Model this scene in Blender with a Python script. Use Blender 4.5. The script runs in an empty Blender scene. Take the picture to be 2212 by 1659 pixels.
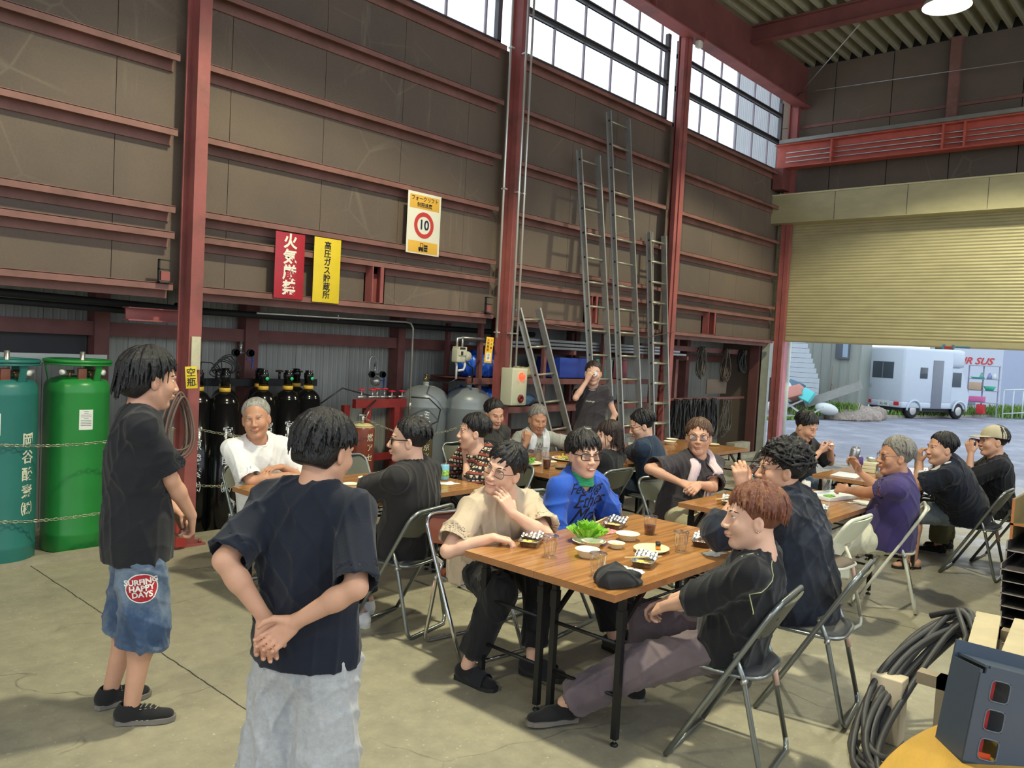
import bpy, math, random
import numpy as np
from mathutils import Matrix, Vector, noise as mnoise
random.seed(7)
PI = math.pi
SC = bpy.context.scene
COL = SC.collection

# ------------------------------------------------------------------ camera (X along the panelled wall, Y towards it, Z up)
def look_matrix(yaw, pitch, roll):
    f = Vector((math.cos(pitch) * math.cos(yaw), math.cos(pitch) * math.sin(yaw), -math.sin(pitch)))
    r = f.cross(Vector((0, 0, 1))).normalized()
    u = r.cross(f)
    c, s = math.cos(roll), math.sin(roll)
    return c * r + s * u, -s * r + c * u, f
cam_d = bpy.data.cameras.new('camera')
cam = bpy.data.objects.new('camera', cam_d)
COL.objects.link(cam)
_r, _u, _f = look_matrix(0.73561649, 0.04775671, 0.0530259)
cam.matrix_world = Matrix(((_r.x, _u.x, -_f.x, 0), (_r.y, _u.y, -_f.y, 0), (_r.z, _u.z, -_f.z, 1.72), (0, 0, 0, 1)))
cam_d.sensor_width = 36.0
cam_d.lens = 36.0 * 1728.7 / 2212
cam_d.clip_start = 0.05
cam_d.clip_end = 300
SC.camera = cam

# ------------------------------------------------------------------ exposure, sky and daylight
SC.view_settings.view_transform = 'Standard'
SC.view_settings.look = 'None'
SC.view_settings.gamma = 1.0
SC.view_settings.use_curve_mapping = False
SC.view_settings.exposure = 0.22
SKY = 1.7
w = bpy.data.worlds.new('overcast_sky')
SC.world = w
w.use_nodes = True
nt = w.node_tree
nt.nodes.clear()
bg = nt.nodes.new('ShaderNodeBackground')
out = nt.nodes.new('ShaderNodeOutputWorld')
tc = nt.nodes.new('ShaderNodeTexCoord')
sp = nt.nodes.new('ShaderNodeSeparateXYZ')
rmp = nt.nodes.new('ShaderNodeValToRGB')
nt.links.new(tc.outputs['Generated'], sp.inputs[0])
nt.links.new(sp.outputs['Z'], rmp.inputs[0])
rmp.color_ramp.elements[0].position = 0.0
rmp.color_ramp.elements[0].color = (0.86, 0.93, 1.0, 1)
rmp.color_ramp.elements[1].position = 0.8
rmp.color_ramp.elements[1].color = (0.74, 0.86, 1.0, 1)
nt.links.new(rmp.outputs[0], bg.inputs[0])
bg.inputs[1].default_value = SKY
nt.links.new(bg.outputs[0], out.inputs[0])

def portal(name, loc, rot, sx, sy):
    d = bpy.data.lights.new(name, 'AREA')
    d.shape = 'RECTANGLE'
    d.size, d.size_y = sx, sy
    d.cycles.is_portal = True
    o = bpy.data.objects.new(name, d)
    COL.objects.link(o)
    o.location = loc
    o.rotation_euler = rot
    return o
portal('daylight_portal_shutter', (14.25, 3.2, 1.03), (0, PI / 2, 0), 2.2, 6.4)
portal('daylight_portal_clerestory', (2.5, 6.6, 5.65), (-PI / 2, 0, 0), 23, 1.4)
portal('daylight_portal_open_side', (2.5, -7.3, 3.4), (PI / 2, 0, 0), 22.6, 6.6)  # this side, the rear and the roof are opened up to add daylight
portal('daylight_portal_rear', (-9.1, 0, 2.6), (0, -PI / 2, 0), 5.0, 12)
portal('daylight_portal_roof', (2.0, -3.9, 7.2), (0, 0, 0), 20, 4.6)

# ------------------------------------------------------------------ materials
def srgb(r, g, b):
    f = lambda c: (c / 255 / 12.92) if c / 255 <= 0.04045 else ((c / 255 + 0.055) / 1.055) ** 2.4
    return (f(r), f(g), f(b), 1)
def mul(c, k):
    return (min(1, c[0] * k), min(1, c[1] * k), min(1, c[2] * k), 1)
MATS = {}
def node(nt, t, **kw):
    n = nt.nodes.new(t)
    for k, v in kw.items():
        setattr(n, k, v)
    return n
def mat(name, col, rough=0.6, metal=0.0, vary=0.12, scale=6.0, bump=0.0, bscale=40.0, coat=0.0, stretch=(1, 1, 1), spec=0.5, emit=None, estr=0.0,
        trans=0.0, alpha=1.0, ior=1.45, sheen=0.0, second=None, sec=(0.45, 0.6)):
    if name in MATS:
        return MATS[name]
    m = bpy.data.materials.new(name)
    m.use_nodes = True
    nt = m.node_tree
    b = nt.nodes['Principled BSDF']
    b.inputs['Roughness'].default_value = rough
    b.inputs['Metallic'].default_value = metal
    b.inputs['Specular IOR Level'].default_value = spec
    b.inputs['Coat Weight'].default_value = coat
    b.inputs['Coat Roughness'].default_value = 0.12
    b.inputs['Transmission Weight'].default_value = trans
    b.inputs['IOR'].default_value = ior
    b.inputs['Alpha'].default_value = alpha
    if sheen:
        b.inputs['Sheen Weight'].default_value = sheen
    tcn = node(nt, 'ShaderNodeTexCoord')
    mp = node(nt, 'ShaderNodeMapping')
    mp.inputs['Scale'].default_value = stretch
    nt.links.new(tcn.outputs['Object'], mp.inputs[0])
    if vary > 0:
        nz = node(nt, 'ShaderNodeTexNoise')
        nz.inputs['Scale'].default_value = scale
        nz.inputs['Detail'].default_value = 6
        nz.inputs['Roughness'].default_value = 0.6
        nt.links.new(mp.outputs[0], nz.inputs[0])
        cr = node(nt, 'ShaderNodeValToRGB')
        cr.color_ramp.elements[0].position = 0.3
        cr.color_ramp.elements[1].position = 0.7
        cr.color_ramp.elements[0].color = mul(col, 1 - vary)
        cr.color_ramp.elements[1].color = mul(col, 1 + vary)
        nt.links.new(nz.outputs[0], cr.inputs[0])
        last = cr.outputs[0]
        if second:
            nz2 = node(nt, 'ShaderNodeTexNoise')
            nz2.inputs['Scale'].default_value = scale * 0.45
            nz2.inputs['Detail'].default_value = 8
            nz2.inputs['Roughness'].default_value = 0.65
            nt.links.new(mp.outputs[0], nz2.inputs[0])
            r2 = node(nt, 'ShaderNodeValToRGB')
            r2.color_ramp.elements[0].position = sec[0]
            r2.color_ramp.elements[1].position = sec[1]
            mx = node(nt, 'ShaderNodeMix', data_type='RGBA')
            nt.links.new(nz2.outputs[0], r2.inputs[0])
            nt.links.new(r2.outputs[0], mx.inputs[0])
            nt.links.new(last, mx.inputs[6])
            mx.inputs[7].default_value = second
            last = mx.outputs[2]
        nt.links.new(last, b.inputs['Base Color'])
    else:
        b.inputs['Base Color'].default_value = col
    if bump > 0:
        nb = node(nt, 'ShaderNodeTexNoise')
        nb.inputs['Scale'].default_value = bscale
        nb.inputs['Detail'].default_value = 5
        nt.links.new(mp.outputs[0], nb.inputs[0])
        bp = node(nt, 'ShaderNodeBump')
        bp.inputs['Strength'].default_value = bump
        bp.inputs['Distance'].default_value = 0.01
        nt.links.new(nb.outputs[0], bp.inputs['Height'])
        nt.links.new(bp.outputs[0], b.inputs['Normal'])
    if emit:
        b.inputs['Emission Color'].default_value = emit
        b.inputs['Emission Strength'].default_value = estr
    MATS[name] = m
    return m

# ------------------------------------------------------------------ mesh builder
class MB:
    def __init__(s):
        s.v, s.f, s.mi, s.sm, s.mats, s.cur, s.X = [], [], [], [], [], 0, None
    def use(s, m):
        if m not in s.mats:
            s.mats.append(m)
        s.cur = s.mats.index(m)
        return s
    def at(s, M):
        s.X = M
        return s
    def add(s, vs, fs, smooth=False):
        n = len(s.v)
        if s.X is not None:
            vs = [tuple(s.X @ Vector(p)) for p in vs]
        s.v += [tuple(p) for p in vs]
        s.f += [tuple(i + n for i in f) for f in fs]
        s.mi += [s.cur] * len(fs)
        s.sm += [smooth] * len(fs)
        return s
    def box(s, x0, x1, y0, y1, z0, z1, M=None):
        vs = [(x, y, z) for z in (z0, z1) for y in (y0, y1) for x in (x0, x1)]
        if M is not None:
            vs = [tuple(M @ Vector(p)) for p in vs]
        return s.add(vs, [(0, 2, 3, 1), (4, 5, 7, 6), (0, 1, 5, 4), (2, 6, 7, 3), (0, 4, 6, 2), (1, 3, 7, 5)])
    def rbox(s, x0, x1, y0, y1, z0, z1, b=0.005, M=None):
        """box with bevelled edges (b)"""
        import bmesh
        bm = bmesh.new()
        bmesh.ops.create_cube(bm, size=1)
        for v in bm.verts:
            v.co = Vector((x0 if v.co.x < 0 else x1, y0 if v.co.y < 0 else y1, z0 if v.co.z < 0 else z1))
        bmesh.ops.bevel(bm, geom=list(bm.edges), offset=b, segments=2, affect='EDGES', profile=0.6)
        bm.verts.index_update()
        vs = [v.co.copy() if M is None else M @ v.co for v in bm.verts]
        s.add(vs, [tuple(v.index for v in f.verts) for f in bm.faces], True)
        bm.free()
        return s
    def bar(s, a, b, w, h, up=(0, 0, 1)):
        """rectangular bar from a to b"""
        a, b = Vector(a), Vector(b)
        d = (b - a).normalized()
        sd = d.cross(Vector(up))
        if sd.length < 1e-4:
            sd = d.cross(Vector((1, 0, 0)))
        sd.normalize()
        u = sd.cross(d)
        vs = [p + sd * (w / 2 * i) + u * (h / 2 * j) for p in (a, b) for i, j in ((-1, -1), (1, -1), (1, 1), (-1, 1))]
        return s.add(vs, [(0, 1, 2, 3), (7, 6, 5, 4), (0, 4, 5, 1), (1, 5, 6, 2), (2, 6, 7, 3), (3, 7, 4, 0)])
    def tube(s, pts, r, n=8, caps=True, closed=False):
        pts = [Vector(p) for p in pts]
        rs = r if isinstance(r, (list, tuple)) else [r] * len(pts)
        N = len(pts)
        vs, fs = [], []
        prev = None
        for i, p in enumerate(pts):
            if closed:
                d = pts[(i + 1) % N] - pts[i - 1]
            else:
                d = pts[min(i + 1, N - 1)] - pts[max(i - 1, 0)]
            if d.length < 1e-9:
                d = Vector((0, 0, 1))
            d.normalize()
            if prev is None:
                u = d.orthogonal().normalized()
            else:
                u = prev - d * prev.dot(d)
                u = u.normalized() if u.length > 1e-6 else d.orthogonal().normalized()
            prev = u
            v = d.cross(u)
            for k in range(n):
                a = 2 * PI * k / n
                vs.append(p + (u * math.cos(a) + v * math.sin(a)) * rs[i])
        for i in range(N if closed else N - 1):
            j = (i + 1) % N
            for k in range(n):
                l = (k + 1) % n
                fs.append((i * n + k, i * n + l, j * n + l, j * n + k))
        if caps and not closed:
            fs.append(tuple(range(n - 1, -1, -1)))
            fs.append(tuple((N - 1) * n + k for k in range(n)))
        return s.add(vs, fs, True)
    def lathe(s, prof, c=(0, 0, 0), n=24, M=None, sx=1.0, sy=1.0, nocap=False):
        """profile [(r, z)] turned about z"""
        vs, fs = [], []
        c = Vector(c)
        for r, z in prof:
            for k in range(n):
                a = 2 * PI * k / n
                vs.append(Vector((r * math.cos(a) * sx, r * math.sin(a) * sy, z)) + c)
        for i in range(len(prof) - 1):
            for k in range(n):
                l = (k + 1) % n
                fs.append((i * n + k, i * n + l, (i + 1) * n + l, (i + 1) * n + k))
        if prof[0][0] > 1e-6 and not nocap:
            fs.append(tuple(range(n - 1, -1, -1)))
        if prof[-1][0] > 1e-6:
            fs.append(tuple((len(prof) - 1) * n + k for k in range(n)))
        if M is not None:
            vs = [M @ v for v in vs]
        return s.add(vs, fs, True)
    def ball(s, c, r, n=12, m=8, M=None):
        rr = r if isinstance(r, (list, tuple)) else (r, r, r)
        prof = [(math.sin(PI * i / m), -math.cos(PI * i / m)) for i in range(m + 1)]
        vs, fs = [], []
        for q, z in prof:
            for k in range(n):
                a = 2 * PI * k / n
                p = Vector((q * math.cos(a) * rr[0], q * math.sin(a) * rr[1], z * rr[2]))
                if M is not None:
                    p = M.to_3x3() @ p
                vs.append(p + Vector(c))
        for i in range(m):
            for k in range(n):
                l = (k + 1) % n
                fs.append((i * n + k, i * n + l, (i + 1) * n + l, (i + 1) * n + k))
        return s.add(vs, fs, True)
    def prism(s, poly, d, M):
        """2D polygon (x, y) extruded d along local z, placed by M"""
        n = len(poly)
        vs = [M @ Vector((x, y, 0)) for x, y in poly] + [M @ Vector((x, y, d)) for x, y in poly]
        return s.add(vs, [tuple(range(n - 1, -1, -1)), tuple(range(n, 2 * n))] + [(i, (i + 1) % n, n + (i + 1) % n, n + i) for i in range(n)])
    def sheet(s, fn, nu, nv, smooth=True, thick=0.0):
        vs = [Vector(fn(i / nu, j / nv)) for j in range(nv + 1) for i in range(nu + 1)]
        fs = [(j * (nu + 1) + i, j * (nu + 1) + i + 1, (j + 1) * (nu + 1) + i + 1, (j + 1) * (nu + 1) + i) for j in range(nv) for i in range(nu)]
        return s.add(vs, fs, smooth)
    def build(s, name, m=None, parent=None, smooth=None):
        me = bpy.data.meshes.new(name)
        me.from_pydata([tuple(p) for p in s.v], [], s.f)
        if m is not None and not s.mats:
            me.materials.append(m)
        for q in s.mats:
            me.materials.append(q)
        if s.f:
            me.polygons.foreach_set('material_index', s.mi if s.mats else [0] * len(s.f))
            me.polygons.foreach_set('use_smooth', s.sm if smooth is None else [smooth] * len(s.f))
        me.update()
        o = bpy.data.objects.new(name, me)
        COL.objects.link(o)
        if parent is not None:
            o.parent = parent
        return o

def tag(o, label=None, cat=None, group=None, kind=None):
    if label: o['label'] = label
    if cat: o['category'] = cat
    if group: o['group'] = group
    if kind: o['kind'] = kind
    return o
def thing(name, label, cat, loc=(0, 0, 0), rz=0.0, group=None):
    o = bpy.data.objects.new(name, None)
    COL.objects.link(o)
    o.empty_display_size = 0.05
    o.location = loc
    o.rotation_euler = (0, 0, rz)
    return tag(o, label, cat, group)
def struct(name, mb, m=None, label=None):
    o = mb.build(name, m)
    o['kind'] = 'structure'
    if label: o['label'] = label
    return o
def copy_tree(o, parent=None):
    kids = [c for c in KIDS(o)]
    c = o.copy()
    COL.objects.link(c)
    if parent is not None:
        c.parent = parent
    for k in kids:
        copy_tree(k, c)
    return c
def KIDS(o):
    return [x for x in bpy.data.objects if x.parent == o]
def place(o, loc, rz=0.0, label=None, group=None):
    o.location = loc
    o.rotation_euler = (0, 0, rz)
    if label: o['label'] = label
    if group: o['group'] = group
    return o
def T(x, y, z): return Matrix.Translation((x, y, z))
def Rz(a): return Matrix.Rotation(a, 4, 'Z')
def Rx(a): return Matrix.Rotation(a, 4, 'X')
def Ry(a): return Matrix.Rotation(a, 4, 'Y')

_fonts = {}
def text_mesh(name, txt, size, m, M, parent=None, depth=0.001, align='CENTER', shear=0.0, sx=1.0, bold=0.0, kind=None, linegap=1.0):
    """lettering as a mesh lying in its local xy plane, placed by M"""
    cu = bpy.data.curves.new(name, 'FONT')
    cu.body = txt
    cu.size = size
    cu.align_x = align
    cu.align_y = 'CENTER'
    cu.extrude = depth
    cu.offset = bold
    cu.shear = shear
    cu.space_line = linegap
    cu.resolution_u = 3
    t = bpy.data.objects.new(name, cu)
    COL.objects.link(t)
    bpy.context.view_layer.update()
    dg = bpy.context.evaluated_depsgraph_get()
    me = bpy.data.meshes.new_from_object(t.evaluated_get(dg))
    bpy.data.objects.remove(t)
    me.name = name
    me.transform(M @ Matrix.Diagonal((sx, 1, 1, 1)))
    me.materials.clear()
    me.materials.append(m)
    o = bpy.data.objects.new(name, me)
    COL.objects.link(o)
    if parent is not None:
        o.parent = parent
    if kind: o['kind'] = kind
    return o
# a sign on the panelled wall: local x -> world +X, local y -> world Z, facing -Y
def wallM(x, y, z): return Matrix(((1, 0, 0, x), (0, 0, -1, y), (0, 1, 0, z), (0, 0, 0, 1)))
# ------------------------------------------------------------------ the hall
M_red = mat('red_oxide_steel', srgb(150, 84, 80), 0.55, vary=0.18, scale=3, second=srgb(112, 72, 66), sec=(0.5, 0.7), bump=0.1, bscale=20)
M_beam = mat('dark_red_steel', srgb(120, 70, 66), 0.6, vary=0.2, scale=2)
M_girt = mat('girt_brown_paint', srgb(132, 92, 84), 0.6, vary=0.15, scale=5, second=srgb(112, 80, 70), sec=(0.45, 0.65))
M_pipe = mat('galvanised_steel', srgb(190, 190, 185), 0.35, 0.8, vary=0.08, scale=15)
M_dark = mat('black_steel', srgb(38, 38, 40), 0.6, vary=0.1)  # plain near-black, shared by pipes, wheels and backing sheets

def panel_material():
    m = bpy.data.materials.new('brown_fibre_board')
    m.use_nodes = True
    nt = m.node_tree
    b = nt.nodes['Principled BSDF']
    b.inputs['Roughness'].default_value = 0.7
    b.inputs['Specular IOR Level'].default_value = 0.3
    L = nt.links.new
    g = node(nt, 'ShaderNodeNewGeometry')
    def nz(scale, sc3, det=5, rough=0.6):
        mp = node(nt, 'ShaderNodeMapping')
        mp.inputs['Scale'].default_value = sc3
        L(g.outputs['Position'], mp.inputs[0])
        n = node(nt, 'ShaderNodeTexNoise')
        n.inputs['Scale'].default_value = scale
        n.inputs['Detail'].default_value = det
        n.inputs['Roughness'].default_value = rough
        L(mp.outputs[0], n.inputs[0])
        return n.outputs[0]
    def ramp(src, p0, p1, c0, c1):
        r = node(nt, 'ShaderNodeValToRGB')
        r.color_ramp.elements[0].position = p0
        r.color_ramp.elements[1].position = p1
        r.color_ramp.elements[0].color = c0
        r.color_ramp.elements[1].color = c1
        L(src, r.inputs[0])
        return r.outputs[0]
    def mix(f, a, bcol):
        x = node(nt, 'ShaderNodeMix', data_type='RGBA')
        L(f, x.inputs[0])
        L(a, x.inputs[6]) if not isinstance(a, tuple) else setattr(x.inputs[6], 'default_value', a)
        L(bcol, x.inputs[7]) if not isinstance(bcol, tuple) else setattr(x.inputs[7], 'default_value', bcol)
        return x.outputs[2]
    W, K = (1, 1, 1, 1), (0, 0, 0, 1)
    base = ramp(nz(0.55, (1, 1, 1), 4), 0.38, 0.62, srgb(94, 83, 76), srgb(112, 98, 84))
    grain = ramp(nz(60, (1, 1, 1), 3), 0.3, 0.7, srgb(92, 82, 74), srgb(114, 100, 88))
    x = node(nt, 'ShaderNodeMix', data_type='RGBA')
    x.inputs[0].default_value = 0.3
    L(base, x.inputs[6])
    L(grain, x.inputs[7])
    # pale water runs: narrow vertical streaks kept to patches
    streak = ramp(nz(2.6, (4.0, 1, 0.35), 5, 0.7), 0.6, 0.74, K, W)
    patch = ramp(nz(0.7, (1, 1, 1), 3), 0.5, 0.66, K, (0.7, 0.7, 0.7, 1))
    mm = node(nt, 'ShaderNodeMath', operation='MULTIPLY')
    L(streak, mm.inputs[0])
    L(patch, mm.inputs[1])
    c2 = mix(mm.outputs[0], x.outputs[2], srgb(146, 138, 118))
    ring = node(nt, 'ShaderNodeTexVoronoi', feature='DISTANCE_TO_EDGE')
    ring.inputs['Scale'].default_value = 1.5
    L(g.outputs['Position'], ring.inputs['Vector'])
    rr = ramp(ring.outputs[0], 0.0, 0.02, (0.35, 0.35, 0.35, 1), K)
    pm = node(nt, 'ShaderNodeMath', operation='MULTIPLY')
    L(rr, pm.inputs[0])
    L(patch, pm.inputs[1])
    c3 = mix(pm.outputs[0], c2, srgb(152, 142, 118))
    L(c3, b.inputs['Base Color'])
    return m
M_panel = panel_material()

def floor_material():
    m = bpy.data.materials.new('worn_concrete')
    m.use_nodes = True
    nt = m.node_tree
    b = nt.nodes['Principled BSDF']
    L = nt.links.new
    g = node(nt, 'ShaderNodeNewGeometry')
    def nz(scale, det=8, rough=0.65, dist=0.0, sc=(1, 1, 1)):
        mp = node(nt, 'ShaderNodeMapping')
        mp.inputs['Scale'].default_value = sc
        L(g.outputs['Position'], mp.inputs[0])
        n = node(nt, 'ShaderNodeTexNoise')
        n.inputs['Scale'].default_value = scale
        n.inputs['Detail'].default_value = det
        n.inputs['Roughness'].default_value = rough
        n.inputs['Distortion'].default_value = dist
        L(mp.outputs[0], n.inputs[0])
        return n.outputs[0]
    def ramp(src, pts):
        r = node(nt, 'ShaderNodeValToRGB')
        while len(r.color_ramp.elements) < len(pts):
            r.color_ramp.elements.new(0.5)
        for e, (p, c) in zip(r.color_ramp.elements, pts):
            e.position = p
            e.color = c
        L(src, r.inputs[0])
        return r.outputs[0]
    def mixc(f, a, c):
        x = node(nt, 'ShaderNodeMix', data_type='RGBA')
        if isinstance(f, float): x.inputs[0].default_value = f
        else: L(f, x.inputs[0])
        if isinstance(a, tuple): x.inputs[6].default_value = a
        else: L(a, x.inputs[6])
        if isinstance(c, tuple): x.inputs[7].default_value = c
        else: L(c, x.inputs[7])
        return x.outputs[2]
    W, K = (1, 1, 1, 1), (0, 0, 0, 1)
    a = ramp(nz(0.9), [(0.3, srgb(138, 134, 116)), (0.55, srgb(158, 152, 130)), (0.75, srgb(146, 138, 118))])
    bb = ramp(nz(9, 8, 0.7), [(0.3, srgb(120, 116, 104)), (0.7, srgb(172, 166, 144))])
    c = mixc(0.45, a, bb)
    speck = ramp(nz(45, 3, 0.5), [(0.66, K), (0.72, W)])
    c = mixc(speck, c, srgb(186, 182, 160))
    scr = ramp(nz(5, 6, 0.75, 2.5, (1, 3, 1)), [(0.66, K), (0.7, (0.5, 0.5, 0.5, 1))])
    c = mixc(scr, c, srgb(184, 180, 160))
    # hairline cracks
    wv = node(nt, 'ShaderNodeMapping')
    wn = node(nt, 'ShaderNodeTexNoise')
    wn.inputs['Scale'].default_value = 3.0
    L(g.outputs['Position'], wn.inputs[0])
    vm = node(nt, 'ShaderNodeVectorMath', operation='SCALE')
    vm.inputs['Scale'].default_value = 0.28
    L(wn.outputs['Color'], vm.inputs[0])
    va = node(nt, 'ShaderNodeVectorMath', operation='ADD')
    L(g.outputs['Position'], va.inputs[0])
    L(vm.outputs[0], va.inputs[1])
    vo = node(nt, 'ShaderNodeTexVoronoi', feature='DISTANCE_TO_EDGE')
    vo.inputs['Scale'].default_value = 0.75
    L(va.outputs[0], vo.inputs['Vector'])
    crk = ramp(vo.outputs[0], [(0.0, (0.75, 0.75, 0.75, 1)), (0.004, K)])
    msk = ramp(nz(0.8), [(0.48, K), (0.56, W)])
    mm = node(nt, 'ShaderNodeMath', operation='MULTIPLY')
    L(crk, mm.inputs[0])
    L(msk, mm.inputs[1])
    c = mixc(mm.outputs[0], c, srgb(70, 68, 60))
    # saw-cut joints of the slab: x = 2.35 and every 3.7 m, y every 3.6 m
    sp = node(nt, 'ShaderNodeSeparateXYZ')
    L(g.outputs['Position'], sp.inputs[0])
    def joint(src, off, pitch, wob):
        ad = node(nt, 'ShaderNodeMath', operation='ADD'); ad.inputs[1].default_value = off
        L(src, ad.inputs[0])
        jt = node(nt, 'ShaderNodeMath', operation='MULTIPLY_ADD')
        L(nz(12, 4), jt.inputs[0]); jt.inputs[1].default_value = wob; L(ad.outputs[0], jt.inputs[2])
        pp = node(nt, 'ShaderNodeMath', operation='PINGPONG'); pp.inputs[1].default_value = pitch
        L(jt.outputs[0], pp.inputs[0])
        lt = node(nt, 'ShaderNodeMath', operation='LESS_THAN'); lt.inputs[1].default_value = 0.004
        L(pp.outputs[0], lt.inputs[0])
        return lt.outputs[0]
    c = mixc(joint(sp.outputs['X'], -1.90, 1.9, 0.02), c, srgb(62, 60, 54))
    L(c, b.inputs['Base Color'])
    # damp area by the open shutter
    dmp = node(nt, 'ShaderNodeMapRange')
    dmp.inputs[1].default_value = 6.5; dmp.inputs[2].default_value = 10.0
    L(sp.outputs['X'], dmp.inputs[0])
    wet = ramp(nz(1.6, 5), [(0.45, K), (0.6, W)])
    m2 = node(nt, 'ShaderNodeMath', operation='MULTIPLY')
    L(dmp.outputs[0], m2.inputs[0]); L(wet, m2.inputs[1])
    rg = node(nt, 'ShaderNodeMapRange')
    rg.inputs[3].default_value = 0.55; rg.inputs[4].default_value = 0.16
    L(m2.outputs[0], rg.inputs[0])
    L(rg.outputs[0], b.inputs['Roughness'])
    dk = node(nt, 'ShaderNodeMix', data_type='RGBA', blend_type='MULTIPLY')
    L(m2.outputs[0], dk.inputs[0]); L(c, dk.inputs[6]); dk.inputs[7].default_value = (0.45, 0.45, 0.48, 1)
    L(dk.outputs[2], b.inputs['Base Color'])
    bp = node(nt, 'ShaderNodeBump'); bp.inputs['Strength'].default_value = 0.25; bp.inputs['Distance'].default_value = 0.01
    L(nz(14, 6), bp.inputs['Height'])
    L(bp.outputs[0], b.inputs['Normal'])
    return m
struct('floor', MB().box(-9, 14.05, -7.2, 7.4, -0.2, 0.0), floor_material(), 'worn pale concrete floor of the hall with saw-cut joints')
M_curb = mat('curb_concrete', srgb(150, 144, 124), 0.85, vary=0.2, scale=8, bump=0.4, bscale=30)
struct('trim_1', MB().box(-9, 10.0, 6.17, 6.3, 0.0, 0.035).box(10.15, 13.6, 6.17, 6.32, 0, 0.06), M_curb, 'low concrete kerb along the panelled wall')

# columns of the panelled wall
COLX = [-4.3, -0.63, 2.97, 6.6, 10.07, 13.85]
for i, x in enumerate(COLX):
    b = MB()
    y1 = 6.05
    b.use(M_red)
    b.box(x - 0.05, x + 0.05, y1, y1 + 0.075, 0.0, 6.75)
    b.box(x - 0.035, x + 0.035, y1 + 0.075, y1 + 0.14, 0.0, 6.75)
    b.box(x - 0.075, x + 0.075, y1 + 0.14, y1 + 0.155, 0.0, 6.75)
    b.box(x - 0.13, x + 0.13, y1 - 0.03, y1 + 0.2, 0.0, 0.015)
    for s in (-1, 1):
        b.lathe([(0.014, 0.0), (0.014, 0.03), (0.0, 0.03)], (x + s * 0.1, y1 + 0.01, 0.015), 6)
    if i == 4: b.box(x - 0.12, x - 0.05, y1 + 0.02, y1 + 0.09, 0, 6.7)
    o = b.build('steel_column')
    tag(o, ['', '', 'dull red steel column beside the green gas tanks, hung with a coiled hose', 'dull red steel column carrying the red lamp box and bright conduits',
            'dark red steel column between the ladders and the hanging cable coils', 'red steel column in the far corner by the shutter'][i] or 'red steel column outside the view', 'column', 'wall columns', 'structure')

# upper wall panels with real joints
b = MB()
b.use(M_dark)
b.box(-9, 13.9, 6.36, 6.4, 2.03, 5.02)
b.use(M_panel)
x = 3.345 - 0.91 * 14
while x < 13.9:
    x0, x1 = max(x, -9), min(x + 0.905, 13.9)
    if x1 > x0:
        zz = [2.03, 3.2, 5.02] if int(round(x / 0.91)) % 3 else [2.03, 5.02]
        b.box(x0, x1, 6.33, 6.36, 2.03, 5.02)
    x += 0.91
struct('wall_left', b)
# girts: a lipped angle with its hollow side down
n = 2
GZ = [2.01, 2.41, 2.61, 3.2, 3.77, 4.36, 4.95]
for bay in range(5):
    xa, xb = COLX[bay] + 0.12, COLX[bay + 1] - 0.12
    for z in GZ:
        b = MB()
        b.box(xa, xb, 6.2, 6.212, z, z + 0.05)
        b.box(xa, xb, 6.2, 6.33, z + 0.045, z + 0.055)
        b.box(xa, xb, 6.31, 6.33, z - 0.06, z + 0.045)
        n += 1
        struct('trim_%d' % n, b, M_girt)
for x0, x1 in ((4.78, 4.93), (8.3, 8.44), (11.36, 11.6), (1.1, 1.24)):
    n += 1
    struct('trim_%d' % n, MB().box(x0, x0 + 0.012, 6.2, 6.33, 2.06, 2.41).box(x0, x1, 6.31, 6.33, 2.06, 2.41).box(x1 - 0.05, x1, 6.2, 6.215, 2.06, 2.41).box(x1 - 0.012, x1, 6.2, 6.33, 2.06, 2.41), M_red)

# recessed lower wall of pale metal siding
M_siding = mat('pale_metal_siding', srgb(150, 152, 146), 0.5, 0.1, vary=0.14, scale=4, stretch=(3, 1, 0.3))
b = MB()
b.use(M_siding)
x = -9.0
while x < 15.2:
    b.box(x, min(x + 0.338, 15.2), 7.3, 7.33, 0.0, 2.2)
    for k in range(5):
        xx = x + 0.05 + k * 0.058
        b.add([(xx, 7.3, 0), (xx + 0.012, 7.297, 0), (xx + 0.024, 7.3, 0), (xx, 7.3, 2.2), (xx + 0.012, 7.297, 2.2), (xx + 0.024, 7.3, 2.2)], [(0, 1, 4, 3), (1, 2, 5, 4)])
    x += 0.342
b.use(M_dark)
b.box(-9, 15.2, 7.33, 7.36, 0, 2.2)
struct('wall_left_lower', b)
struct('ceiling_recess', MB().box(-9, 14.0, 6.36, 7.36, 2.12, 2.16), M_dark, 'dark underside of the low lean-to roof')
# posts and rails standing in front of the recessed siding
for x0, w_ in ((-0.5, 0.1), (2.62, 0.12), (4.0, 0.14), (5.9, 0.1), (7.6, 0.1), (9.2, 0.1), (12.35, 0.12)):
    n += 1
    struct('trim_%d' % n, MB().box(x0, x0 + w_, 7.12, 7.28, 0, 2.12), mat('post_red_brown', srgb(112, 70, 66), 0.6, vary=0.2))
n += 1
struct('trim_%d' % n, MB().box(-4, 14, 7.15, 7.27, 1.62, 1.74), MATS['post_red_brown'])

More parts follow.
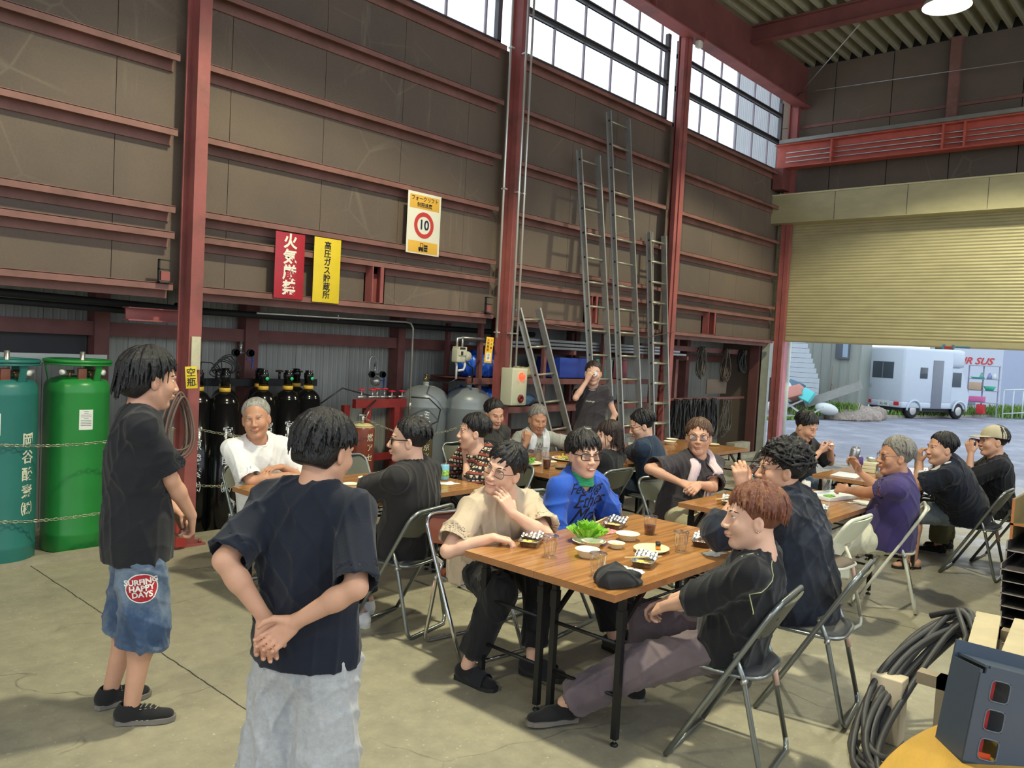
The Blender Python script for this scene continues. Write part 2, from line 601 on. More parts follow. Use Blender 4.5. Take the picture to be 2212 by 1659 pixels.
# eave beam, clerestory rails and glazing
b = MB()
b.use(M_red).box(-9, 14, 5.9, 6.12, 6.17, 6.19)
b.use(M_beam).box(-9, 14, 6.0, 6.02, 6.19, 6.88)  # same beam as the flange; darker web colour stands for its shade
b.use(M_red)
for i in range(14):
    xx = -4.3 + i * 1.32
    b.box(xx, xx + 0.012, 5.9, 6.0, 6.19, 6.3)
o = tag(b.build('eave_beam'), 'deep red steel beam running above the clerestory windows', 'beam', None, 'structure')
M_frame = mat('window_rail_grey', srgb(84, 84, 86), 0.5, 0.3)
b = MB()
for z, h in ((5.03, 0.05), (5.53, 0.075), (6.0, 0.06)):
    b.box(-9, 13.9, 6.3, 6.36, z, z + 0.02)
    b.box(-9, 13.9, 6.3, 6.36, z + h - 0.015, z + h)
    b.box(-9, 13.9, 6.335, 6.36, z, z + h)
M_mull = mat('window_mullion', srgb(150, 140, 150), 0.5)
# translucent corrugated sheets in the clerestory
def sheet_material():
    m = bpy.data.materials.new('translucent_sheet')
    m.use_nodes = True
    nt = m.node_tree
    nt.nodes.clear()
    o_ = node(nt, 'ShaderNodeOutputMaterial')
    t = node(nt, 'ShaderNodeBsdfTransparent')
    t.inputs[0].default_value = (0.95, 0.97, 1, 1)
    tr = node(nt, 'ShaderNodeBsdfTranslucent')
    tr.inputs[0].default_value = (0.9, 0.93, 0.95, 1)
    mx = node(nt, 'ShaderNodeMixShader')
    mx.inputs[0].default_value = 0.35
    nt.links.new(t.outputs[0], mx.inputs[1])
    nt.links.new(tr.outputs[0], mx.inputs[2])
    nt.links.new(mx.outputs[0], o_.inputs[0])
    return m
M_sheet = sheet_material()
BAYS = [(-4.2, -0.75), (-0.5, 2.85), (3.1, 6.48), (6.72, 9.95), (10.2, 13.75)]
k = 0
for xa, xb in BAYS:
    k += 1
    f = MB()
    f.use(M_frame)
    for z, h in ((5.03, 0.05), (5.53, 0.075), (6.0, 0.06)):
        f.box(xa, xb, 6.3, 6.36, z, z + 0.02)
        f.box(xa, xb, 6.3, 6.36, z + h - 0.015, z + h)
        f.box(xa, xb, 6.335, 6.36, z, z + h)
    f.box(xa, xa + 0.06, 6.3, 6.36, 5.03, 6.25)
    f.box(xb - 0.06, xb, 6.3, 6.36, 5.03, 6.25)
    f.use(M_mull)
    xx = 7.446 - 0.585 * 30
    while xx < xb:
        if xx > xa + 0.05:
            f.box(xx - 0.012, xx + 0.012, 6.34, 6.365, 5.03, 6.88)
        xx += 0.585
    w_ = struct('window_%d' % k, f)
    g = MB()
    g.sheet(lambda u, v: (xa + (xb - xa) * u, 6.39 + 0.008 * math.cos(u * (xb - xa) / 0.0325 * PI), 5.03 + v * 1.85), 200, 1)
    p = g.build('pane', M_sheet, w_)

# roof deck with deep ribs running along the hall, cross beams
M_deck = mat('roof_deck_beige', srgb(150, 146, 124), 0.6, vary=0.1)
b = MB()
y = -1.7
while y < 6.45:
    prof = [(y, 6.9), (y + 0.05, 6.9), (y + 0.085, 7.05), (y + 0.165, 7.05), (y + 0.2, 6.9)]
    for (ya, za), (yb, zb) in zip(prof, prof[1:]):
        b.add([(-9, ya, za), (14, ya, za), (14, yb, zb), (-9, yb, zb)], [(0, 1, 2, 3)])
    y += 0.2
b.box(-9.1, 14.2, -1.6, 6.5, 7.12, 7.16).box(-9.1, 14.2, -7.4, -6.2, 7.12, 7.16)  # roof left open between these strips, out of view, to add daylight
struct('ceiling', b, M_deck)
for x in (-2.5, 1.1, 4.7, 8.3, 11.8):
    b = MB()
    b.use(M_beam)
    b.box(x - 0.005, x + 0.005, -7.2, 6.0, 6.63, 6.88)
    b.box(x - 0.07, x + 0.07, -7.2, 6.0, 6.62, 6.635)
    b.box(x - 0.07, x + 0.07, -7.2, 6.0, 6.87, 6.885)
    tag(b.build('roof_beam'), 'dark red cross beam under the ribbed roof ' + ('near the round ceiling lamp' if x > 11 else 'over the tables, behind the view'), 'beam', 'roof cross beams', 'structure')

# shutter wall
b = MB()
b.use(M_dark).box(14.04, 14.1, -7.2, 7.4, 4.6, 7.1).box(14.04, 14.1, -7.2, 0.4, 0, 4.7).box(14.04, 14.1, 6.5, 7.4, 0, 4.7)
b.use(M_panel)
yy = 6.45
while yy > -7.2:
    for z0, z1 in ((4.6, 5.88), (5.89, 6.9)):
        b.box(14.0, 14.04, max(yy - 0.935, -7.2), yy - 0.008, z0, z1)
    yy -= 0.94
b.box(14.0, 14.04, -7.2, 0.35, 0, 4.6)
b.box(14.0, 14.04, 6.5, 7.4, 0, 4.6)
struct('wall_front', b)
n += 1
struct('trim_%d' % n, MB().box(13.97, 14.0, -7.2, 6.3, 5.83, 5.88).box(13.9, 14.0, 3.55, 3.7, 5.6, 6.9), M_girt)
M_shutter = mat('shutter_beige', srgb(176, 168, 130), 0.42, 0.15, vary=0.1, scale=2.5, stretch=(1, 1, 3))
b = MB()
b.use(M_shutter).box(13.6, 13.98, 0.4, 6.46, 4.12, 4.61)
b.use(mat('shutter_box_edge', srgb(196, 190, 150), 0.5)).box(13.585, 13.6, 0.38, 6.47, 4.6, 4.625)
b.use(M_dark)
for yy in (5.22, 4.08, 2.95, 1.8):
    b.box(13.597, 13.6, yy, yy + 0.006, 4.13, 4.6)
shb = thing('roller_shutter', 'beige roller shutter half lowered over the far doorway', 'shutter', (13.95, 3.3, 0))
shb['kind'] = 'structure'
def rel(o, p):
    o.parent = p
    o.matrix_parent_inverse = p.matrix_basis.inverted()
    return o
rel(b.build('shutter_box'), shb)
b = MB()
nsl = 40
z0, z1 = 2.16, 4.2
ph = (z1 - z0) / nsl
vs, fs = [], []
for i in range(nsl):
    for j in range(6):
        t = j / 6
        z = z0 + (i + t) * ph
        xx = 13.95 - 0.014 * abs(math.sin(PI * t)) ** 0.7
        vs += [(xx, 0.45, z), (xx, 6.33, z)]
for i in range(len(vs) // 2 - 1):
    fs.append((2 * i, 2 * i + 1, 2 * i + 3, 2 * i + 2))
b.use(M_shutter).add(vs, fs, True)
rel(b.build('curtain'), shb)
b = MB().use(M_shutter).box(13.93, 13.97, 0.45, 6.33, 2.05, 2.16)
b.use(mat('shutter_bottom_bar', srgb(140, 134, 108), 0.5)).box(13.92, 13.98, 0.45, 6.33, 2.05, 2.075)
rel(b.build('bottom_bar'), shb)
b = MB().use(mat('tape_blue', srgb(70, 130, 160), 0.5)).box(13.91, 13.93, 3.45, 3.49, 2.03, 2.1).box(13.91, 13.93, 3.32, 3.36, 2.03, 2.1).box(13.91, 13.93, 3.1, 3.3, 2.06, 2.08)
b.use(mat('tape_red', srgb(170, 50, 50), 0.5)).box(13.9, 13.93, 3.34, 3.46, 2.035, 2.07)
rel(b.build('lock'), shb)
# jambs
M_jamb = mat('jamb_grey', srgb(180, 184, 172), 0.45, 0.1)
for yj in (6.33,):
    n += 1
    struct('trim_%d' % n, MB().use(M_jamb).box(13.9, 13.99, yj, yj + 0.14, 0, 4.2).use(mat('post_red_brown2', srgb(100, 62, 58), 0.6)).box(13.8, 13.86, yj + 0.15, yj + 0.32, 0, 4.2))
n += 1
struct('trim_%d' % n, MB().use(mat('white_edge', srgb(230, 234, 236), 0.5)).box(14.12, 14.2, 6.33, 6.36, 0, 2.5).use(mat('pink_post', srgb(184, 112, 122), 0.5)).box(14.3, 14.45, 6.23, 6.37, 0, 2.6).use(mat('pale_pipe', srgb(206, 214, 206), 0.5)).tube([(14.6, 6.28, 0), (14.6, 6.28, 2.6)], 0.055, 12))
n += 1
struct('trim_%d' % n, MB().box(13.85, 14.0, 0.2, 0.42, 0, 4.2), M_red)
# crane runway girder under the gable
M_crane = mat('crane_red', srgb(176, 84, 70), 0.45, vary=0.15)
b = MB()
b.use(M_crane)
b.box(13.6, 13.62, -7.0, 6.3, 5.08, 5.45)
b.box(13.5, 13.72, -7.0, 6.3, 5.06, 5.08)
b.box(13.5, 13.72, -7.0, 6.3, 5.45, 5.47)
for yy in (5.3, 3.6, 3.3, 1.9, 0.2, -1.5, -3.2):
    b.box(13.5, 13.6, yy, yy + 0.03, 5.08, 5.45)
b.use(M_pipe)
for z in (5.16, 5.24, 5.32):
    b.tube([(13.54, -7, z), (13.54, 6.1, z)], 0.011, 6)
b.use(mat('rail_grey', srgb(130, 130, 124), 0.4, 0.5)).box(13.44, 13.56, -7, 6.2, 5.47, 5.53)
b.use(M_beam).box(13.5, 13.9, 6.12, 6.3, 4.7, 5.06)
tag(b.build('crane_girder'), 'long red crane runway girder with three conductor bars above the shutter box', 'beam', None, 'structure')
n += 1
struct('trim_%d' % n, MB().tube([(13.6, 6.0, 6.35), (13.7, 2.0, 6.25), (13.7, -3, 6.3)], 0.008, 6).tube([(13.6, 6.0, 6.3), (11.9, 4.4, 6.6)], 0.01, 6), M_pipe)

# far sides of the hall, out of view, left open to add daylight
b = MB().use(M_panel)
b.box(-9, 14.05, -7.2, -7.15, 0, 0.9)
b.box(-9.0, -8.95, 6.0, 7.4, 0, 7.1).box(-9.0, -8.95, -7.2, -6.0, 0, 7.1).box(-9.0, -8.95, -6, 6, 5.1, 7.1)
struct('wall_right', b)
b = MB().use(M_beam)
for i in range(7):
    b.box(-9 + i * 3.8, -8.85 + i * 3.8, -7.2, -7.05, 0, 7.0)
b.box(-9, 14, -7.2, -7.1, 6.9, 7.1)
struct('trim_open_side', b)
# high-bay lamps
LAMPK = 2.4
M_lens = mat('lamp_lens', (1, 1, 1, 1), 0.5, vary=0, emit=(1.0, 0.98, 0.78, 1), estr=9.0)
M_shade = mat('lamp_shade_aluminium', srgb(206, 208, 200), 0.35, 0.6)
def lamp(x, y, z, lab, power):
    t = thing('high_bay_lamp', lab, 'lamp', (x, y, z), 0, 'high-bay lamps')
    MB().lathe([(0.27, 0.0), (0.255, 0.05), (0.16, 0.17), (0.07, 0.22), (0.07, 0.24)], n=32, nocap=True).build('lamp_shade', M_shade, t)
    MB().lathe([(0.0, 0.004), (0.26, 0.004), (0.26, 0.01), (0.0, 0.012)], n=32).build('lens', M_lens, t)
    MB().lathe([(0.07, 0.24), (0.08, 0.26), (0.08, 0.42), (0.05, 0.45), (0.0, 0.45)], n=20).build('housing', mat('lamp_housing', srgb(90, 92, 92), 0.5), t)
    MB().tube([(0, 0, 0.45), (0, 0, 6.89 - z)], 0.008, 6).build('rod', M_dark, t)
    d = bpy.data.lights.new('lamp_light', 'SPOT')
    d.energy = power * LAMPK
    d.color = (1.0, 0.95, 0.66)
    d.spot_size = math.radians(128)
    d.spot_blend = 0.25
    d.shadow_soft_size = 0.16
    l = bpy.data.objects.new('lamp_light', d)
    COL.objects.link(l)
    l.parent = t
    l.location = (0, 0, -0.02)
    return t
lamp(10.6, 2.9, 6.05, 'round glowing high-bay lamp below the ribbed roof in front of the gable', 420)
lamp(3.4, 2.6, 6.05, 'glowing high-bay lamp straight above the near tables', 520)
lamp(-3.8, 2.6, 6.05, 'glowing high-bay lamp behind the standing men', 300)
lamp(3.4, -3.4, 6.05, 'glowing high-bay lamp over the empty side of the hall', 250)
lamp(10.6, -3.4, 6.05, 'glowing high-bay lamp by the unseen corner of the gable', 250)
# ------------------------------------------------------------------ folding tables
def wood_material():
    m = bpy.data.materials.new('table_top_brown_laminate')
    m.use_nodes = True
    nt = m.node_tree
    b = nt.nodes['Principled BSDF']
    b.inputs['Roughness'].default_value = 0.16
    b.inputs['Specular IOR Level'].default_value = 0.5
    tcn = node(nt, 'ShaderNodeTexCoord')
    mp = node(nt, 'ShaderNodeMapping')
    mp.inputs['Scale'].default_value = (1.6, 38, 38)
    nt.links.new(tcn.outputs['Object'], mp.inputs[0])
    n1 = node(nt, 'ShaderNodeTexNoise')
    n1.inputs['Scale'].default_value = 1.0
    n1.inputs['Detail'].default_value = 5
    n1.inputs['Distortion'].default_value = 0.6
    nt.links.new(mp.outputs[0], n1.inputs[0])
    r = node(nt, 'ShaderNodeValToRGB')
    r.color_ramp.elements[0].position = 0.3
    r.color_ramp.elements[1].position = 0.72
    r.color_ramp.elements[0].color = srgb(142, 96, 54)
    r.color_ramp.elements[1].color = srgb(184, 134, 82)
    nt.links.new(n1.outputs[0], r.inputs[0])
    nt.links.new(r.outputs[0], b.inputs['Base Color'])
    return m
M_wood = wood_material()
M_woodedge = mat('table_edge_brown', srgb(168, 118, 78), 0.4, vary=0.12, scale=20)
M_tleg = mat('table_leg_black', srgb(30, 31, 34), 0.38, 0.2, vary=0.1)
def make_table():
    t = thing('folding_table', 'x', 'table')
    b = MB()
    b.use(M_wood).box(0, 1.5, -0.224, 0.224, 0.698, 0.7)
    b.use(M_woodedge).box(0, 1.5, -0.224, 0.224, 0.668, 0.698)
    b.build('tabletop', None, t)
    for x in (0.12, 1.38):
        s = 1 if x < 0.7 else -1
        for y in (-0.185, 0.185):
            l = MB().use(M_tleg)
            l.box(x - 0.014, x + 0.014, y - 0.014, y + 0.014, 0.03, 0.668)
            l.box(x - 0.017, x + 0.017, y - 0.018, y + 0.018, 0.52, 0.6)
            l.use(M_pipe).tube([(x, y, 0.012), (x, y, 0.03)], 0.005, 6)
            l.use(M_tleg).lathe([(0.017, 0), (0.018, 0.006), (0.012, 0.013), (0, 0.014)], (x, y, 0.0), 12)
            l.build('leg', None, t)
            MB().bar((x + s * 0.0, y * 0.93, 0.5), (x + s * 0.2, y * 0.93, 0.66), 0.018, 0.02).bar((x + s * 0.2, y * 0.93, 0.66), (x + s * 0.42, y * 0.93, 0.655), 0.014, 0.014).build('brace', M_tleg, t)
        for z in (0.22, 0.45):
            MB().tube([(x, -0.175, z), (x, 0.175, z)], 0.009, 8).build('stretcher', M_tleg, t)
    b = MB()
    for y in (-0.15, -0.05, 0.05, 0.15):
        b.tube([(0.28, y, 0.585), (1.22, y, 0.585)], 0.006, 6)
    for x in (0.3, 0.6, 0.9, 1.2):
        b.tube([(x, -0.16, 0.58), (x, 0.16, 0.58)], 0.006, 6)
    for x in (0.3, 1.2):
        for y in (-0.15, 0.15):
            b.tube([(x, y, 0.585), (x, y, 0.668)], 0.006, 6)
    b.build('wire_shelf', M_tleg, t)
    return t
tb0 = make_table()
TBL = [
 (2.77, 2.087, 0, 'brown folding table nearest the camera, with the black cap lying on its corner'),
 (2.77, 2.537, 0, 'brown folding table where the man in the beige shirt rests his arm'),
 (4.87, 2.127, 0, 'brown folding table with the clasped-hands tray, in front of the curly-haired man'),
 (4.87, 2.577, 0, 'brown folding table beside the man with the pink towel'),
 (7.22, 2.127, 0, 'brown folding table in front of the man wearing the pale cap'),
 (7.22, 2.577, 0, 'brown folding table beside the man peeling something in the doorway'),
 (2.66, 4.16, 0, 'brown folding table before the man in black with thick-framed glasses'),
 (2.66, 4.61, 0, 'brown folding table on which the white-shirted man leans'),
 (4.97, 4.27, 0, 'brown folding table in front of the seated woman'),
 (4.97, 4.72, 0, 'brown folding table with green beans, before the man with the white towel'),
 (7.0, 4.27, 0, 'brown folding table in front of the man in the navy polo shirt'),
 (7.0, 4.72, 0, 'brown folding table furthest along by the ladders'),
]
TABLES = [tb0] + [copy_tree(tb0) for _ in TBL[1:]]
for o, (x, y, rz, lab) in zip(TABLES, TBL):
    place(o, (x, y, 0), rz, lab, 'folding tables in two rows')

# ------------------------------------------------------------------ folding chairs
def make_chair(frame, pad, back):
    """sitter faces local +x"""
    t = thing('folding_chair', 'x', 'chair')
    W = 0.215
    r = 0.0115
    zt = 0.745
    def arc(side):
        return
    # front frame: floor bar, legs rising to the curved top of the back
    xf = lambda z: 0.2 - 0.42 * (z / zt) ** 1.02
    pts = [(0.2, -W, r), (xf(0.3), -W, 0.3), (xf(0.6), -W, 0.6)]
    for i in range(7):
        a = i / 6 * PI / 2
        z = 0.68 + 0.065 * math.sin(a)
        pts.append((xf(z), -W + 0.075 * (1 - math.cos(a)), z))
    full = pts + [(x, -y, z) for x, y, z in reversed(pts)]
    MB().tube(full, r, 10, closed=False).tube([(0.2, -W, r), (0.2, W, r)], r, 10).build('front_frame', frame, t)
    rear = [(-0.06, -W + 0.028, 0.5), (-0.1, -W + 0.028, 0.42), (-0.19, -W + 0.028, 0.06)]
    for i in range(5):
        a = i / 4 * PI / 2
        rear.append((-0.19 - 0.012 * math.sin(a), -W + 0.028 + 0.04 * (1 - math.cos(a)), 0.06 - 0.048 * math.sin(a)))
    full = rear + [(x, -y, z) for x, y, z in reversed(rear)]
    MB().tube(full, r, 10).build('rear_frame', frame, t)
    # seat rim and pad
    def outline(k, n=40):
        o = []
        for i in range(n):
            a = 2 * PI * i / n
            c, s = math.cos(a), math.sin(a)
            e = 0.5
            o.append((0.015 + k * 0.185 * math.copysign(abs(c) ** e, c), k * 0.175 * math.copysign(abs(s) ** e, s)))
        return o
    b = MB()
    o = outline(1.0)
    b.tube([(x, y, 0.415 + 0.06 * 0) for x, y in o], 0.009, 8, closed=True)
    b.build('seat_rim', frame, t)
    b = MB()
    rings = [(0.99, 0.41), (0.99, 0.422), (0.95, 0.435), (0.8, 0.443), (0.4, 0.446)]
    vs, fs = [], []
    for k, z in rings:
        vs += [(x, y, z) for x, y in outline(k)]
    n = 40
    for j in range(len(rings) - 1):
        for i in range(n):
            fs.append((j * n + i, j * n + (i + 1) % n, (j + 1) * n + (i + 1) % n, (j + 1) * n + i))
    fs += [tuple(range(n - 1, -1, -1)), tuple((len(rings) - 1) * n + i for i in range(n))]
    b.add(vs, fs, True).build('seat', pad, t)
    # curved back panel
    b = MB()
    def bp(u, v, off):
        y = (u * 2 - 1) * (W - 0.006)
        edge = abs(u * 2 - 1)
        z0 = 0.57 + 0.03 * edge ** 2
        z1 = 0.735 - 0.055 * max(0, (edge - 0.65) / 0.35) ** 2
        z = z0 + (z1 - z0) * v
        return Vector((xf(z) - 0.028 * (1 - edge ** 2) + off, y, z))
    b.sheet(lambda u, v: bp(u, v, 0.006), 16, 5)
    b.sheet(lambda u, v: bp(1 - u, v, -0.008), 16, 5)
    for vv in (0, 1):
        b.sheet(lambda u, v: bp(u if vv else 1 - u, vv, 0.006 - 0.014 * v), 16, 1)
    b.build('backrest', back, t)
    # hinge arms with the small label strip
    for s in (-1, 1):
        MB().bar((-0.06, s * (W - 0.028), 0.5), (xf(0.53), s * W, 0.53), 0.01, 0.018).build('hinge', M_pipe, t)
        MB().tube([(-0.105, s * (W - 0.012), 0.405), (-0.105, s * (W - 0.045), 0.405)], 0.013, 8).build('pivot', M_pipe, t)
    MB().tube([(-0.112, -W + 0.028, 0.39), (-0.14, -W + 0.028, 0.28)], r + 0.0012, 10).build('sticker', mat('faded_sticker', srgb(214, 176, 160), 0.6), t)
    return t
M_cg = mat('chair_grey_steel', srgb(142, 148, 148), 0.3, 0.75, vary=0.06)
M_cgb = mat('chair_back_olive_grey', srgb(92, 94, 84), 0.38, 0.2, vary=0.06)
M_cpad = mat('chair_pad_charcoal', srgb(52, 53, 56), 0.55, vary=0.08)
M_cw = mat('chair_white_paint', srgb(216, 216, 200), 0.35, vary=0.05)
M_cwp = mat('chair_pad_brown_grey', srgb(104, 92, 82), 0.6, vary=0.1)
M_cbr = mat('chair_vinyl_brown', srgb(112, 62, 50), 0.35, vary=0.08)
M_chrome = mat('chair_chrome', srgb(210, 212, 214), 0.14, 1.0, vary=0.03)
ch_grey = make_chair(M_cg, M_cpad, M_cgb)
ch_white = make_chair(M_cw, M_cwp, mat('chair_back_cream', srgb(206, 208, 186), 0.4, vary=0.04))
ch_brown = make_chair(M_chrome, M_cbr, M_cbr)
CH = [
 (0, 3.22, 1.53, 98, 'grey steel folding chair nearest the camera, under the man with dyed brown hair'),
 (0, 3.97, 1.48, 99, 'grey steel folding chair under the curly-haired man in black'),
 (1, 5.28, 1.93, 88, 'empty white folding chair pushed in behind the curly-haired man'),
 (1, 6.1, 1.785, 107, 'white folding chair under the man in the purple shirt'),
 (0, 7.64, 1.55, 90, 'grey folding chair under the man with a towel round his neck in the doorway light'),
 (0, 8.3, 1.45, 86, 'grey folding chair under the man in the pale cap'),
 (0, 3.13, 3.64, 102, 'grey folding chair under the man in black with thick-framed glasses'),
 (2, 3.2, 3.1, -98, 'chromed folding chair with a brown vinyl back under the man in beige'),
 (0, 3.08, 5.16, -90, 'grey folding chair under the white-shirted man'),
 (0, 3.87, 3.1, -84, 'grey folding chair under the man in the blue shirt'),
 (0, 5.5, 3.94, 90, 'grey folding chair under the seated woman'),
 (0, 5.42, 3.14, -100, 'grey folding chair under the man with the pink towel'),
 (0, 8.45, 3.85, 62, 'empty dark folding chair standing alone at the end of the far row'),
 (0, 3.95, 5.2, -92, 'empty dark folding chair facing the camera beyond the table, beside the white-shirted man'),
 (1, 6.05, 5.32, -95, 'white folding chair under the man with the white towel'),
 (0, 4.75, 4.4, 180, 'grey folding chair under the man in the checked shirt'),
 (0, 5.45, 5.4, -88, 'grey folding chair under the man in the dark tee by the grey gas tanks'),
 (0, 6.3, 3.88, 95, 'grey folding chair under the man in the navy polo shirt'),
 (0, 8.0, 3.28, -90, 'grey folding chair under the man in black looking at his hands in the doorway'),
 (0, 4.1, 3.72, 80, 'empty grey folding chair between the two rows, behind the blue-shirted man'),
]
protos = [ch_grey, ch_white, ch_brown]
used = set()
CHAIRS = []
for k, x, y, a, lab in CH:
    o = protos[k] if k not in used else copy_tree(protos[k])
    used.add(k)
    place(o, (x, y, 0), math.radians(a), lab, 'folding chairs around the tables')
    CHAIRS.append(o)
# ------------------------------------------------------------------ smooth solids (signed distance on a grid, meshed by surface nets)
V3 = lambda p: np.array(p, dtype=np.float32)
def unit(v):
    v = np.asarray(v, dtype=float)
    return v / (np.linalg.norm(v) + 1e-12)
class Field:
    def __init__(s, pts, pad, h):
        P = np.array(pts, float)
        s.h = h
        s.lo = P.min(0) - pad
        n = np.ceil((P.max(0) + pad - s.lo) / h).astype(int) + 1
        s.n = n
        s.F = np.full(tuple(n), 0.5, np.float32)
        s.ax = [(s.lo[i] + h * np.arange(n[i])).astype(np.float32) for i in range(3)]
    def sub(s, lo, hi):
        a = np.clip(np.floor((np.array(lo) - s.lo) / s.h).astype(int), 0, s.n)
        b = np.clip(np.ceil((np.array(hi) - s.lo) / s.h).astype(int) + 1, 0, s.n)
        if (b <= a).any():
            return None
        sl = tuple(slice(a[i], b[i]) for i in range(3))
        X = s.ax[0][a[0]:b[0]][:, None, None]
        Y = s.ax[1][a[1]:b[1]][None, :, None]
        Z = s.ax[2][a[2]:b[2]][None, None, :]
        return sl, X, Y, Z
    def put(s, sl, d, k, op):
        A = s.F[sl]
        if op == '+':
            if k > 0:
                t = np.clip(0.5 + 0.5 * (A - d) / k, 0, 1)
                s.F[sl] = A * (1 - t) + d * t - k * t * (1 - t)
            else:
                s.F[sl] = np.minimum(A, d)
        else:
            d = -d
            if k > 0:
                t = np.clip(0.5 - 0.5 * (A - d) / k, 0, 1)
                s.F[sl] = A * (1 - t) + d * t + k * t * (1 - t)
            else:
                s.F[sl] = np.maximum(A, d)
        return s
    def cap(s, a, b, ra, rb=None, k=0.01, op='+', flat=None):
        rb = ra if rb is None else rb
        a, b = np.asarray(a, float), np.asarray(b, float)
        m = max(ra, rb) + k + 3 * s.h
        q = s.sub(np.minimum(a, b) - m, np.maximum(a, b) + m)
        if q is None:
            return s
        sl, X, Y, Z = q
        X, Y, Z = X - np.float32(a[0]), Y - np.float32(a[1]), Z - np.float32(a[2])
        d = b - a
        L = float(d @ d) + 1e-12
        t = np.clip((X * np.float32(d[0]) + Y * np.float32(d[1]) + Z * np.float32(d[2])) / np.float32(L), 0, 1)
        X, Y, Z = X - t * np.float32(d[0]), Y - t * np.float32(d[1]), Z - t * np.float32(d[2])
        q2 = X * X + Y * Y + Z * Z
        if flat is not None:
            n, f = flat
            n = unit(n)
            c = X * np.float32(n[0]) + Y * np.float32(n[1]) + Z * np.float32(n[2])
            q2 = q2 + c * c * np.float32(1 / f ** 2 - 1)
        dd = np.sqrt(q2) - (np.float32(ra) + t * np.float32(rb - ra))
        if flat is not None:
            dd = dd * np.float32(0.5 + 0.5 * flat[1])
        return s.put(sl, dd, k, op)
    def ell(s, c, r, R=None, k=0.01, op='+'):
        """R rows: the ellipsoid's own axes"""
        r = np.asarray(r, float)
        c = np.asarray(c, float)
        m = r.max() + k + 3 * s.h
        q = s.sub(c - m, c + m)
        if q is None:
            return s
        sl, X, Y, Z = q
        X, Y, Z = X - np.float32(c[0]), Y - np.float32(c[1]), Z - np.float32(c[2])
        R = np.eye(3) if R is None else np.asarray(R, float)
        k0 = k1 = 0
        for i in range(3):
            u = X * np.float32(R[i][0]) + Y * np.float32(R[i][1]) + Z * np.float32(R[i][2])
            k0 = k0 + (u / np.float32(r[i])) ** 2
            k1 = k1 + (u / np.float32(r[i] ** 2)) ** 2
        k0 = np.sqrt(k0)
        k1 = np.sqrt(k1) + 1e-6
        return s.put(sl, k0 * (k0 - 1) / k1, k, op)
    def cut(s, p, n, k=0.004, lo=None, hi=None):
        """remove what lies beyond the plane (p, n), inside a box when given"""
        q = s.sub(s.lo if lo is None else lo, s.lo + s.h * s.n if hi is None else hi)
        if q is None:
            return s
        sl, X, Y, Z = q
        n = unit(n)
        d = (X - np.float32(p[0])) * np.float32(n[0]) + (Y - np.float32(p[1])) * np.float32(n[1]) + (Z - np.float32(p[2])) * np.float32(n[2])
        return s.put(sl, -d, k, '-')
    def dist(s, p):
        i = (np.asarray(p) - s.lo) / s.h
        j = np.clip(i.astype(int), 0, s.n - 2)
        return float(s.F[tuple(j)])
    def march(s, p, d, L=0.25):
        """first surface point from p along d"""
        d = unit(d)
        p = np.asarray(p, float)
        t = 0
        prev = None
        while t < L:
            i = (p + d * t - s.lo) / s.h
            if (i >= 0).all() and (i < s.n - 1.001).all():
                j = i.astype(int)
                f = i - j
                C = s.F[j[0]:j[0] + 2, j[1]:j[1] + 2, j[2]:j[2] + 2]
                w = np.array([1 - f[0], f[0]])[:, None, None] * np.array([1 - f[1], f[1]])[None, :, None] * np.array([1 - f[2], f[2]])[None, None, :]
                v = float((C * w).sum())
                if v < 0:
                    return p + d * t
            t += s.h * 0.25
        return None
    def mesh(s, wr=None):
        F = s.F
        S = F < 0
        nx, ny, nz = F.shape
        cnt = np.zeros((nx - 1, ny - 1, nz - 1), np.int8)
        for dx in (0, 1):
            for dy in (0, 1):
                for dz in (0, 1):
                    cnt += S[dx:nx - 1 + dx, dy:ny - 1 + dy, dz:nz - 1 + dz]
        I, J, K = np.nonzero((cnt > 0) & (cnt < 8))
        if len(I) == 0:
            return None, None
        acc = np.zeros((len(I), 3), np.float32)
        num = np.zeros(len(I), np.float32)
        for a in range(3):
            b, c = (a + 1) % 3, (a + 2) % 3
            for ob in (0, 1):
                for oc in (0, 1):
                    o0 = [0, 0, 0]
                    o0[b], o0[c] = ob, oc
                    o1 = list(o0)
                    o1[a] = 1
                    f0 = F[I + o0[0], J + o0[1], K + o0[2]]
                    f1 = F[I + o1[0], J + o1[1], K + o1[2]]
                    x = (f0 < 0) != (f1 < 0)
                    t = np.where(x, f0 / (f0 - f1 + 1e-12), 0)
                    pos = np.zeros((len(I), 3), np.float32)
                    pos[:, b], pos[:, c] = ob, oc
                    pos[:, a] = t
                    acc += pos * x[:, None]
                    num += x
        v = acc / num[:, None] + np.stack([I, J, K], 1)
        idx = np.full((nx - 1, ny - 1, nz - 1), -1, np.int32)
        idx[I, J, K] = np.arange(len(I))
        faces = []
        for a in range(3):
            b, c = (a + 1) % 3, (a + 2) % 3
            s0 = [slice(None)] * 3
            s1 = [slice(None)] * 3
            s0[a], s1[a] = slice(0, -1), slice(1, None)
            for q in (b, c):
                s0[q] = s1[q] = slice(1, -1)
            A, B = S[tuple(s0)], S[tuple(s1)]
            e = np.nonzero(A != B)
            P = [e[0].copy(), e[1].copy(), e[2].copy()]
            P[b] += 1
            P[c] += 1
            def g(db, dc):
                Q = [P[0], P[1], P[2]]
                Q[b] = P[b] - db
                Q[c] = P[c] - dc
                return idx[Q[0], Q[1], Q[2]]
            q = np.stack([g(1, 1), g(0, 1), g(0, 0), g(1, 0)], 1)
            inside = A[e]
            q[~inside] = q[~inside][:, ::-1]
            faces.append(q)
        f = np.concatenate(faces)
        f = f[(f >= 0).all(1)]
        v = v * s.h + s.lo
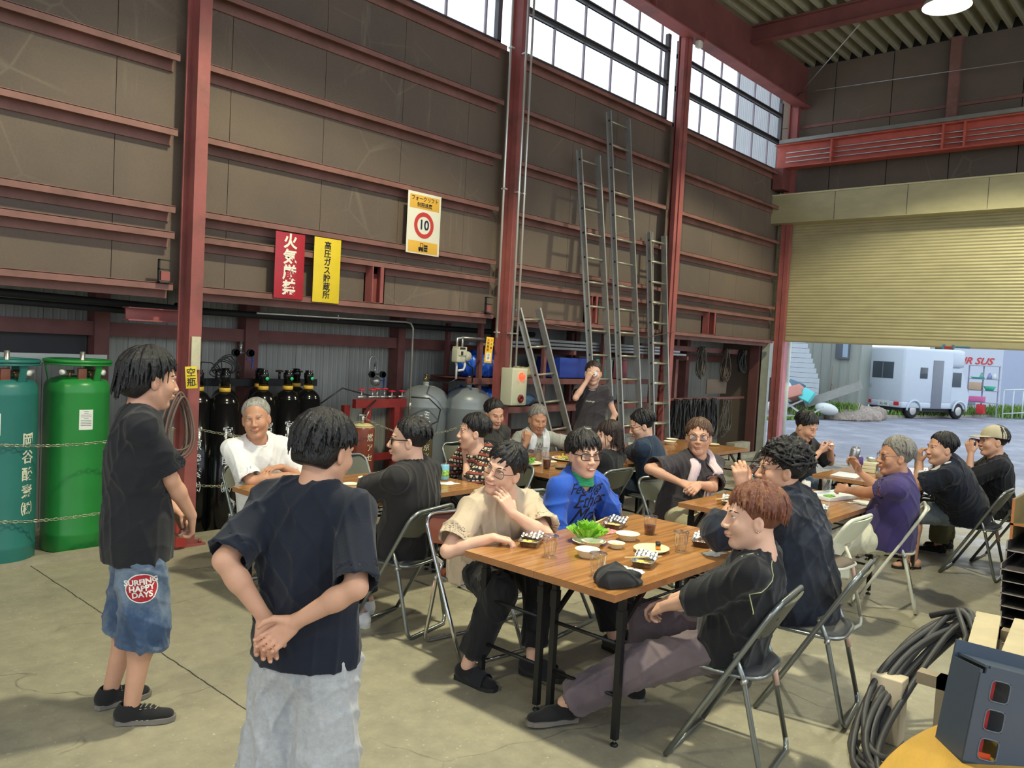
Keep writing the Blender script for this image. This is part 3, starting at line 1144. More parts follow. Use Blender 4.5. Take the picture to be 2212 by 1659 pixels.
        if wr is not None:
            G = np.stack([F[np.minimum(I + 1, nx - 1), J, K] - F[I, J, K], F[I, np.minimum(J + 1, ny - 1), K] - F[I, J, K], F[I, J, np.minimum(K + 1, nz - 1)] - F[I, J, K]], 1)
            G /= np.linalg.norm(G, axis=1)[:, None] + 1e-9
            v = v + G * wr(v)[:, None]
        return v.astype(np.float64), f
def net_obj(name, fld, m, parent=None, wr=None, smooth_it=1):
    v, f = fld.mesh(wr)
    if v is None:
        return None
    for _ in range(smooth_it):
        acc = np.zeros_like(v)
        c = np.zeros(len(v))
        for a, b in ((0, 1), (1, 2), (2, 3), (3, 0)):
            np.add.at(acc, f[:, a], v[f[:, b]])
            np.add.at(acc, f[:, b], v[f[:, a]])
            np.add.at(c, f[:, a], 1)
            np.add.at(c, f[:, b], 1)
        v = v * 0.5 + 0.5 * acc / np.maximum(c, 1)[:, None]
    me = bpy.data.meshes.new(name)
    me.vertices.add(len(v))
    me.vertices.foreach_set('co', v.astype(np.float32).ravel())
    me.loops.add(len(f) * 4)
    me.loops.foreach_set('vertex_index', f.astype(np.int32).ravel())
    me.polygons.add(len(f))
    me.polygons.foreach_set('loop_start', np.arange(0, len(f) * 4, 4, dtype=np.int32))
    me.polygons.foreach_set('use_smooth', np.ones(len(f), bool))
    me.update(calc_edges=True)
    me.materials.append(m)
    o = bpy.data.objects.new(name, me)
    COL.objects.link(o)
    if parent is not None:
        o.parent = parent
    return o
def folds(seed, amp, freq=22, up=(0, 0, 1)):
    """cloth folds: warped, sharpened waves"""
    r = np.random.RandomState(seed)
    D = r.normal(size=(7, 3))
    D[:, 2] *= 0.45
    D /= np.linalg.norm(D, axis=1)[:, None]
    ph = r.rand(7) * 6.28
    fr = freq * (0.6 + 0.9 * r.rand(7))
    def fn(v):
        w = np.stack([np.sin(v @ r.RAND[i] * 7 + i) for i in range(3)], 1) * 0.05 if hasattr(r, 'RAND') else np.sin(v[:, [1, 2, 0]] * 9 + ph[:3]) * 0.045
        q = v + w
        s = 0
        for i in range(7):
            a = np.sin(q @ D[i] * fr[i] + ph[i])
            s = s + (1 - np.abs(a)) ** 3 * np.clip(np.sin(q @ D[(i + 3) % 7] * 6 + ph[i] * 2) + 0.25, 0, 1)
        return (s - 0.45) * amp
    return fn
# ------------------------------------------------------------------ people
def skin_mat(name, c):
    m = mat(name, c, 0.5, vary=0.07, scale=9, bump=0.04, bscale=120)
    b = m.node_tree.nodes['Principled BSDF']
    b.inputs['Subsurface Weight'].default_value = 0.08
    b.inputs['Subsurface Radius'].default_value = (0.02, 0.008, 0.004)
    return m
SK = {'fair': skin_mat('skin_fair', srgb(218, 174, 152)), 'mid': skin_mat('skin_warm', srgb(204, 156, 130)), 'tan': skin_mat('skin_tan', srgb(190, 140, 112))}
def hair_mat(name, c, c2):
    m = mat(name, c, 0.34, vary=0.35, scale=60, bump=0.5, bscale=260, stretch=(1, 1, 0.25), second=c2, sec=(0.5, 0.75))
    return m
HR = {'black': hair_mat('hair_black', srgb(24, 23, 25), srgb(46, 44, 46)), 'grey': hair_mat('hair_grey', srgb(128, 124, 118), srgb(80, 76, 72)),
      'silver': hair_mat('hair_silver', srgb(150, 148, 142), srgb(112, 108, 102)), 'brown': hair_mat('hair_dyed_brown', srgb(112, 66, 50), srgb(164, 118, 74)),
      'dark': hair_mat('hair_dark_brown', srgb(44, 33, 30), srgb(70, 54, 48)), 'mid': hair_mat('hair_brown', srgb(80, 56, 42), srgb(112, 84, 62))}
M_eyew = mat('eye_white', srgb(226, 222, 216), 0.25, vary=0)
M_eyed = mat('eye_dark', srgb(26, 18, 16), 0.15, vary=0)
M_lip = mat('lip', srgb(178, 98, 90), 0.45, vary=0.05)
M_tooth = mat('teeth', srgb(232, 226, 210), 0.3, vary=0)
M_glf = mat('glasses_frame_dark', srgb(28, 26, 28), 0.3, vary=0)
M_glm = mat('glasses_frame_metal', srgb(120, 112, 104), 0.25, 0.8, vary=0)
M_lensg = None
def lens_material():
    global M_lensg
    if M_lensg: return M_lensg
    m = bpy.data.materials.new('spectacle_lens')
    m.use_nodes = True
    nt = m.node_tree
    nt.nodes.clear()
    o = node(nt, 'ShaderNodeOutputMaterial')
    a = node(nt, 'ShaderNodeBsdfTransparent')
    g = node(nt, 'ShaderNodeBsdfGlossy')
    g.inputs['Roughness'].default_value = 0.03
    fr = node(nt, 'ShaderNodeFresnel')
    fr.inputs[0].default_value = 1.5
    mx = node(nt, 'ShaderNodeMixShader')
    nt.links.new(fr.outputs[0], mx.inputs[0])
    nt.links.new(a.outputs[0], mx.inputs[1])
    nt.links.new(g.outputs[0], mx.inputs[2])
    nt.links.new(mx.outputs[0], o.inputs[0])
    M_lensg = m
    return m
def cloth(name, c, rough=0.85, **k):
    return mat(name, c, rough, vary=k.pop('vary', 0.1), scale=k.pop('scale', 12), bump=k.pop('bump', 0.25), bscale=k.pop('bscale', 300), spec=0.25, sheen=0.15, **k)

def frame(yaw, pitch=0.0, roll=0.0):
    """rows fwd, left, up"""
    y, p = math.radians(yaw), math.radians(pitch)
    f = np.array([math.cos(y) * math.cos(p), math.sin(y) * math.cos(p), -math.sin(p)])
    l = np.array([-math.sin(y), math.cos(y), 0.0])
    u = np.cross(f, l)
    r = math.radians(roll)
    return np.array([f, math.cos(r) * l + math.sin(r) * u, -math.sin(r) * l + math.cos(r) * u])
def ik(a, t, l1, l2, hint):
    a, t = np.asarray(a, float), np.asarray(t, float)
    d = t - a
    L = np.linalg.norm(d)
    mx = (l1 + l2) * 0.995
    if L > mx:
        t = a + d / L * mx
        d = t - a
        L = mx
    if L < abs(l1 - l2) + 0.02:
        L = abs(l1 - l2) + 0.02
    u = d / (np.linalg.norm(d) + 1e-9)
    x = (l1 * l1 - l2 * l2 + L * L) / (2 * L)
    y = math.sqrt(max(l1 * l1 - x * x, 0))
    h = np.asarray(hint, float)
    h = h - u * (h @ u)
    h = unit(h)
    return a + u * x + h * y, t

def head_field(F, C, R, s, neck_to, wide=1.0):
    """skull, face, ears and neck; C head centre, R rows fwd/left/up"""
    def W(x, y, z): return C + (R[0] * x + R[1] * y + R[2] * z) * s
    F.cap(W(-0.022, 0, -0.05), neck_to, 0.053 * s, 0.06 * s, k=0.03 * s)
    F.ell(W(-0.014, 0, 0.03), np.array((0.094, 0.075 * wide, 0.083)) * s, R, k=0.02 * s)
    F.ell(W(0.022, 0, -0.035), np.array((0.064, 0.06 * wide, 0.078)) * s, R, k=0.03 * s)
    F.cap(W(0.0, 0.05 * wide, -0.055), W(0.052, 0.016, -0.1), 0.016 * s, 0.014 * s, k=0.03 * s)
    F.cap(W(0.0, -0.05 * wide, -0.055), W(0.052, -0.016, -0.1), 0.016 * s, 0.014 * s, k=0.03 * s)
    F.ell(W(0.062, 0, -0.1), np.array((0.02, 0.024, 0.016)) * s, R, k=0.018 * s)
    for i in (-1, 1):
        F.ell(W(0.056, 0.036 * i, -0.03), np.array((0.024, 0.024, 0.024)) * s, R, k=0.025 * s)
        F.ell(W(0.094, 0.031 * i, 0.002), np.array((0.013, 0.02, 0.011)) * s, R, k=0.012 * s, op='-')
    F.cap(W(0.078, 0.032, 0.02), W(0.078, -0.032, 0.02), 0.0085 * s, k=0.014 * s)
    F.cap(W(0.084, 0, 0.008), W(0.104, 0, -0.032), 0.0065 * s, 0.0105 * s, k=0.012 * s)
    for i in (-1, 1):
        F.ell(W(0.096, 0.0125 * i, -0.036), np.array((0.011, 0.0085, 0.008)) * s, R, k=0.006 * s)
    F.ell(W(0.088, 0, -0.06), np.array((0.012, 0.024, 0.0075)) * s, R, k=0.006 * s)
    F.ell(W(0.084, 0, -0.071), np.array((0.012, 0.02, 0.007)) * s, R, k=0.006 * s)
    for i in (-1, 1):
        E = np.array([R[0] * 0.9 - R[1] * 0.35 * i, R[1] * 0.9 * i + R[0] * 0.35, R[2]])
        E[1] *= 1
        F.ell(W(-0.006, 0.077 * i * wide, -0.012), np.array((0.019, 0.0085, 0.031)) * s, E, k=0.006 * s)
        F.ell(W(0.0, 0.086 * i * wide, -0.008), np.array((0.011, 0.006, 0.018)) * s, E, k=0.003 * s, op='-')
    return W

def hand_field(F, wrist, d, n, side, s, curl=0.5, spread=1.0, thumb=0.6, tilt=0.0):
    """d: along the fingers, n: palm normal (palm side), side: +1 if the thumb lies towards cross(d, n)"""
    d, n = unit(d), np.asarray(n, float)
    n = unit(n - d * (n @ d))
    t = np.cross(d, n) * side
    w = np.asarray(wrist, float)
    F.cap(w, w + d * 0.03 * s, 0.024 * s, 0.027 * s, k=0.012, flat=(n, 0.62))
    for q in (-0.021, -0.007, 0.007, 0.021):
        F.cap(w + d * 0.022 * s + t * q * 0.8 * s, w + d * 0.078 * s + t * q * 1.25 * s, 0.0145 * s, 0.0118 * s, k=0.008)
    L = [0.062, 0.074, 0.07, 0.055]
    for i in range(4):
        q = 0.0285 - 0.019 * i
        base = w + (d * (0.084 - 0.003 * abs(i - 1.2)) + t * q) * s
        sp = t * (q * 1.6) * spread
        c = curl * (0.8 + 0.12 * i)
        a1, a2, a3 = c * 0.7, c * 1.7, c * 2.4
        p0 = base
        for seg, (a, fl, r0, r1) in enumerate(((a1, 0.46, 0.0092, 0.0086), (a2, 0.31, 0.0086, 0.0078), (a3, 0.23, 0.0078, 0.0068))):
            dr = unit(d * math.cos(a) + n * math.sin(a) + sp * (1.0 if seg == 0 else 0.4))
            p1 = p0 + dr * L[i] * 1.05 * fl * s
            F.cap(p0, p1, r0 * s, r1 * s, k=0.0035)
            p0 = p1
    b0 = w + (d * 0.018 + t * 0.024 + n * 0.006) * s
    b1 = b0 + unit(d * 0.75 + t * 0.75 + n * (0.2 + 0.4 * thumb)) * 0.036 * s
    b2 = b1 + unit(d * 0.95 + t * (0.5 - 0.7 * thumb) + n * (0.15 + 0.7 * thumb)) * 0.03 * s
    b3 = b2 + unit(d * 1.0 - t * 0.3 * thumb + n * 0.6 * thumb) * 0.024 * s
    F.cap(b0, b1, 0.015 * s, 0.0115 * s, k=0.01)
    F.cap(b1, b2, 0.0112 * s, 0.0098 * s, k=0.004)
    F.cap(b2, b3, 0.0098 * s, 0.008 * s, k=0.003)

def hair_obj(C, R, s, st, colour, parent, seed, wide=1.0):
    """st: style numbers; locks laid over the skull from the crown"""
    rs = np.random.RandomState(seed)
    def W(x, y, z): return C + (R[0] * x + R[1] * y + R[2] * z) * s
    F = Field([W(x, y, z) for x in (-0.13, 0.13) for y in (-0.12, 0.12) for z in (-0.12 - st.get('long', 0), 0.15)], 0.02, 0.0034 if st.get('fine') else 0.0042)
    th = st.get('thick', 0.012)
    F.ell(W(-0.02, 0, 0.036), np.array((0.094 + th * 0.4, (0.076 + th * 0.45) * wide, 0.082 + th * 0.45)) * s, R, k=0.01)
    if st.get('back', 0.0):
        F.ell(W(-0.05, 0, -0.02), np.array((0.06 + th, (0.066 + th * 0.7) * wide, 0.06 + st['back'])) * s, R, k=0.02)
    # clear the face and the neck below the hairline
    hl = st.get('hairline', 0.055) + 0.016
    F.cut(W(0.062, 0, hl), R[0] * 0.8 - R[2] * 0.6, 0.006, None, None)
    hl -= 0.016
    nape = st.get('nape', -0.06)
    F.cut(W(-0.06, 0, nape), R[0] * -0.15 - R[2], 0.006)
    F.cut(W(0.015, 0, st.get('side', 0.0)), R[0] * 0.75 - R[2] * 0.66, 0.006)
    crown = np.array(st.get('crown', (-0.035, 0.0, 1.0)))
    N = st.get('n', 110)
    curl = st.get('curl', 0.0)
    for i in range(N):
        az = 2 * PI * (i + rs.rand()) / N if i % 3 else rs.rand() * 2 * PI
        front = max(0.0, math.cos(az))
        sidew = abs(math.sin(az))
        back = max(0.0, -math.cos(az))
        # polar angle where the lock ends
        end = st.get('af', 1.0) * front ** 1.5 + st.get('as', 1.75) * sidew ** 1.5 + st.get('ab', 2.1) * back ** 1.5
        end = end / (front ** 1.5 + sidew ** 1.5 + back ** 1.5) * (0.82 + 0.25 * rs.rand())
        st0 = rs.rand() * 0.9 * min(1, end)
        lift = th * (0.15 + 1.15 * rs.rand())
        sway = (rs.rand() - 0.5) * 0.5 + st.get('sweep', 0.0) * front
        pts = []
        nseg = 5
        for j in range(nseg + 1):
            u = j / nseg
            th_ = st0 + (end - st0) * u
            a = az + sway * u + curl * 0.35 * math.sin(u * 9 + i)
            rad = 1.0 + (lift + st.get('flare', 0.0) * u * u) / 0.085
            x = -0.014 - 0.012 + 0.092 * math.sin(th_) * math.cos(a) * rad
            y = 0.076 * wide * math.sin(th_) * math.sin(a) * rad
            z = 0.033 + 0.083 * math.cos(th_) * rad
            if th_ > PI / 2:
                z = 0.033 - (th_ - PI / 2) * 0.09 - st.get('long', 0) * (u if end > 1.6 else 0)
                rr = 1.0 + 0.04 * (1 if st.get('long', 0) else -1.5) * (th_ - PI / 2)
                x = -0.026 + 0.09 * math.cos(a) * rad * rr
                y = 0.076 * wide * math.sin(a) * rad * rr
            if curl:
                x += curl * 0.006 * math.sin(i * 3 + j * 2.1)
                y += curl * 0.006 * math.cos(i * 5 + j * 1.7)
                z += curl * 0.006 * math.sin(i * 7 + j * 2.9)
            pts.append(W(x, y, z))
        r0 = (0.0052 + 0.0038 * rs.rand()) * s
        for j in range(nseg):
            F.cap(pts[j], pts[j + 1], r0 * (1 - 0.12 * j), r0 * (1 - 0.12 * (j + 1)) if j < nseg - 1 else 0.0022, k=0.003)
    if st.get('clear', True):
        F.ell(W(0.085, 0, -0.035), np.array((0.055, 0.05, 0.062)) * s, R, k=0.004, op='-')
        for i in (-1, 1):
            F.ell(W(0.0, 0.088 * i * wide, -0.014), np.array((0.018, 0.022, 0.026)) * s * (0 if st.get('cover_ear') else 1) + 1e-4, R, k=0.003, op='-')
    return net_obj('hair', F, HR[colour], parent, smooth_it=0)

PEOPLE = {}
def person(key, label, head, hyaw, pel, yaw, hpitch=0, hroll=0, s=0.96, cyaw=None, skin='mid', hair=('black', {}), group=None,
           hands=None, feet=None, knees=None, elbows=None, shirt=None, pants=None, shoes=None, h=0.0055, wide=1.0, build=1.0, face=None, seed=1, glasses=None, stand=False, shw=0.172, hs=1.1):
    """hands: {'L': dict(p, d, n, curl), 'R': ...}; feet {'L': (x, y, z, toe_yaw)}"""
    t = thing('person', label, 'person', (pel[0], pel[1], 0), 0, group)
    base = np.array([pel[0], pel[1], 0.0])
    C = np.array(head, float)
    R = frame(hyaw, hpitch, hroll)
    B = frame(yaw)
    CB = frame(yaw if cyaw is None else cyaw)
    P = np.array(pel, float)
    Nk = C - np.array([0, 0, 0.115]) * s * hs - R[0] * 0.04 * s - R[2] * 0.03 * s
    sp = unit(Nk - P)
    SC_ = Nk - sp * 0.05 * s - CB[0] * 0.005
    CH_ = P + (Nk - P) * 0.6 - CB[0] * 0.012 * s + CB[0] * 0.0
    side = CB[1]
    upc = unit(np.cross(CB[0] - sp * (CB[0] @ sp), side)) if False else sp
    sh = {'L': SC_ + side * shw * s * build, 'R': SC_ - side * shw * s * build}
    hip = {'L': P + B[1] * 0.085 * s, 'R': P - B[1] * 0.085 * s}
    ul, fl_, tl, ll = 0.275 * s, 0.235 * s, 0.405 * s, 0.395 * s
    hands = hands or {}
    feet = feet or {}
    elb, wri, kne, ank = {}, {}, {}, {}
    for q in 'LR':
        sg = 1 if q == 'L' else -1
        hd = hands.get(q) or dict(p=sh[q] + np.array([0, 0, -0.5]) + B[0] * 0.05, d=(0, 0, -1), n=-B[1] * sg, curl=0.5)
        hands[q] = hd
        hint = (elbows or {}).get(q, -CB[0] * 0.5 + side * sg * 0.6 - np.array([0, 0, 1.0]))
        elb[q], wri[q] = ik(sh[q], hd['p'], ul, fl_, hint)
        fp = feet.get(q)
        if fp is None:
            fp = (P[0] + B[0][0] * 0.42 + B[1][0] * 0.1 * sg, P[1] + B[0][1] * 0.42 + B[1][1] * 0.1 * sg, 0.09, yaw) if not stand else (hip[q][0], hip[q][1], 0.085, yaw)
            feet[q] = fp
        hint = (knees or {}).get(q, B[0] + np.array([0, 0, 0.8]) if not stand else B[0])
        if stand:
            dd_ = np.linalg.norm(np.array(fp[:3]) - hip[q]) * 1.004 / (tl + ll)
            kne[q], ank[q] = ik(hip[q], fp[:3], tl * dd_, ll * dd_, hint)
        else:
            kne[q], ank[q] = ik(hip[q], fp[:3], tl, ll, hint)
    allp = [C + R[2] * 0.13, C - R[2] * 0.15, P, Nk] + list(sh.values()) + list(hip.values()) + list(elb.values()) + list(wri.values()) + list(kne.values()) + list(ank.values())
    for q in 'LR':
        allp.append(wri[q] + unit(hands[q]['d']) * 0.2 * s)
    off = lambda p: np.asarray(p, float) - base
    # ---- the body itself
    F = Field([off(p) for p in allp], 0.11, h)
    bs, s = s, s * hs
    W = head_field(F, off(C), R, s, off(Nk), wide)
    s = bs
    o_ = off
    F.cap(o_(Nk), o_(SC_), 0.055 * s, 0.06 * s, k=0.03)
    F.cap(o_(SC_), o_(P), 0.085 * s * build, 0.09 * s * build, k=0.03, flat=(CB[0], 0.75))
    F.cap(o_(hip['L']), o_(hip['R']), 0.08 * s, k=0.02)
    for q in 'LR':
        F.cap(o_(SC_), o_(sh[q]), 0.04 * s, 0.046 * s, k=0.03)
        F.cap(o_(sh[q]), o_(elb[q]), 0.046 * s * build, 0.036 * s * build, k=0.02)
        e2w = wri[q] - elb[q]
        F.cap(o_(elb[q]), o_(elb[q] + e2w * 0.35), 0.036 * s * build, 0.037 * s * build, k=0.012)
        F.cap(o_(elb[q] + e2w * 0.3), o_(wri[q]), 0.036 * s * build, 0.0235 * s, k=0.014)
        sg = 1 if q == 'L' else -1
        hd = hands[q]
        nn = np.asarray(hd['n'], float)
        dd = unit(hd['d'])
        nn = unit(nn - dd * (nn @ dd))
        # thumb side: left hand, fingers up, palm forward -> thumb to the right
        thumb_dir = 1 if q == 'L' else -1
        hand_field(F, o_(wri[q]), hd['d'], nn, -thumb_dir, s * hd.get('s', 1.0), hd.get('curl', 0.5), hd.get('spread', 1.0), hd.get('thumb', 0.5))
        F.cap(o_(hip[q]), o_(kne[q]), 0.075 * s, 0.05 * s, k=0.03)
        k2a = ank[q] - kne[q]
        F.cap(o_(kne[q]), o_(kne[q] + k2a * 0.35), 0.049 * s, 0.052 * s, k=0.02)
        F.cap(o_(kne[q] + k2a * 0.3), o_(ank[q]), 0.052 * s, 0.034 * s, k=0.02)
    body = net_obj('body', F, SK[skin], t, smooth_it=1)
    # ---- face
    s = bs * hs
    fc = face or {}
    def surf(y, z, dx=0.0):
        p = F.march(W(0.16, y, z), -R[0], 0.2)
        if p is None:
            p = W(0.085, y, z)
        return p + R[0] * dx
    Rm = Matrix(((R[0][0], R[1][0], R[2][0]), (R[0][1], R[1][1], R[2][1]), (R[0][2], R[1][2], R[2][2]))).to_4x4()
    def put(b, p, r, M2=None):
        b.ball(Vector(p), tuple(x * s for x in r), 12, 8, Rm if M2 is None else Rm @ M2)
    ey = fc.get('eye', 0.0042)
    for i in (1, -1):
        p = surf(0.031 * i, 0.003)
        if ey > 0.001:
            b = MB()
            b.use(M_eyew)
            put(b, p - R[0] * 0.0055 * s, (0.009, 0.0135, ey + 0.002), Matrix.Rotation(0.0, 4, 'X'))
            b.use(M_eyed)
            g = fc.get('gaze', 0.0)
            put(b, surf(0.031 * i + g, 0.003) - R[0] * 0.0025 * s, (0.006, 0.0058, min(0.0056, ey + 0.001)))
            b.cur = 1
            a0 = surf(0.017 * i, 0.003) + R[0] * 0.0005
            a1 = surf(0.031 * i, 0.003 + ey * 1.25) + R[0] * 0.001
            a2 = surf(0.046 * i, 0.001) + R[0] * 0.0005
            b.tube([a0, (a0 + a1) / 2 + R[2] * 0.0012, a1, (a1 + a2) / 2 + R[2] * 0.001, a2], [0.0008, 0.0015, 0.0017, 0.0015, 0.0008], 5)
            b.build('eye', None, t)
        else:
            a0, a1, a2 = surf(0.018 * i, 0.0), surf(0.031 * i, 0.0015), surf(0.045 * i, -0.001)
            MB().tube([a0, a1, a2], [0.0008, 0.0018, 0.0008], 5).build('eye', M_eyed, t)
        q0, q1, q2 = surf(0.016 * i, 0.021), surf(0.032 * i, 0.027 + fc.get('brow', 0)), surf(0.049 * i, 0.022)
        MB().tube([q0, (q0 + q1) / 2 + R[2] * 0.001, q1, (q1 + q2) / 2, q2], [0.0016, 0.0034, 0.0034, 0.0026, 0.0012], 6).build('eyebrow', HR[fc.get('browc', 'black' if hair[0] in ('black', 'brown') else hair[0])], t)
    mt = fc.get('mouth', 'closed')
    if mt != 'hidden':
        w_ = 0.024 if mt != 'smile' else 0.03
        up = 0.004 if mt == 'smile' else 0.0
        pts = [surf(w_ * u, -0.0655 + up * abs(u) * 1.2) + R[0] * 0.0008 for u in (-1, -0.5, 0, 0.5, 1)]
        if mt == 'teeth':
            b = MB().use(M_lip)
            c_ = surf(0, -0.066)
            b.ball(Vector(c_ - R[0] * 0.004), (0.009 * s, 0.024 * s, 0.011 * s), 16, 10, Rm)
            b.use(M_tooth).ball(Vector(c_ - R[0] * 0.0015), (0.0095 * s, 0.019 * s, 0.0065 * s), 16, 10, Rm)
            b.build('mouth', None, t)
        else:
            MB().tube(pts, [0.001, 0.003, 0.0036, 0.003, 0.001], 6).build('mouth', M_lip, t)
    if glasses:
        kind = glasses
        gm = M_glf if kind != 'metal' else M_glm
        b = MB()
        rr = 0.0016 if kind != 'thick' else 0.0026
        gx = 0.013
        for i in (1, -1):
            c = surf(0.033 * i, -0.002) + R[0] * gx
            ring = []
            for k in range(18):
                a = 2 * PI * k / 18
                e = 0.55
                ring.append(c + R[1] * 0.026 * s * math.copysign(abs(math.cos(a)) ** e, math.cos(a)) + R[2] * 0.0185 * s * math.copysign(abs(math.sin(a)) ** e, math.sin(a)) - R[0] * 0.004 * abs(math.cos(a)) * (1 if math.cos(a) * i > 0 else 0))
            b.tube(ring, rr, 6, closed=True)
            tip = W(-0.012, 0.079 * i * wide, 0.008)
            st_ = c + R[1] * 0.027 * i * s + R[2] * 0.008 * s - R[0] * 0.004
            mid = W(0.05, 0.079 * i * wide, 0.008)
            b.tube([st_, mid, tip, W(-0.03, 0.078 * i * wide, -0.012)], rr * 1.2, 6)
        c0 = surf(0.0, 0.004) + R[0] * 0.006
        b.tube([surf(0.033, -0.002) + R[0] * gx - R[1] * 0.026 * s + R[2] * 0.004, c0, surf(-0.033, -0.002) + R[0] * gx + R[1] * 0.026 * s + R[2] * 0.004], rr, 6)
        g = b.build('glasses', gm, t)
        for i in (1, -1):
            c = surf(0.033 * i, -0.002) + R[0] * gx
            l = MB()
            ring = [c + R[1] * 0.025 * s * math.copysign(abs(math.cos(2 * PI * k / 18)) ** 0.55, math.cos(2 * PI * k / 18)) + R[2] * 0.018 * s * math.copysign(abs(math.sin(2 * PI * k / 18)) ** 0.55, math.sin(2 * PI * k / 18)) for k in range(18)]
            l.add(ring, [tuple(range(18))])
            l.build('lens', lens_material(), g)
    if hair[1] is not None:
        hair_obj(off(C), R, s, hair[1], hair[0], t, seed, wide)
    s = bs
    # ---- shirt
    if shirt:
        m = shirt['m']
        lo = shirt.get('loose', 0.0)
        G = Field([off(p) for p in [Nk, P - np.array([0, 0, 0.12]), sh['L'], sh['R'], elb['L'], elb['R'], P + B[1] * 0.18, P - B[1] * 0.18, P + B[0] * 0.12, P - B[0] * 0.12] + ([wri['L'], wri['R']] if shirt.get('sleeve', 0.6) > 1 else [])], 0.13, shirt.get('h', 0.0065))
        bw = build
        fl2 = (CB[0], 0.66)
        bw = build
        fl2 = (CB[0], 0.66)
        sl = shirt.get('sleeve', 0.62)
        for q in 'LR':
            a, b2 = sh[q], elb[q]
            if isinstance(sl, dict): sq = sl[q]
            else: sq = sl
            sr = (0.056 + lo * 0.7) * s * bw
            s0 = (0.053 + lo * 0.28) * s * bw
            e1 = a + (b2 - a) * min(sq, 1.0)
            G.cap(o_(a), o_(e1 + (unit(b2 - a) * 0.02 if sq <= 1 else 0)), s0, sr * 1.06, k=0.035)
            if sq > 1:
                e2 = b2 + (wri[q] - b2) * (sq - 1)
                G.cap(o_(b2), o_(e2 + unit(wri[q] - b2) * 0.02), sr * 0.95, sr * 0.78, k=0.02)
                ax, ep, er = unit(wri[q] - b2), e2, sr * 0.8
            else:
                ax, ep, er = unit(b2 - a), e1, sr * 1.05
            bb = 0.13
            G.cut(o_(ep), ax, 0.003, o_(ep) - bb * 0.75, o_(ep) + bb * 0.75) if not shirt.get('nocut') else None
            G.cap(o_(ep - ax * 0.03), o_(ep + ax * 0.05), er - 0.011, k=0.002, op='-')
        G.cap(o_(SC_ - sp * 0.05), o_(CH_), (0.135 + lo) * s * bw, (0.15 + lo) * s * bw, k=0.05, flat=fl2)
        G.cap(o_(CH_), o_(P + sp * 0.03), (0.148 + lo) * s * bw, (0.155 + lo * 1.2) * s * bw, k=0.05, flat=(B[0], 0.74))
        if shirt.get('belly'):
            G.ell(o_(P + sp * 0.15 + B[0] * 0.05), (0.15, 0.14, 0.13), k=0.06)
        G.cap(o_(Nk - sp * 0.022), o_(sh['L']), 0.052 * s, (0.053 + lo * 0.3) * s, k=0.045)
        G.cap(o_(Nk - sp * 0.022), o_(sh['R']), 0.052 * s, (0.053 + lo * 0.3) * s, k=0.045)
        hem = shirt.get('hem', 0.08)
        HP = P - np.array([0, 0, hem])
        G.cap(o_(P + sp * 0.05), o_(P - np.array([0, 0, hem + 0.03])), (0.155 + lo * 1.2) * s * bw, (0.15 + lo * 1.3 + shirt.get('flare', 0)) * s * bw, k=0.05, flat=(B[0], 0.78))
        hn = np.array(shirt.get('hn', (0, 0, -1.0)))
        G.cut(o_(HP), hn, 0.004)
        nr = shirt.get('neck', 0.066)
        nd = unit(C - R[2] * 0.05 - Nk)
        G.cap(o_(Nk - sp * 0.02 + CB[0] * shirt.get('scoop', 0.008)), o_(Nk + nd * 0.12), nr * s, nr * s * 1.05, k=0.004, op='-')
        so = net_obj('shirt', G, m, t, wr=folds(seed * 3 + 1, shirt.get('amp', 0.0045) * 1.7, 30), smooth_it=1)
        PEOPLE[key + '_shirt'] = so
        if shirt.get('collar'):
            # neckband: short ring around the neck
            b = MB()
            cN = Nk - sp * 0.012
            ring = []
            A1, A2 = CB[0], CB[1]
            for k in range(24):
                a = 2 * PI * k / 24
                ring.append(o_(cN + A1 * (0.012 + 0.066 * s * math.cos(a)) + A2 * 0.072 * s * math.sin(a) - np.array([0, 0, 0.018 * (math.cos(a))])))
            b.tube(ring, shirt['collar'], 8, closed=True)
            b.build('neckband', shirt.get('cm', m), t)
    # ---- trousers
    if pants:
        lo = pants.get('loose', 0.0)
        G = Field([off(p) for p in [P + np.array([0, 0, 0.12]), hip['L'], hip['R'], kne['L'], kne['R'], ank['L'], ank['R']]], 0.14, pants.get('h', 0.0072))
        G.ell(o_(P + np.array([0, 0, 0.0]) - B[0] * 0.015), np.array((0.11, 0.15, 0.105)) * s, B, k=0.03)
        G.cap(o_(P), o_(P + sp * 0.1), 0.12 * s, 0.125 * s, k=0.04, flat=(B[0], 0.8))
        G.cut(o_(P + sp * 0.12), sp, 0.004)
        ln = pants.get('len', 1.9)   # 1 = knee, 2 = ankle
        for q in 'LR':
            lq = ln[q] if isinstance(ln, dict) else ln
            G.cap(o_(hip[q]), o_(kne[q]), (0.09 + lo * 0.35) * s, (0.068 + lo) * s, k=0.04)
            k2a = ank[q] - kne[q]
            if lq > 1:
                e = kne[q] + k2a * (lq - 1)
                G.cap(o_(kne[q]), o_(e + unit(k2a) * 0.02), (0.068 + lo) * s, (0.05 + lo * pants.get('cuff', 1.2)) * s, k=0.03)
                ax, ep, er = unit(k2a), e, (0.05 + lo * 1.2) * s
            else:
                e = hip[q] + (kne[q] - hip[q]) * lq
                ax, ep, er = unit(kne[q] - hip[q]), e, (0.07 + lo) * s
            G.cut(o_(ep), ax, 0.003, o_(ep) - 0.13, o_(ep) + 0.13) if lq > 1 else G.cut(o_(ep), ax, 0.003, o_(ep) - 0.16 + ax * 0.15, o_(ep) + 0.16 + ax * 0.15)
            G.cap(o_(ep - ax * 0.03), o_(ep + ax * 0.05), max(er - 0.012, 0.036 * s), k=0.002, op='-')
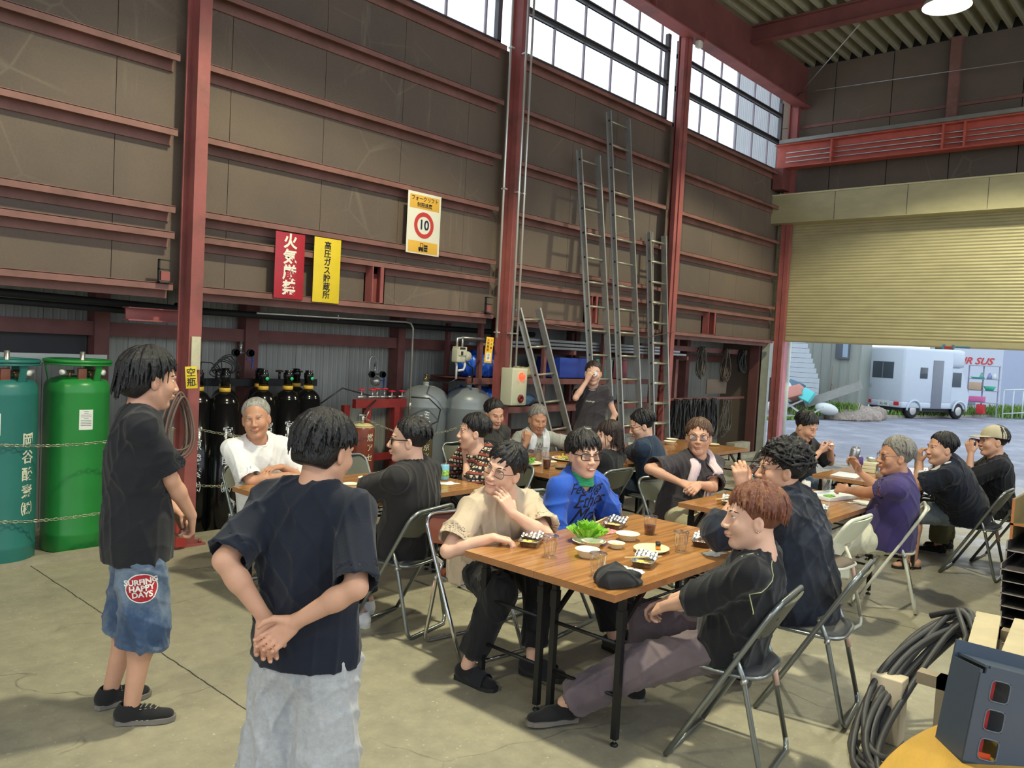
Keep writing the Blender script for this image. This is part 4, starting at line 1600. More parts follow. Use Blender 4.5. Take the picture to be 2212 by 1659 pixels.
        net_obj('trousers' if (ln if not isinstance(ln, dict) else 2) > 1.3 else 'shorts', G, pants['m'], t, wr=folds(seed * 5 + 2, pants.get('amp', 0.005) * 1.6, 30), smooth_it=1)
    # ---- shoes
    if shoes:
        for q in 'LR':
            fx, fy, fz, fyaw = feet[q][0], feet[q][1], feet[q][2], feet[q][3]
            A = ank[q]
            S_ = frame(fyaw)
            z0 = max(0.0, A[2] - 0.085 * s)
            K = lambda x, y, z: o_(np.array([A[0], A[1], z0]) + S_[0] * x * s + S_[1] * y * s + np.array([0, 0, z * s]))
            G = Field([K(-0.09, 0, 0), K(0.2, 0, 0), K(0, 0.05, 0.12), K(0, -0.05, 0.0)], 0.04, 0.0055)
            G.ell(K(-0.035, 0, 0.045), np.array((0.04, 0.035, 0.042)) * s, S_, k=0.02)
            G.cap(K(-0.02, 0, 0.042), K(0.07, 0, 0.042), 0.038 * s, 0.036 * s, k=0.02)
            G.cap(K(0.06, 0, 0.035), K(0.145, 0.0, 0.028), 0.041 * s, 0.034 * s, k=0.02, flat=((0, 0, 1), 0.72))
            if not shoes.get('slide'):
                G.cap(K(-0.01, 0, 0.05), K(-0.012, 0, 0.09), 0.04 * s, 0.038 * s, k=0.02)
                G.cap(K(-0.012, 0, 0.075), K(-0.02, 0, 0.14), 0.032 * s, 0.034 * s, k=0.004, op='-')
            G.cut(K(0, 0, 0.012), (0, 0, -1), 0.003)
            if not shoes.get('slide'):
                G.cut(K(0, 0, 0.095), (0, 0, 1), 0.003)
            up_ = net_obj('shoe', G, shoes['m'] if not shoes.get('slide') else shoes.get('sock', SK[skin]), t, smooth_it=1)
            b = MB()
            prof = [(-0.075, 0.0, 0), (-0.06, 0.03, 0), (0.0, 0.034, 0), (0.05, 0.037, 0), (0.11, 0.044, 0), (0.155, 0.038, 0), (0.182, 0.018, 0), (0.186, 0, 0)]
            poly = [(x, y) for x, y, _ in prof] + [(x, -y) for x, y, _ in reversed(prof[1:-1])]
            vs = [K(x, y, 0.0) for x, y in poly] + [K(x * 1.01, y * 1.04, 0.022) for x, y in poly]
            n_ = len(poly)
            b.add(vs, [tuple(range(n_)), tuple(range(2 * n_ - 1, n_ - 1, -1))] + [(i, n_ + i, n_ + (i + 1) % n_, (i + 1) % n_) for i in range(n_)])
            b.build('sole', shoes.get('sole', M_tooth), up_)
            if shoes.get('slide'):
                b = MB().use(shoes['m'])
                for sgn in (0.0,):
                    b.sheet(lambda u, v: K(0.055 + 0.07 * v, 0.048 * math.cos(PI * u), 0.016 + (0.075 - 0.018 * v) * math.sin(PI * u)), 12, 4)
                b.build('strap', None, up_)
            if shoes.get('stripes'):
                b = MB().use(M_tooth)
                for k in range(3):
                    for sg in (1, -1):
                        x0 = 0.035 + k * 0.022
                        vs = []
                        for (x, z) in ((x0 - 0.012, 0.022), (x0 - 0.003, 0.022), (x0 + 0.009, 0.07), (x0, 0.07)):
                            yy = 0.02
                            p = G.march(K(x, sg * 0.09, z), -S_[1] * sg, 0.09)
                            p = K(x, sg * 0.04, z) if p is None else p
                            vs.append(p + S_[1] * sg * 0.0018)
                        b.add(vs, [(0, 1, 2, 3)])
                b.build('stripes', None, up_)
            if shoes.get('laces'):
                b = MB().use(shoes['laces'])
                for k in range(4):
                    x = 0.045 + 0.02 * k
                    pts = []
                    for yy in (-0.02, 0, 0.02):
                        p = G.march(K(x + yy * 0.3, yy, 0.16), (0, 0, -1), 0.14)
                        pts.append((K(x, yy, 0.07) if p is None else p) + np.array([0, 0, 0.0025]))
                    b.tube(pts, 0.0028, 5)
                b.build('laces', None, up_)
    PEOPLE[key] = dict(o=t, sh=sh, elb=elb, wri=wri, kne=kne, ank=ank, C=C, R=R, Nk=Nk, P=P, B=B, CB=CB, base=base, F=F, sp=sp)
    return t
def decal(o, target, direction, off=0.003, back=0.25):
    """press a lettering mesh onto a garment along a direction"""
    from mathutils.bvhtree import BVHTree
    import bmesh
    bm = bmesh.new()
    bm.from_mesh(o.data)
    bmesh.ops.triangulate(bm, faces=bm.faces)
    es = [e for e in bm.edges if e.calc_length() > 0.012]
    for _ in range(3):
        es = [e for e in bm.edges if e.calc_length() > 0.012]
        if es: bmesh.ops.subdivide_edges(bm, edges=es, cuts=1)
        bmesh.ops.triangulate(bm, faces=bm.faces)
    me = target.data
    vs = [v.co.copy() for v in me.vertices]
    bvh = BVHTree.FromPolygons(vs, [tuple(p.vertices) for p in me.polygons])
    d = Vector(direction).normalized()
    kill = []
    for v in bm.verts:
        hit = bvh.ray_cast(v.co - d * back, d, back * 2)
        if hit[0] is None: kill.append(v)
        else: v.co = hit[0] - d * off
    bmesh.ops.delete(bm, geom=kill, context='VERTS')
    bm.to_mesh(o.data)
    bm.free()
    return o
def ribbon(name, pts, width_dir, w, th, m, parent=None, seed=0, amp=0.004, n_=28):
    """a draped strip of cloth following pts (n sections), width along width_dir"""
    P = [np.asarray(p, float) for p in pts]
    seg = [0]
    for a, b in zip(P, P[1:]): seg.append(seg[-1] + np.linalg.norm(b - a))
    def at(u):
        d = u * seg[-1]
        for i in range(len(P) - 1):
            if d <= seg[i + 1] or i == len(P) - 2:
                t = (d - seg[i]) / (seg[i + 1] - seg[i] + 1e-9)
                p0 = P[max(i - 1, 0)]; p3 = P[min(i + 2, len(P) - 1)]
                p1, p2 = P[i], P[i + 1]
                return 0.5 * ((2 * p1) + (-p0 + p2) * t + (2 * p0 - 5 * p1 + 4 * p2 - p3) * t * t + (-p0 + 3 * p1 - 3 * p2 + p3) * t ** 3)
    wd = [np.asarray(w_, float) for w_ in width_dir] if isinstance(width_dir, list) else None
    def wdir(u):
        if wd is None: return unit(width_dir)
        x = u * (len(wd) - 1); i = min(int(x), len(wd) - 2)
        return unit(wd[i] * (1 - x + i) + wd[i + 1] * (x - i))
    b = MB()
    rs = np.random.RandomState(seed)
    ph = rs.rand(4) * 6
    def fn(sd):
        def g(u, v):
            p = at(u)
            t = at(min(u + 0.01, 1)) - at(max(u - 0.01, 0))
            wv = wdir(u)
            nn = unit(np.cross(t, wv))
            ww = w(u) if callable(w) else w
            f = math.sin(v * 7 + ph[0] + u * 2) * amp + math.sin(v * 13 + ph[1] + u * 5) * amp * 0.5
            return p + wv * (v - 0.5) * ww + nn * (f + sd * th / 2)
        return g
    top, bot = fn(1), fn(-1)
    b.sheet(top, n_, 12)
    b.sheet(lambda u, v: bot(1 - u, v), n_, 12)
    for e in (0, 1):
        b.sheet(lambda u, v: (top if v > 0.5 else bot)(u if e else 1 - u, e), n_, 1)
        b.sheet(lambda u, v: (top if v > 0.5 else bot)(e, u if not e else 1 - u), 12, 1)
    return b.build(name, m, parent)
M_blk = cloth('tee_black', srgb(34, 35, 40))
M_navy = cloth('tee_navy_black', srgb(28, 33, 46))
M_char = cloth('tee_charcoal', srgb(62, 58, 62))
M_trb = cloth('trousers_black', srgb(30, 30, 33))
M_shb = cloth('shoe_black', srgb(34, 34, 36))
M_sol = mat('sole_grey', srgb(120, 116, 110), 0.7, vary=0.1)
M_solw = mat('sole_white', srgb(214, 214, 208), 0.6, vary=0.05)
DOWN = (0, 0, -1)
SITH = 0.0046

def denim():
    m = cloth('denim_blue', srgb(62, 82, 112), vary=0.3, scale=7, second=srgb(142, 158, 174), sec=(0.42, 0.68))
    return m
# ---- the man standing at the near end of the kerb
person('A', 'standing man in black tee and knee-length blue denim shorts, hands before him', (1.535, 3.515, 1.49), -8, (1.5, 3.525, 0.80), -18, s=0.965, stand=True, hpitch=6,
  hair=('black', dict(thick=0.017, n=170, af=1.3, ab=2.6, back=0.02, nape=-0.085, long=0.03, flare=0.006, cover_ear=False, fine=True)),
  hands={'R': dict(p=(1.70, 3.43, 0.875), d=(0.2, 0.35, -0.8), n=(-1, 0.3, 0), curl=0.9), 'L': dict(p=(1.69, 3.57, 0.87), d=(0.25, -0.55, -0.7), n=(-1, 0, 0), curl=0.9)},
  elbows={'R': (-0.3, -0.9, -0.3), 'L': (-0.3, 0.9, -0.3)},
  feet={'R': (1.46, 3.44, 0.085, -31), 'L': (1.46, 3.66, 0.085, 0)},
  shirt=dict(m=M_blk, loose=0.03, sleeve=0.82, hem=0.1, collar=0.005), pants=dict(m=denim(), loose=0.04, len=1.28, cuff=1.6, amp=0.006),
  shoes=dict(m=M_shb, stripes=True, sole=M_sol, laces=mat('lace_pattern', srgb(150, 146, 120), 0.8, vary=0.5, scale=200)), h=0.0045, seed=11)
# ---- the man standing with his back to us
person('B', 'standing man seen from behind in navy tee and grey sweatpants, hands clasped behind', (1.50, 2.14, 1.355), 8, (1.46, 2.15, 0.68), 24, s=0.93, stand=True, hpitch=12, hs=1.02,
  hair=('black', dict(thick=0.018, n=260, af=1.3, ab=2.3, back=0.012, nape=-0.062, flare=0.008, fine=True)),
  hands={'L': dict(p=(1.295, 2.13, 0.855), d=(-0.15, -0.35, -0.8), n=(-0.3, -0.6, -0.1), curl=0.55, thumb=0.3), 'R': dict(p=(1.315, 2.00, 0.875), d=(-0.38, 0.42, -0.5), n=(-0.7, -0.62, 0.2), curl=0.8, spread=1.5, thumb=0.2)},
  elbows={'L': (-0.95, -0.3, -0.6), 'R': (-0.5, -0.6, -0.9)},
  feet={'L': (1.37, 2.26, 0.085, 30), 'R': (1.47, 2.05, 0.085, 18)},
  shirt=dict(m=M_navy, loose=0.024, sleeve=0.95, hem=-0.005, collar=0.005, amp=0.005, h=0.0055, neck=0.06), pants=dict(m=cloth('sweat_grey', srgb(176, 178, 182), vary=0.12, scale=60), loose=0.04, len=1.95, cuff=1.4, amp=0.006),
  shoes=dict(m=M_shb, sole=M_solw), h=0.0038, seed=12, shw=0.162)
# ---- near pair of tables
person('beige', 'seated man in a beige tee and round glasses, head tilted, hand at his chin', (3.154, 2.885, 1.055), 190, (3.22, 3.06, 0.49), -97, hroll=-16, skin='fair', s=1.03,
  hair=('black', dict(thick=0.016, n=190, af=1.35, ab=2.1, sweep=-0.5, hairline=0.05, fine=True)), glasses='thin', face=dict(mouth='smile', eye=0.0022),
  hands={'R': dict(p=(2.95, 2.74, 0.742), d=(0.55, -0.5, -0.12), n=(0, 0, -1), curl=1.0), 'L': dict(p=(3.10, 2.755, 0.845), d=(-0.25, 0.35, 0.72), n=(0.1, 1, 0.1), curl=0.45)},
  elbows={'R': (-0.8, 0.2, -0.6), 'L': (0.6, -0.8, -0.8)},
  feet={'R': (2.87, 2.80, 0.085, -85), 'L': (3.17, 2.62, 0.10, -70)},
  shirt=dict(m=cloth('tee_beige', srgb(196, 178, 156)), loose=0.036, sleeve=0.8, collar=0.006, amp=0.007), pants=dict(m=M_trb, loose=0.014, len=1.85), shoes=dict(m=M_blk, slide=True, sole=M_dark, sock=M_trb), h=0.0042, seed=3, build=1.05, shw=0.18)
person('blue', 'seated man in a bright blue lettered tee with green towel, baring his teeth', (3.80, 2.83, 1.10), 243, (3.87, 3.08, 0.49), -90, skin='fair', s=0.99,
  hair=('black', dict(thick=0.019, n=200, af=1.5, ab=2.2, sweep=0.2, hairline=0.045, cover_ear=True, fine=True)), glasses='thick', face=dict(mouth='teeth', eye=0.0018),
  hands={'R': dict(p=(3.80, 2.80, 0.60), d=(0.2, -0.3, -0.5), n=(0, 0, -1), curl=0.7), 'L': dict(p=(3.98, 2.79, 0.60), d=(-0.3, -0.3, -0.5), n=(0, 0, -1), curl=0.7)},
  elbows={'R': (-0.9, 0.1, -0.6), 'L': (0.9, 0.1, -0.6)},
  feet={'R': (3.80, 2.55, 0.085, -95), 'L': (4.02, 2.6, 0.085, -80)},
  shirt=dict(m=cloth('tee_blue', srgb(44, 88, 188)), loose=0.036, sleeve=0.95, collar=0.005, amp=0.006, neck=0.07, scoop=0.014), pants=dict(m=M_trb, loose=0.02), shoes=dict(m=M_shb, slide=True, sole=M_dark, sock=cloth('sock_camo', srgb(70, 66, 58), vary=0.4)), h=0.0042, seed=4, shw=0.182)
person('red', 'seated man with dyed brown hair, silver ear studs and a long-sleeved black top, near chair', (3.075, 1.425, 1.075), 128, (3.23, 1.56, 0.49), 106, skin='fair', s=1.0, hpitch=2,
  hair=('brown', dict(thick=0.016, n=230, af=1.35, ab=2.15, sweep=0.3, nape=-0.06, hairline=0.05, fine=True)), face=dict(eye=0.003),
  hands={'L': dict(p=(3.06, 1.84, 0.585), d=(0.2, 0.6, -0.35), n=(0.5, 0.1, -0.8), curl=0.9), 'R': dict(p=(3.20, 1.86, 0.59), d=(-0.3, 0.6, -0.35), n=(-0.4, 0.1, -0.8), curl=0.9)},
  elbows={'L': (-0.6, -0.1, -0.9), 'R': (0.8, -0.1, -0.9)},
  feet={'L': (2.87, 2.20, 0.085, 150), 'R': (3.35, 2.12, 0.085, 90)},
  shirt=dict(m=cloth('top_black', srgb(30, 31, 36)), loose=0.022, sleeve=1.28, collar=0.004, amp=0.005), pants=dict(m=cloth('work_trousers_grey', srgb(112, 100, 106), vary=0.16, scale=7), loose=0.022, amp=0.007), shoes=dict(m=M_shb, sole=M_sol), h=0.0042, seed=5)
person('curly', 'seated man with curly black hair in a black shirt, drinking with one hand raised', (4.01, 1.72, 1.155), 128, (4.03, 1.58, 0.50), 99, skin='mid', s=1.05,
  hair=('black', dict(thick=0.02, n=260, af=1.05, ab=1.75, curl=2.2, hairline=0.06, nape=-0.035, fine=True)), glasses='metal', face=dict(eye=0.003, mouth='closed'),
  hands={'L': dict(p=(3.87, 1.86, 1.05), d=(-0.1, 0.12, 0.9), n=(0.6, 0.5, 0.1), curl=0.75), 'R': dict(p=(4.18, 1.95, 0.745), d=(-0.2, 0.7, -0.1), n=(0, 0, -1), curl=0.6)},
  elbows={'L': (-0.5, 0.3, -0.9), 'R': (0.9, 0, -0.6)},
  feet={'L': (3.98, 1.86, 0.085, 80), 'R': (4.17, 1.9, 0.085, 90)},
  shirt=dict(m=cloth('shirt_black', srgb(28, 31, 40), second=srgb(40, 46, 60)), loose=0.042, sleeve=1.35, collar=0.008, belly=True), pants=dict(m=cloth('shorts_pattern', srgb(34, 34, 36), second=srgb(150, 152, 150), sec=(0.62, 0.68), scale=14), loose=0.025, len=0.98), shoes=dict(m=M_shb, sole=M_sol), h=0.0045, seed=6, build=1.12, shw=0.19)
# ---- middle tables
person('pink', 'seated man in glasses and charcoal tee with a pale pink towel, fingers interlaced', (5.44, 2.99, 1.105), 208, (5.42, 3.10, 0.50), -112, skin='mid', s=1.02, hpitch=-4,
  hair=('mid', dict(thick=0.014, n=180, af=1.35, ab=2.0, hairline=0.052)), glasses='thin', face=dict(eye=0.004, gaze=-0.003, mouth='closed'),
  hands={'R': dict(p=(5.10, 2.93, 0.80), d=(0.25, -0.35, -0.15), n=(0.4, 0.2, -0.6), curl=0.9), 'L': dict(p=(5.20, 2.83, 0.79), d=(-0.4, 0.0, -0.12), n=(0.1, 0.6, -0.6), curl=0.9)},
  elbows={'R': (-0.7, 0.5, 0.1), 'L': (0.9, -0.1, -0.5)},
  feet={'R': (5.12, 2.75, 0.085, -120), 'L': (5.35, 2.62, 0.085, -100)},
  shirt=dict(m=M_char, loose=0.036, sleeve=0.85, collar=0.005, amp=0.005), pants=dict(m=cloth('shorts_khaki', srgb(188, 180, 150)), loose=0.03, len=1.05), shoes=dict(m=M_shb, sole=M_sol), h=0.005, seed=7, shw=0.185)
person('purple', 'seated grey-haired man in a purple tee and white trousers, holding up a can', (5.93, 1.735, 1.09), 131, (6.1, 1.78, 0.50), 105, skin='tan', s=1.0,
  hair=('grey', dict(thick=0.014, n=200, af=1.15, ab=2.0, hairline=0.06, nape=-0.05, sweep=0.4)), glasses='metal', face=dict(eye=0.002),
  hands={'L': dict(p=(6.10, 2.17, 0.765), d=(0.25, 0.7, 0.05), n=(0.6, -0.2, -0.5), curl=0.9), 'R': dict(p=(6.33, 2.10, 0.90), d=(-0.1, 0.35, 0.7), n=(-0.75, 0.35, 0), curl=0.75)},
  elbows={'L': (-0.8, -0.1, -0.7), 'R': (0.7, 0, -0.8)},
  feet={'L': (5.76, 2.03, 0.085, 120), 'R': (5.98, 2.12, 0.085, 100)},
  shirt=dict(m=cloth('tee_purple', srgb(70, 60, 112)), loose=0.036, sleeve=0.5, collar=0.005, amp=0.006, belly=True), pants=dict(m=cloth('trousers_white', srgb(222, 220, 198)), loose=0.06, len=1.75), shoes=dict(m=M_shb, sole=M_sol), h=0.0048, seed=8, build=1.08, shw=0.18)
person('navyt', 'seated man in a navy tee with a white towel round his neck, eating', (7.27, 1.775, 1.06), 135, (7.64, 1.62, 0.50), 112, skin='mid', s=1.0,
  hair=('black', dict(thick=0.012, n=150, af=1.1, ab=1.75, hairline=0.058, nape=-0.03)), face=dict(eye=0.003),
  hands={'L': dict(p=(7.30, 1.93, 0.93), d=(-0.1, 0.1, 0.9), n=(0.5, -0.6, 0), curl=1.1), 'R': dict(p=(7.62, 2.05, 0.74), d=(-0.3, 0.6, 0), n=(0, 0, -1), curl=0.6)},
  elbows={'L': (-0.4, 0.4, -0.9), 'R': (0.9, 0, -0.6)},
  feet={'L': (7.38, 1.95, 0.085, 140), 'R': (7.7, 2.1, 0.085, 100)},
  shirt=dict(m=M_navy, loose=0.04, sleeve=0.8, collar=0.005, belly=True), pants=dict(m=cloth('shorts_grey_denim', srgb(120, 132, 142), vary=0.2), loose=0.03, len=1.0), shoes=dict(m=M_shb, slide=True, sole=M_dark), h=0.0052, seed=9, build=1.1, shw=0.182)
person('cap', 'seated man in a pale khaki cap and black tee, drinking from a can', (8.08, 1.565, 1.105), 128, (8.3, 1.55, 0.50), 112, skin='mid', s=1.0,
  hair=('black', dict(thick=0.010, n=90, af=0.8, ab=2.0, hairline=0.065, nape=-0.045)), face=dict(eye=0.003, mouth='hidden'),
  hands={'L': dict(p=(7.96, 1.70, 0.99), d=(0.0, 0.2, 0.8), n=(0.7, -0.1, 0.2), curl=1.0), 'R': dict(p=(8.35, 2.0, 0.74), d=(-0.3, 0.6, 0), n=(0, 0, -1), curl=0.6)},
  elbows={'L': (-0.3, 0.4, -1), 'R': (0.9, 0, -0.6)},
  feet={'L': (8.15, 1.95, 0.085, 100), 'R': (8.4, 1.95, 0.085, 90)},
  shirt=dict(m=M_blk, loose=0.034, sleeve=0.9, collar=0.005), pants=dict(m=cloth('trousers_olive', srgb(104, 102, 74)), loose=0.03), shoes=dict(m=M_shb, sole=M_sol), h=0.0052, seed=10, shw=0.18)
person('farblack', 'seated man in a loose black shirt looking down at something small in his fingers', (7.75, 3.095, 1.085), 258, (7.97, 3.24, 0.50), -95, skin='mid', s=1.02, hpitch=24,
  hair=('black', dict(thick=0.016, n=150, af=1.25, ab=1.9, hairline=0.055)), face=dict(eye=0.0005),
  hands={'L': dict(p=(7.90, 2.90, 0.865), d=(-0.5, -0.3, 0.3), n=(-0.1, 0.7, 0.2), curl=1.0), 'R': dict(p=(7.70, 2.93, 0.86), d=(0.5, -0.3, 0.3), n=(0.1, 0.7, 0.2), curl=1.0)},
  elbows={'L': (0.9, 0, -0.8), 'R': (-0.9, 0, -0.8)},
  shirt=dict(m=M_blk, loose=0.045, sleeve=0.95, neck=0.075, scoop=0.02), pants=dict(m=denim(), loose=0.02), shoes=dict(m=M_shb, sole=M_sol), h=0.0055, seed=13)
# ---- far row
person('girl', 'seated woman with dark shoulder-length hair in a black top', (5.61, 3.946, 0.995), 134, (5.55, 3.92, 0.49), 98, skin='fair', s=0.94, hpitch=8,
  hair=('dark', dict(thick=0.013, n=190, af=1.5, ab=2.5, nape=-0.12, long=0.11, back=0.05, hairline=0.05, side=-0.0)), face=dict(eye=0.003),
  hands={'L': dict(p=(5.56, 4.14, 0.86), d=(0.0, -0.1, 0.8), n=(0.3, -0.7, 0), curl=0.9), 'R': dict(p=(5.74, 4.16, 0.74), d=(-0.3, 0.6, 0), n=(0, 0, -1), curl=0.6)},
  elbows={'L': (-0.8, 0.3, -0.7), 'R': (0.9, 0, -0.6)},
  shirt=dict(m=M_blk, loose=0.026, sleeve=1.1, collar=0.004), pants=dict(m=M_trb, loose=0.015), shoes=dict(m=M_shb, sole=M_sol), h=0.005, seed=14, build=0.9, shw=0.165)
person('polo', 'seated young man in glasses and a navy polo shirt, eating', (6.13, 3.95, 1.065), 136, (6.35, 3.9, 0.50), 106, skin='fair', s=1.0, hpitch=20,
  hair=('black', dict(thick=0.014, n=150, af=1.15, ab=1.9, hairline=0.055)), glasses='thin', face=dict(eye=0.001),
  hands={'L': dict(p=(6.33, 4.26, 0.75), d=(0.0, 0.6, 0.1), n=(0.5, 0, -0.6), curl=0.8), 'R': dict(p=(6.55, 4.2, 0.75), d=(-0.3, 0.6, 0.1), n=(-0.3, 0, -0.6), curl=0.8)},
  shirt=dict(m=cloth('polo_navy', srgb(38, 54, 76)), loose=0.034, sleeve=0.85, collar=0.011), pants=dict(m=cloth('trousers_navy', srgb(34, 44, 58)), loose=0.025), shoes=dict(m=M_shb, sole=M_sol), h=0.0052, seed=15)
person('old', 'seated older man in a pale grey tee with a white towel hanging from his neck', (6.01, 5.07, 1.01), 238, (6.03, 5.22, 0.50), -105, skin='tan', s=1.0, hpitch=14,
  hair=('grey', dict(thick=0.011, n=160, af=1.05, ab=1.9, hairline=0.062)), face=dict(eye=0.001),
  hands={'R': dict(p=(5.80, 5.02, 0.80), d=(0.0, -0.1, 0.6), n=(0.4, 0.3, 0.2), curl=1.5), 'L': dict(p=(6.12, 4.72, 0.79), d=(0.2, -0.7, -0.1), n=(0, 0, -1), curl=0.6)},
  elbows={'R': (-0.5, -0.1, -0.9), 'L': (0.9, -0.2, -0.2)},
  shirt=dict(m=cloth('tee_pale_grey', srgb(164, 166, 160)), loose=0.034, sleeve=0.8, collar=0.005), pants=dict(m=cloth('trousers_grey', srgb(120, 120, 112)), loose=0.02), shoes=dict(m=M_shb, sole=M_sol), h=0.0052, seed=16)
person('dark', 'seated short-haired man in a dark grey tee with a white chest emblem, looking down', (5.53, 5.21, 1.065), 252, (5.42, 5.32, 0.50), -96, skin='mid', s=1.0, hpitch=16, hroll=4,
  hair=('black', dict(thick=0.009, n=150, af=1.0, ab=1.7, hairline=0.062, nape=-0.03)), face=dict(eye=0.001),
  shirt=dict(m=cloth('tee_dark_grey', srgb(56, 56, 54)), loose=0.034, sleeve=0.8, collar=0.005), pants=dict(m=M_trb, loose=0.02), shoes=dict(m=M_shb, sole=M_sol), h=0.0052, seed=17)
def check_mat():
    m = bpy.data.materials.new('checked_cotton')
    m.use_nodes = True
    nt = m.node_tree
    b = nt.nodes['Principled BSDF']
    b.inputs['Roughness'].default_value = 0.85
    tcn = node(nt, 'ShaderNodeTexCoord')
    sp = node(nt, 'ShaderNodeSeparateXYZ')
    nt.links.new(tcn.outputs['Object'], sp.inputs[0])
    last = None
    acc = srgb(214, 200, 172)
    cur = None
    for ax, fr, col, thr in (('X', 210, srgb(70, 50, 48), 0.35), ('Z', 190, srgb(34, 32, 38), 0.3), ('Y', 190, srgb(34, 32, 38), 0.5), ('Z', 95, srgb(150, 74, 60), 0.75)):
        mt = node(nt, 'ShaderNodeMath', operation='MULTIPLY'); mt.inputs[1].default_value = fr
        nt.links.new(sp.outputs[ax], mt.inputs[0])
        sn = node(nt, 'ShaderNodeMath', operation='SINE')
        nt.links.new(mt.outputs[0], sn.inputs[0])
        gt = node(nt, 'ShaderNodeMath', operation='GREATER_THAN'); gt.inputs[1].default_value = thr
        nt.links.new(sn.outputs[0], gt.inputs[0])
        mx = node(nt, 'ShaderNodeMix', data_type='RGBA')
        nt.links.new(gt.outputs[0], mx.inputs[0])
        if cur is None: mx.inputs[6].default_value = acc
        else: nt.links.new(cur, mx.inputs[6])
        mx.inputs[7].default_value = col
        cur = mx.outputs[2]
    nt.links.new(cur, b.inputs['Base Color'])
    return m
person('plaid', 'seated man in a checked shirt covering his mouth with his hand', (4.40, 4.365, 1.035), 146, (4.72, 4.4, 0.50), 176, skin='fair', s=1.02,
  hair=('black', dict(thick=0.016, n=170, af=1.2, ab=1.95, hairline=0.055, nape=-0.045)), face=dict(eye=0.0035, mouth='hidden'),
  hands={'L': dict(p=(4.40, 4.42, 0.80), d=(-0.1, 0.15, 0.9), n=(0.7, -0.1, 0.1), curl=0.7), 'R': dict(p=(4.25, 4.60, 0.70), d=(-0.6, -0.1, 0.0), n=(0, 0, -1), curl=1.3)},
  elbows={'L': (-0.6, -0.4, -0.8), 'R': (-0.2, 0.7, -0.8)},
  shirt=dict(m=check_mat(), loose=0.03, sleeve=0.9, collar=0.01), pants=dict(m=M_trb, loose=0.015), shoes=dict(m=M_shb, sole=M_sol), h=0.0048, seed=18)
person('white', 'seated man with cropped silver hair in a white tee, arms folded on the table', (2.90, 4.985, 1.125), 231, (3.08, 5.12, 0.50), -95, skin='tan', s=1.02, hroll=7,
  hair=('silver', dict(thick=0.008, n=150, af=0.7, ab=1.7, hairline=0.074, nape=-0.03, side=0.012)), face=dict(eye=0.0018, mouth='smile'),
  hands={'R': dict(p=(3.02, 4.75, 0.755), d=(0.7, -0.2, 0.0), n=(0, 0, -1), curl=0.35), 'L': dict(p=(3.02, 4.84, 0.80), d=(-0.7, -0.1, 0.0), n=(0, 0, -1), curl=0.5)},
  elbows={'R': (-0.9, 0.1, -0.7), 'L': (0.9, 0.1, -0.5)},
  feet={'R': (2.95, 4.72, 0.085, -95), 'L': (3.2, 4.72, 0.085, -85)},
  shirt=dict(m=cloth('tee_white', srgb(232, 232, 232)), loose=0.028, sleeve=0.9, collar=0.006), pants=dict(m=cloth('trousers_pale', srgb(196, 192, 182)), loose=0.02), shoes=dict(m=M_shb, sole=M_sol), h=0.0045, seed=19, shw=0.185)
person('glass', 'seated man with thick-framed glasses in a black tee and white trainers', (3.09, 3.60, 1.13), 138, (3.17, 3.66, 0.50), 108, skin='fair', s=1.0,
  hair=('black', dict(thick=0.012, n=170, af=1.0, ab=1.8, hairline=0.064, nape=-0.035)), glasses='thick', face=dict(eye=0.0035),
  hands={'L': dict(p=(2.98, 4.05, 0.74), d=(-0.2, 0.7, 0.0), n=(0, 0, -1), curl=0.5), 'R': dict(p=(3.12, 4.1, 0.745), d=(-0.4, 0.6, 0.0), n=(0, 0, -1), curl=0.5)},
  elbows={'L': (-0.8, 0.0, -0.8), 'R': (0.9, 0, -0.7)},
  feet={'L': (2.93, 3.78, 0.085, 112), 'R': (3.1, 3.92, 0.085, 60)},
  shirt=dict(m=cloth('tee_black_loose', srgb(40, 39, 41)), loose=0.045, sleeve=1.0, collar=0.005, hem=0.1), pants=dict(m=M_trb, loose=0.02), shoes=dict(m=cloth('trainer_white', srgb(226, 226, 226), bump=0.05), sole=M_solw, laces=M_solw), h=0.0045, seed=20, shw=0.182)
person('sgirl', 'standing woman in a charcoal tee, tan trousers and a pearl necklace, drinking from a can', (6.865, 5.06, 1.475), 218, (6.88, 5.08, 0.80), 215, skin='fair', s=0.95, stand=True,
  hair=('dark', dict(thick=0.009, n=150, af=1.2, ab=2.1, hairline=0.058, back=0.01, nape=-0.07, sweep=0.5)), face=dict(eye=0.0012, mouth='hidden'),
  hands={'R': dict(p=(6.71, 5.02, 1.40), d=(0.1, -0.15, 0.5), n=(0.6, -0.1, 0.3), curl=0.9), 'L': dict(p=(6.98, 4.92, 0.84), d=(0, 0, -1), n=(-0.3, 0.5, 0), curl=0.5)},
  elbows={'R': (-0.6, 0.2, -0.9), 'L': (0.6, -0.5, 0)},
  shirt=dict(m=M_char, loose=0.03, sleeve=0.45, hem=0.06, collar=0.005, hn=(0.25, -0.35, -1)), pants=dict(m=cloth('trousers_tan', srgb(158, 142, 104)), loose=0.04, len=1.95, cuff=1.0), shoes=dict(m=M_shb, sole=M_sol), h=0.0052, seed=21, build=0.88, shw=0.16)
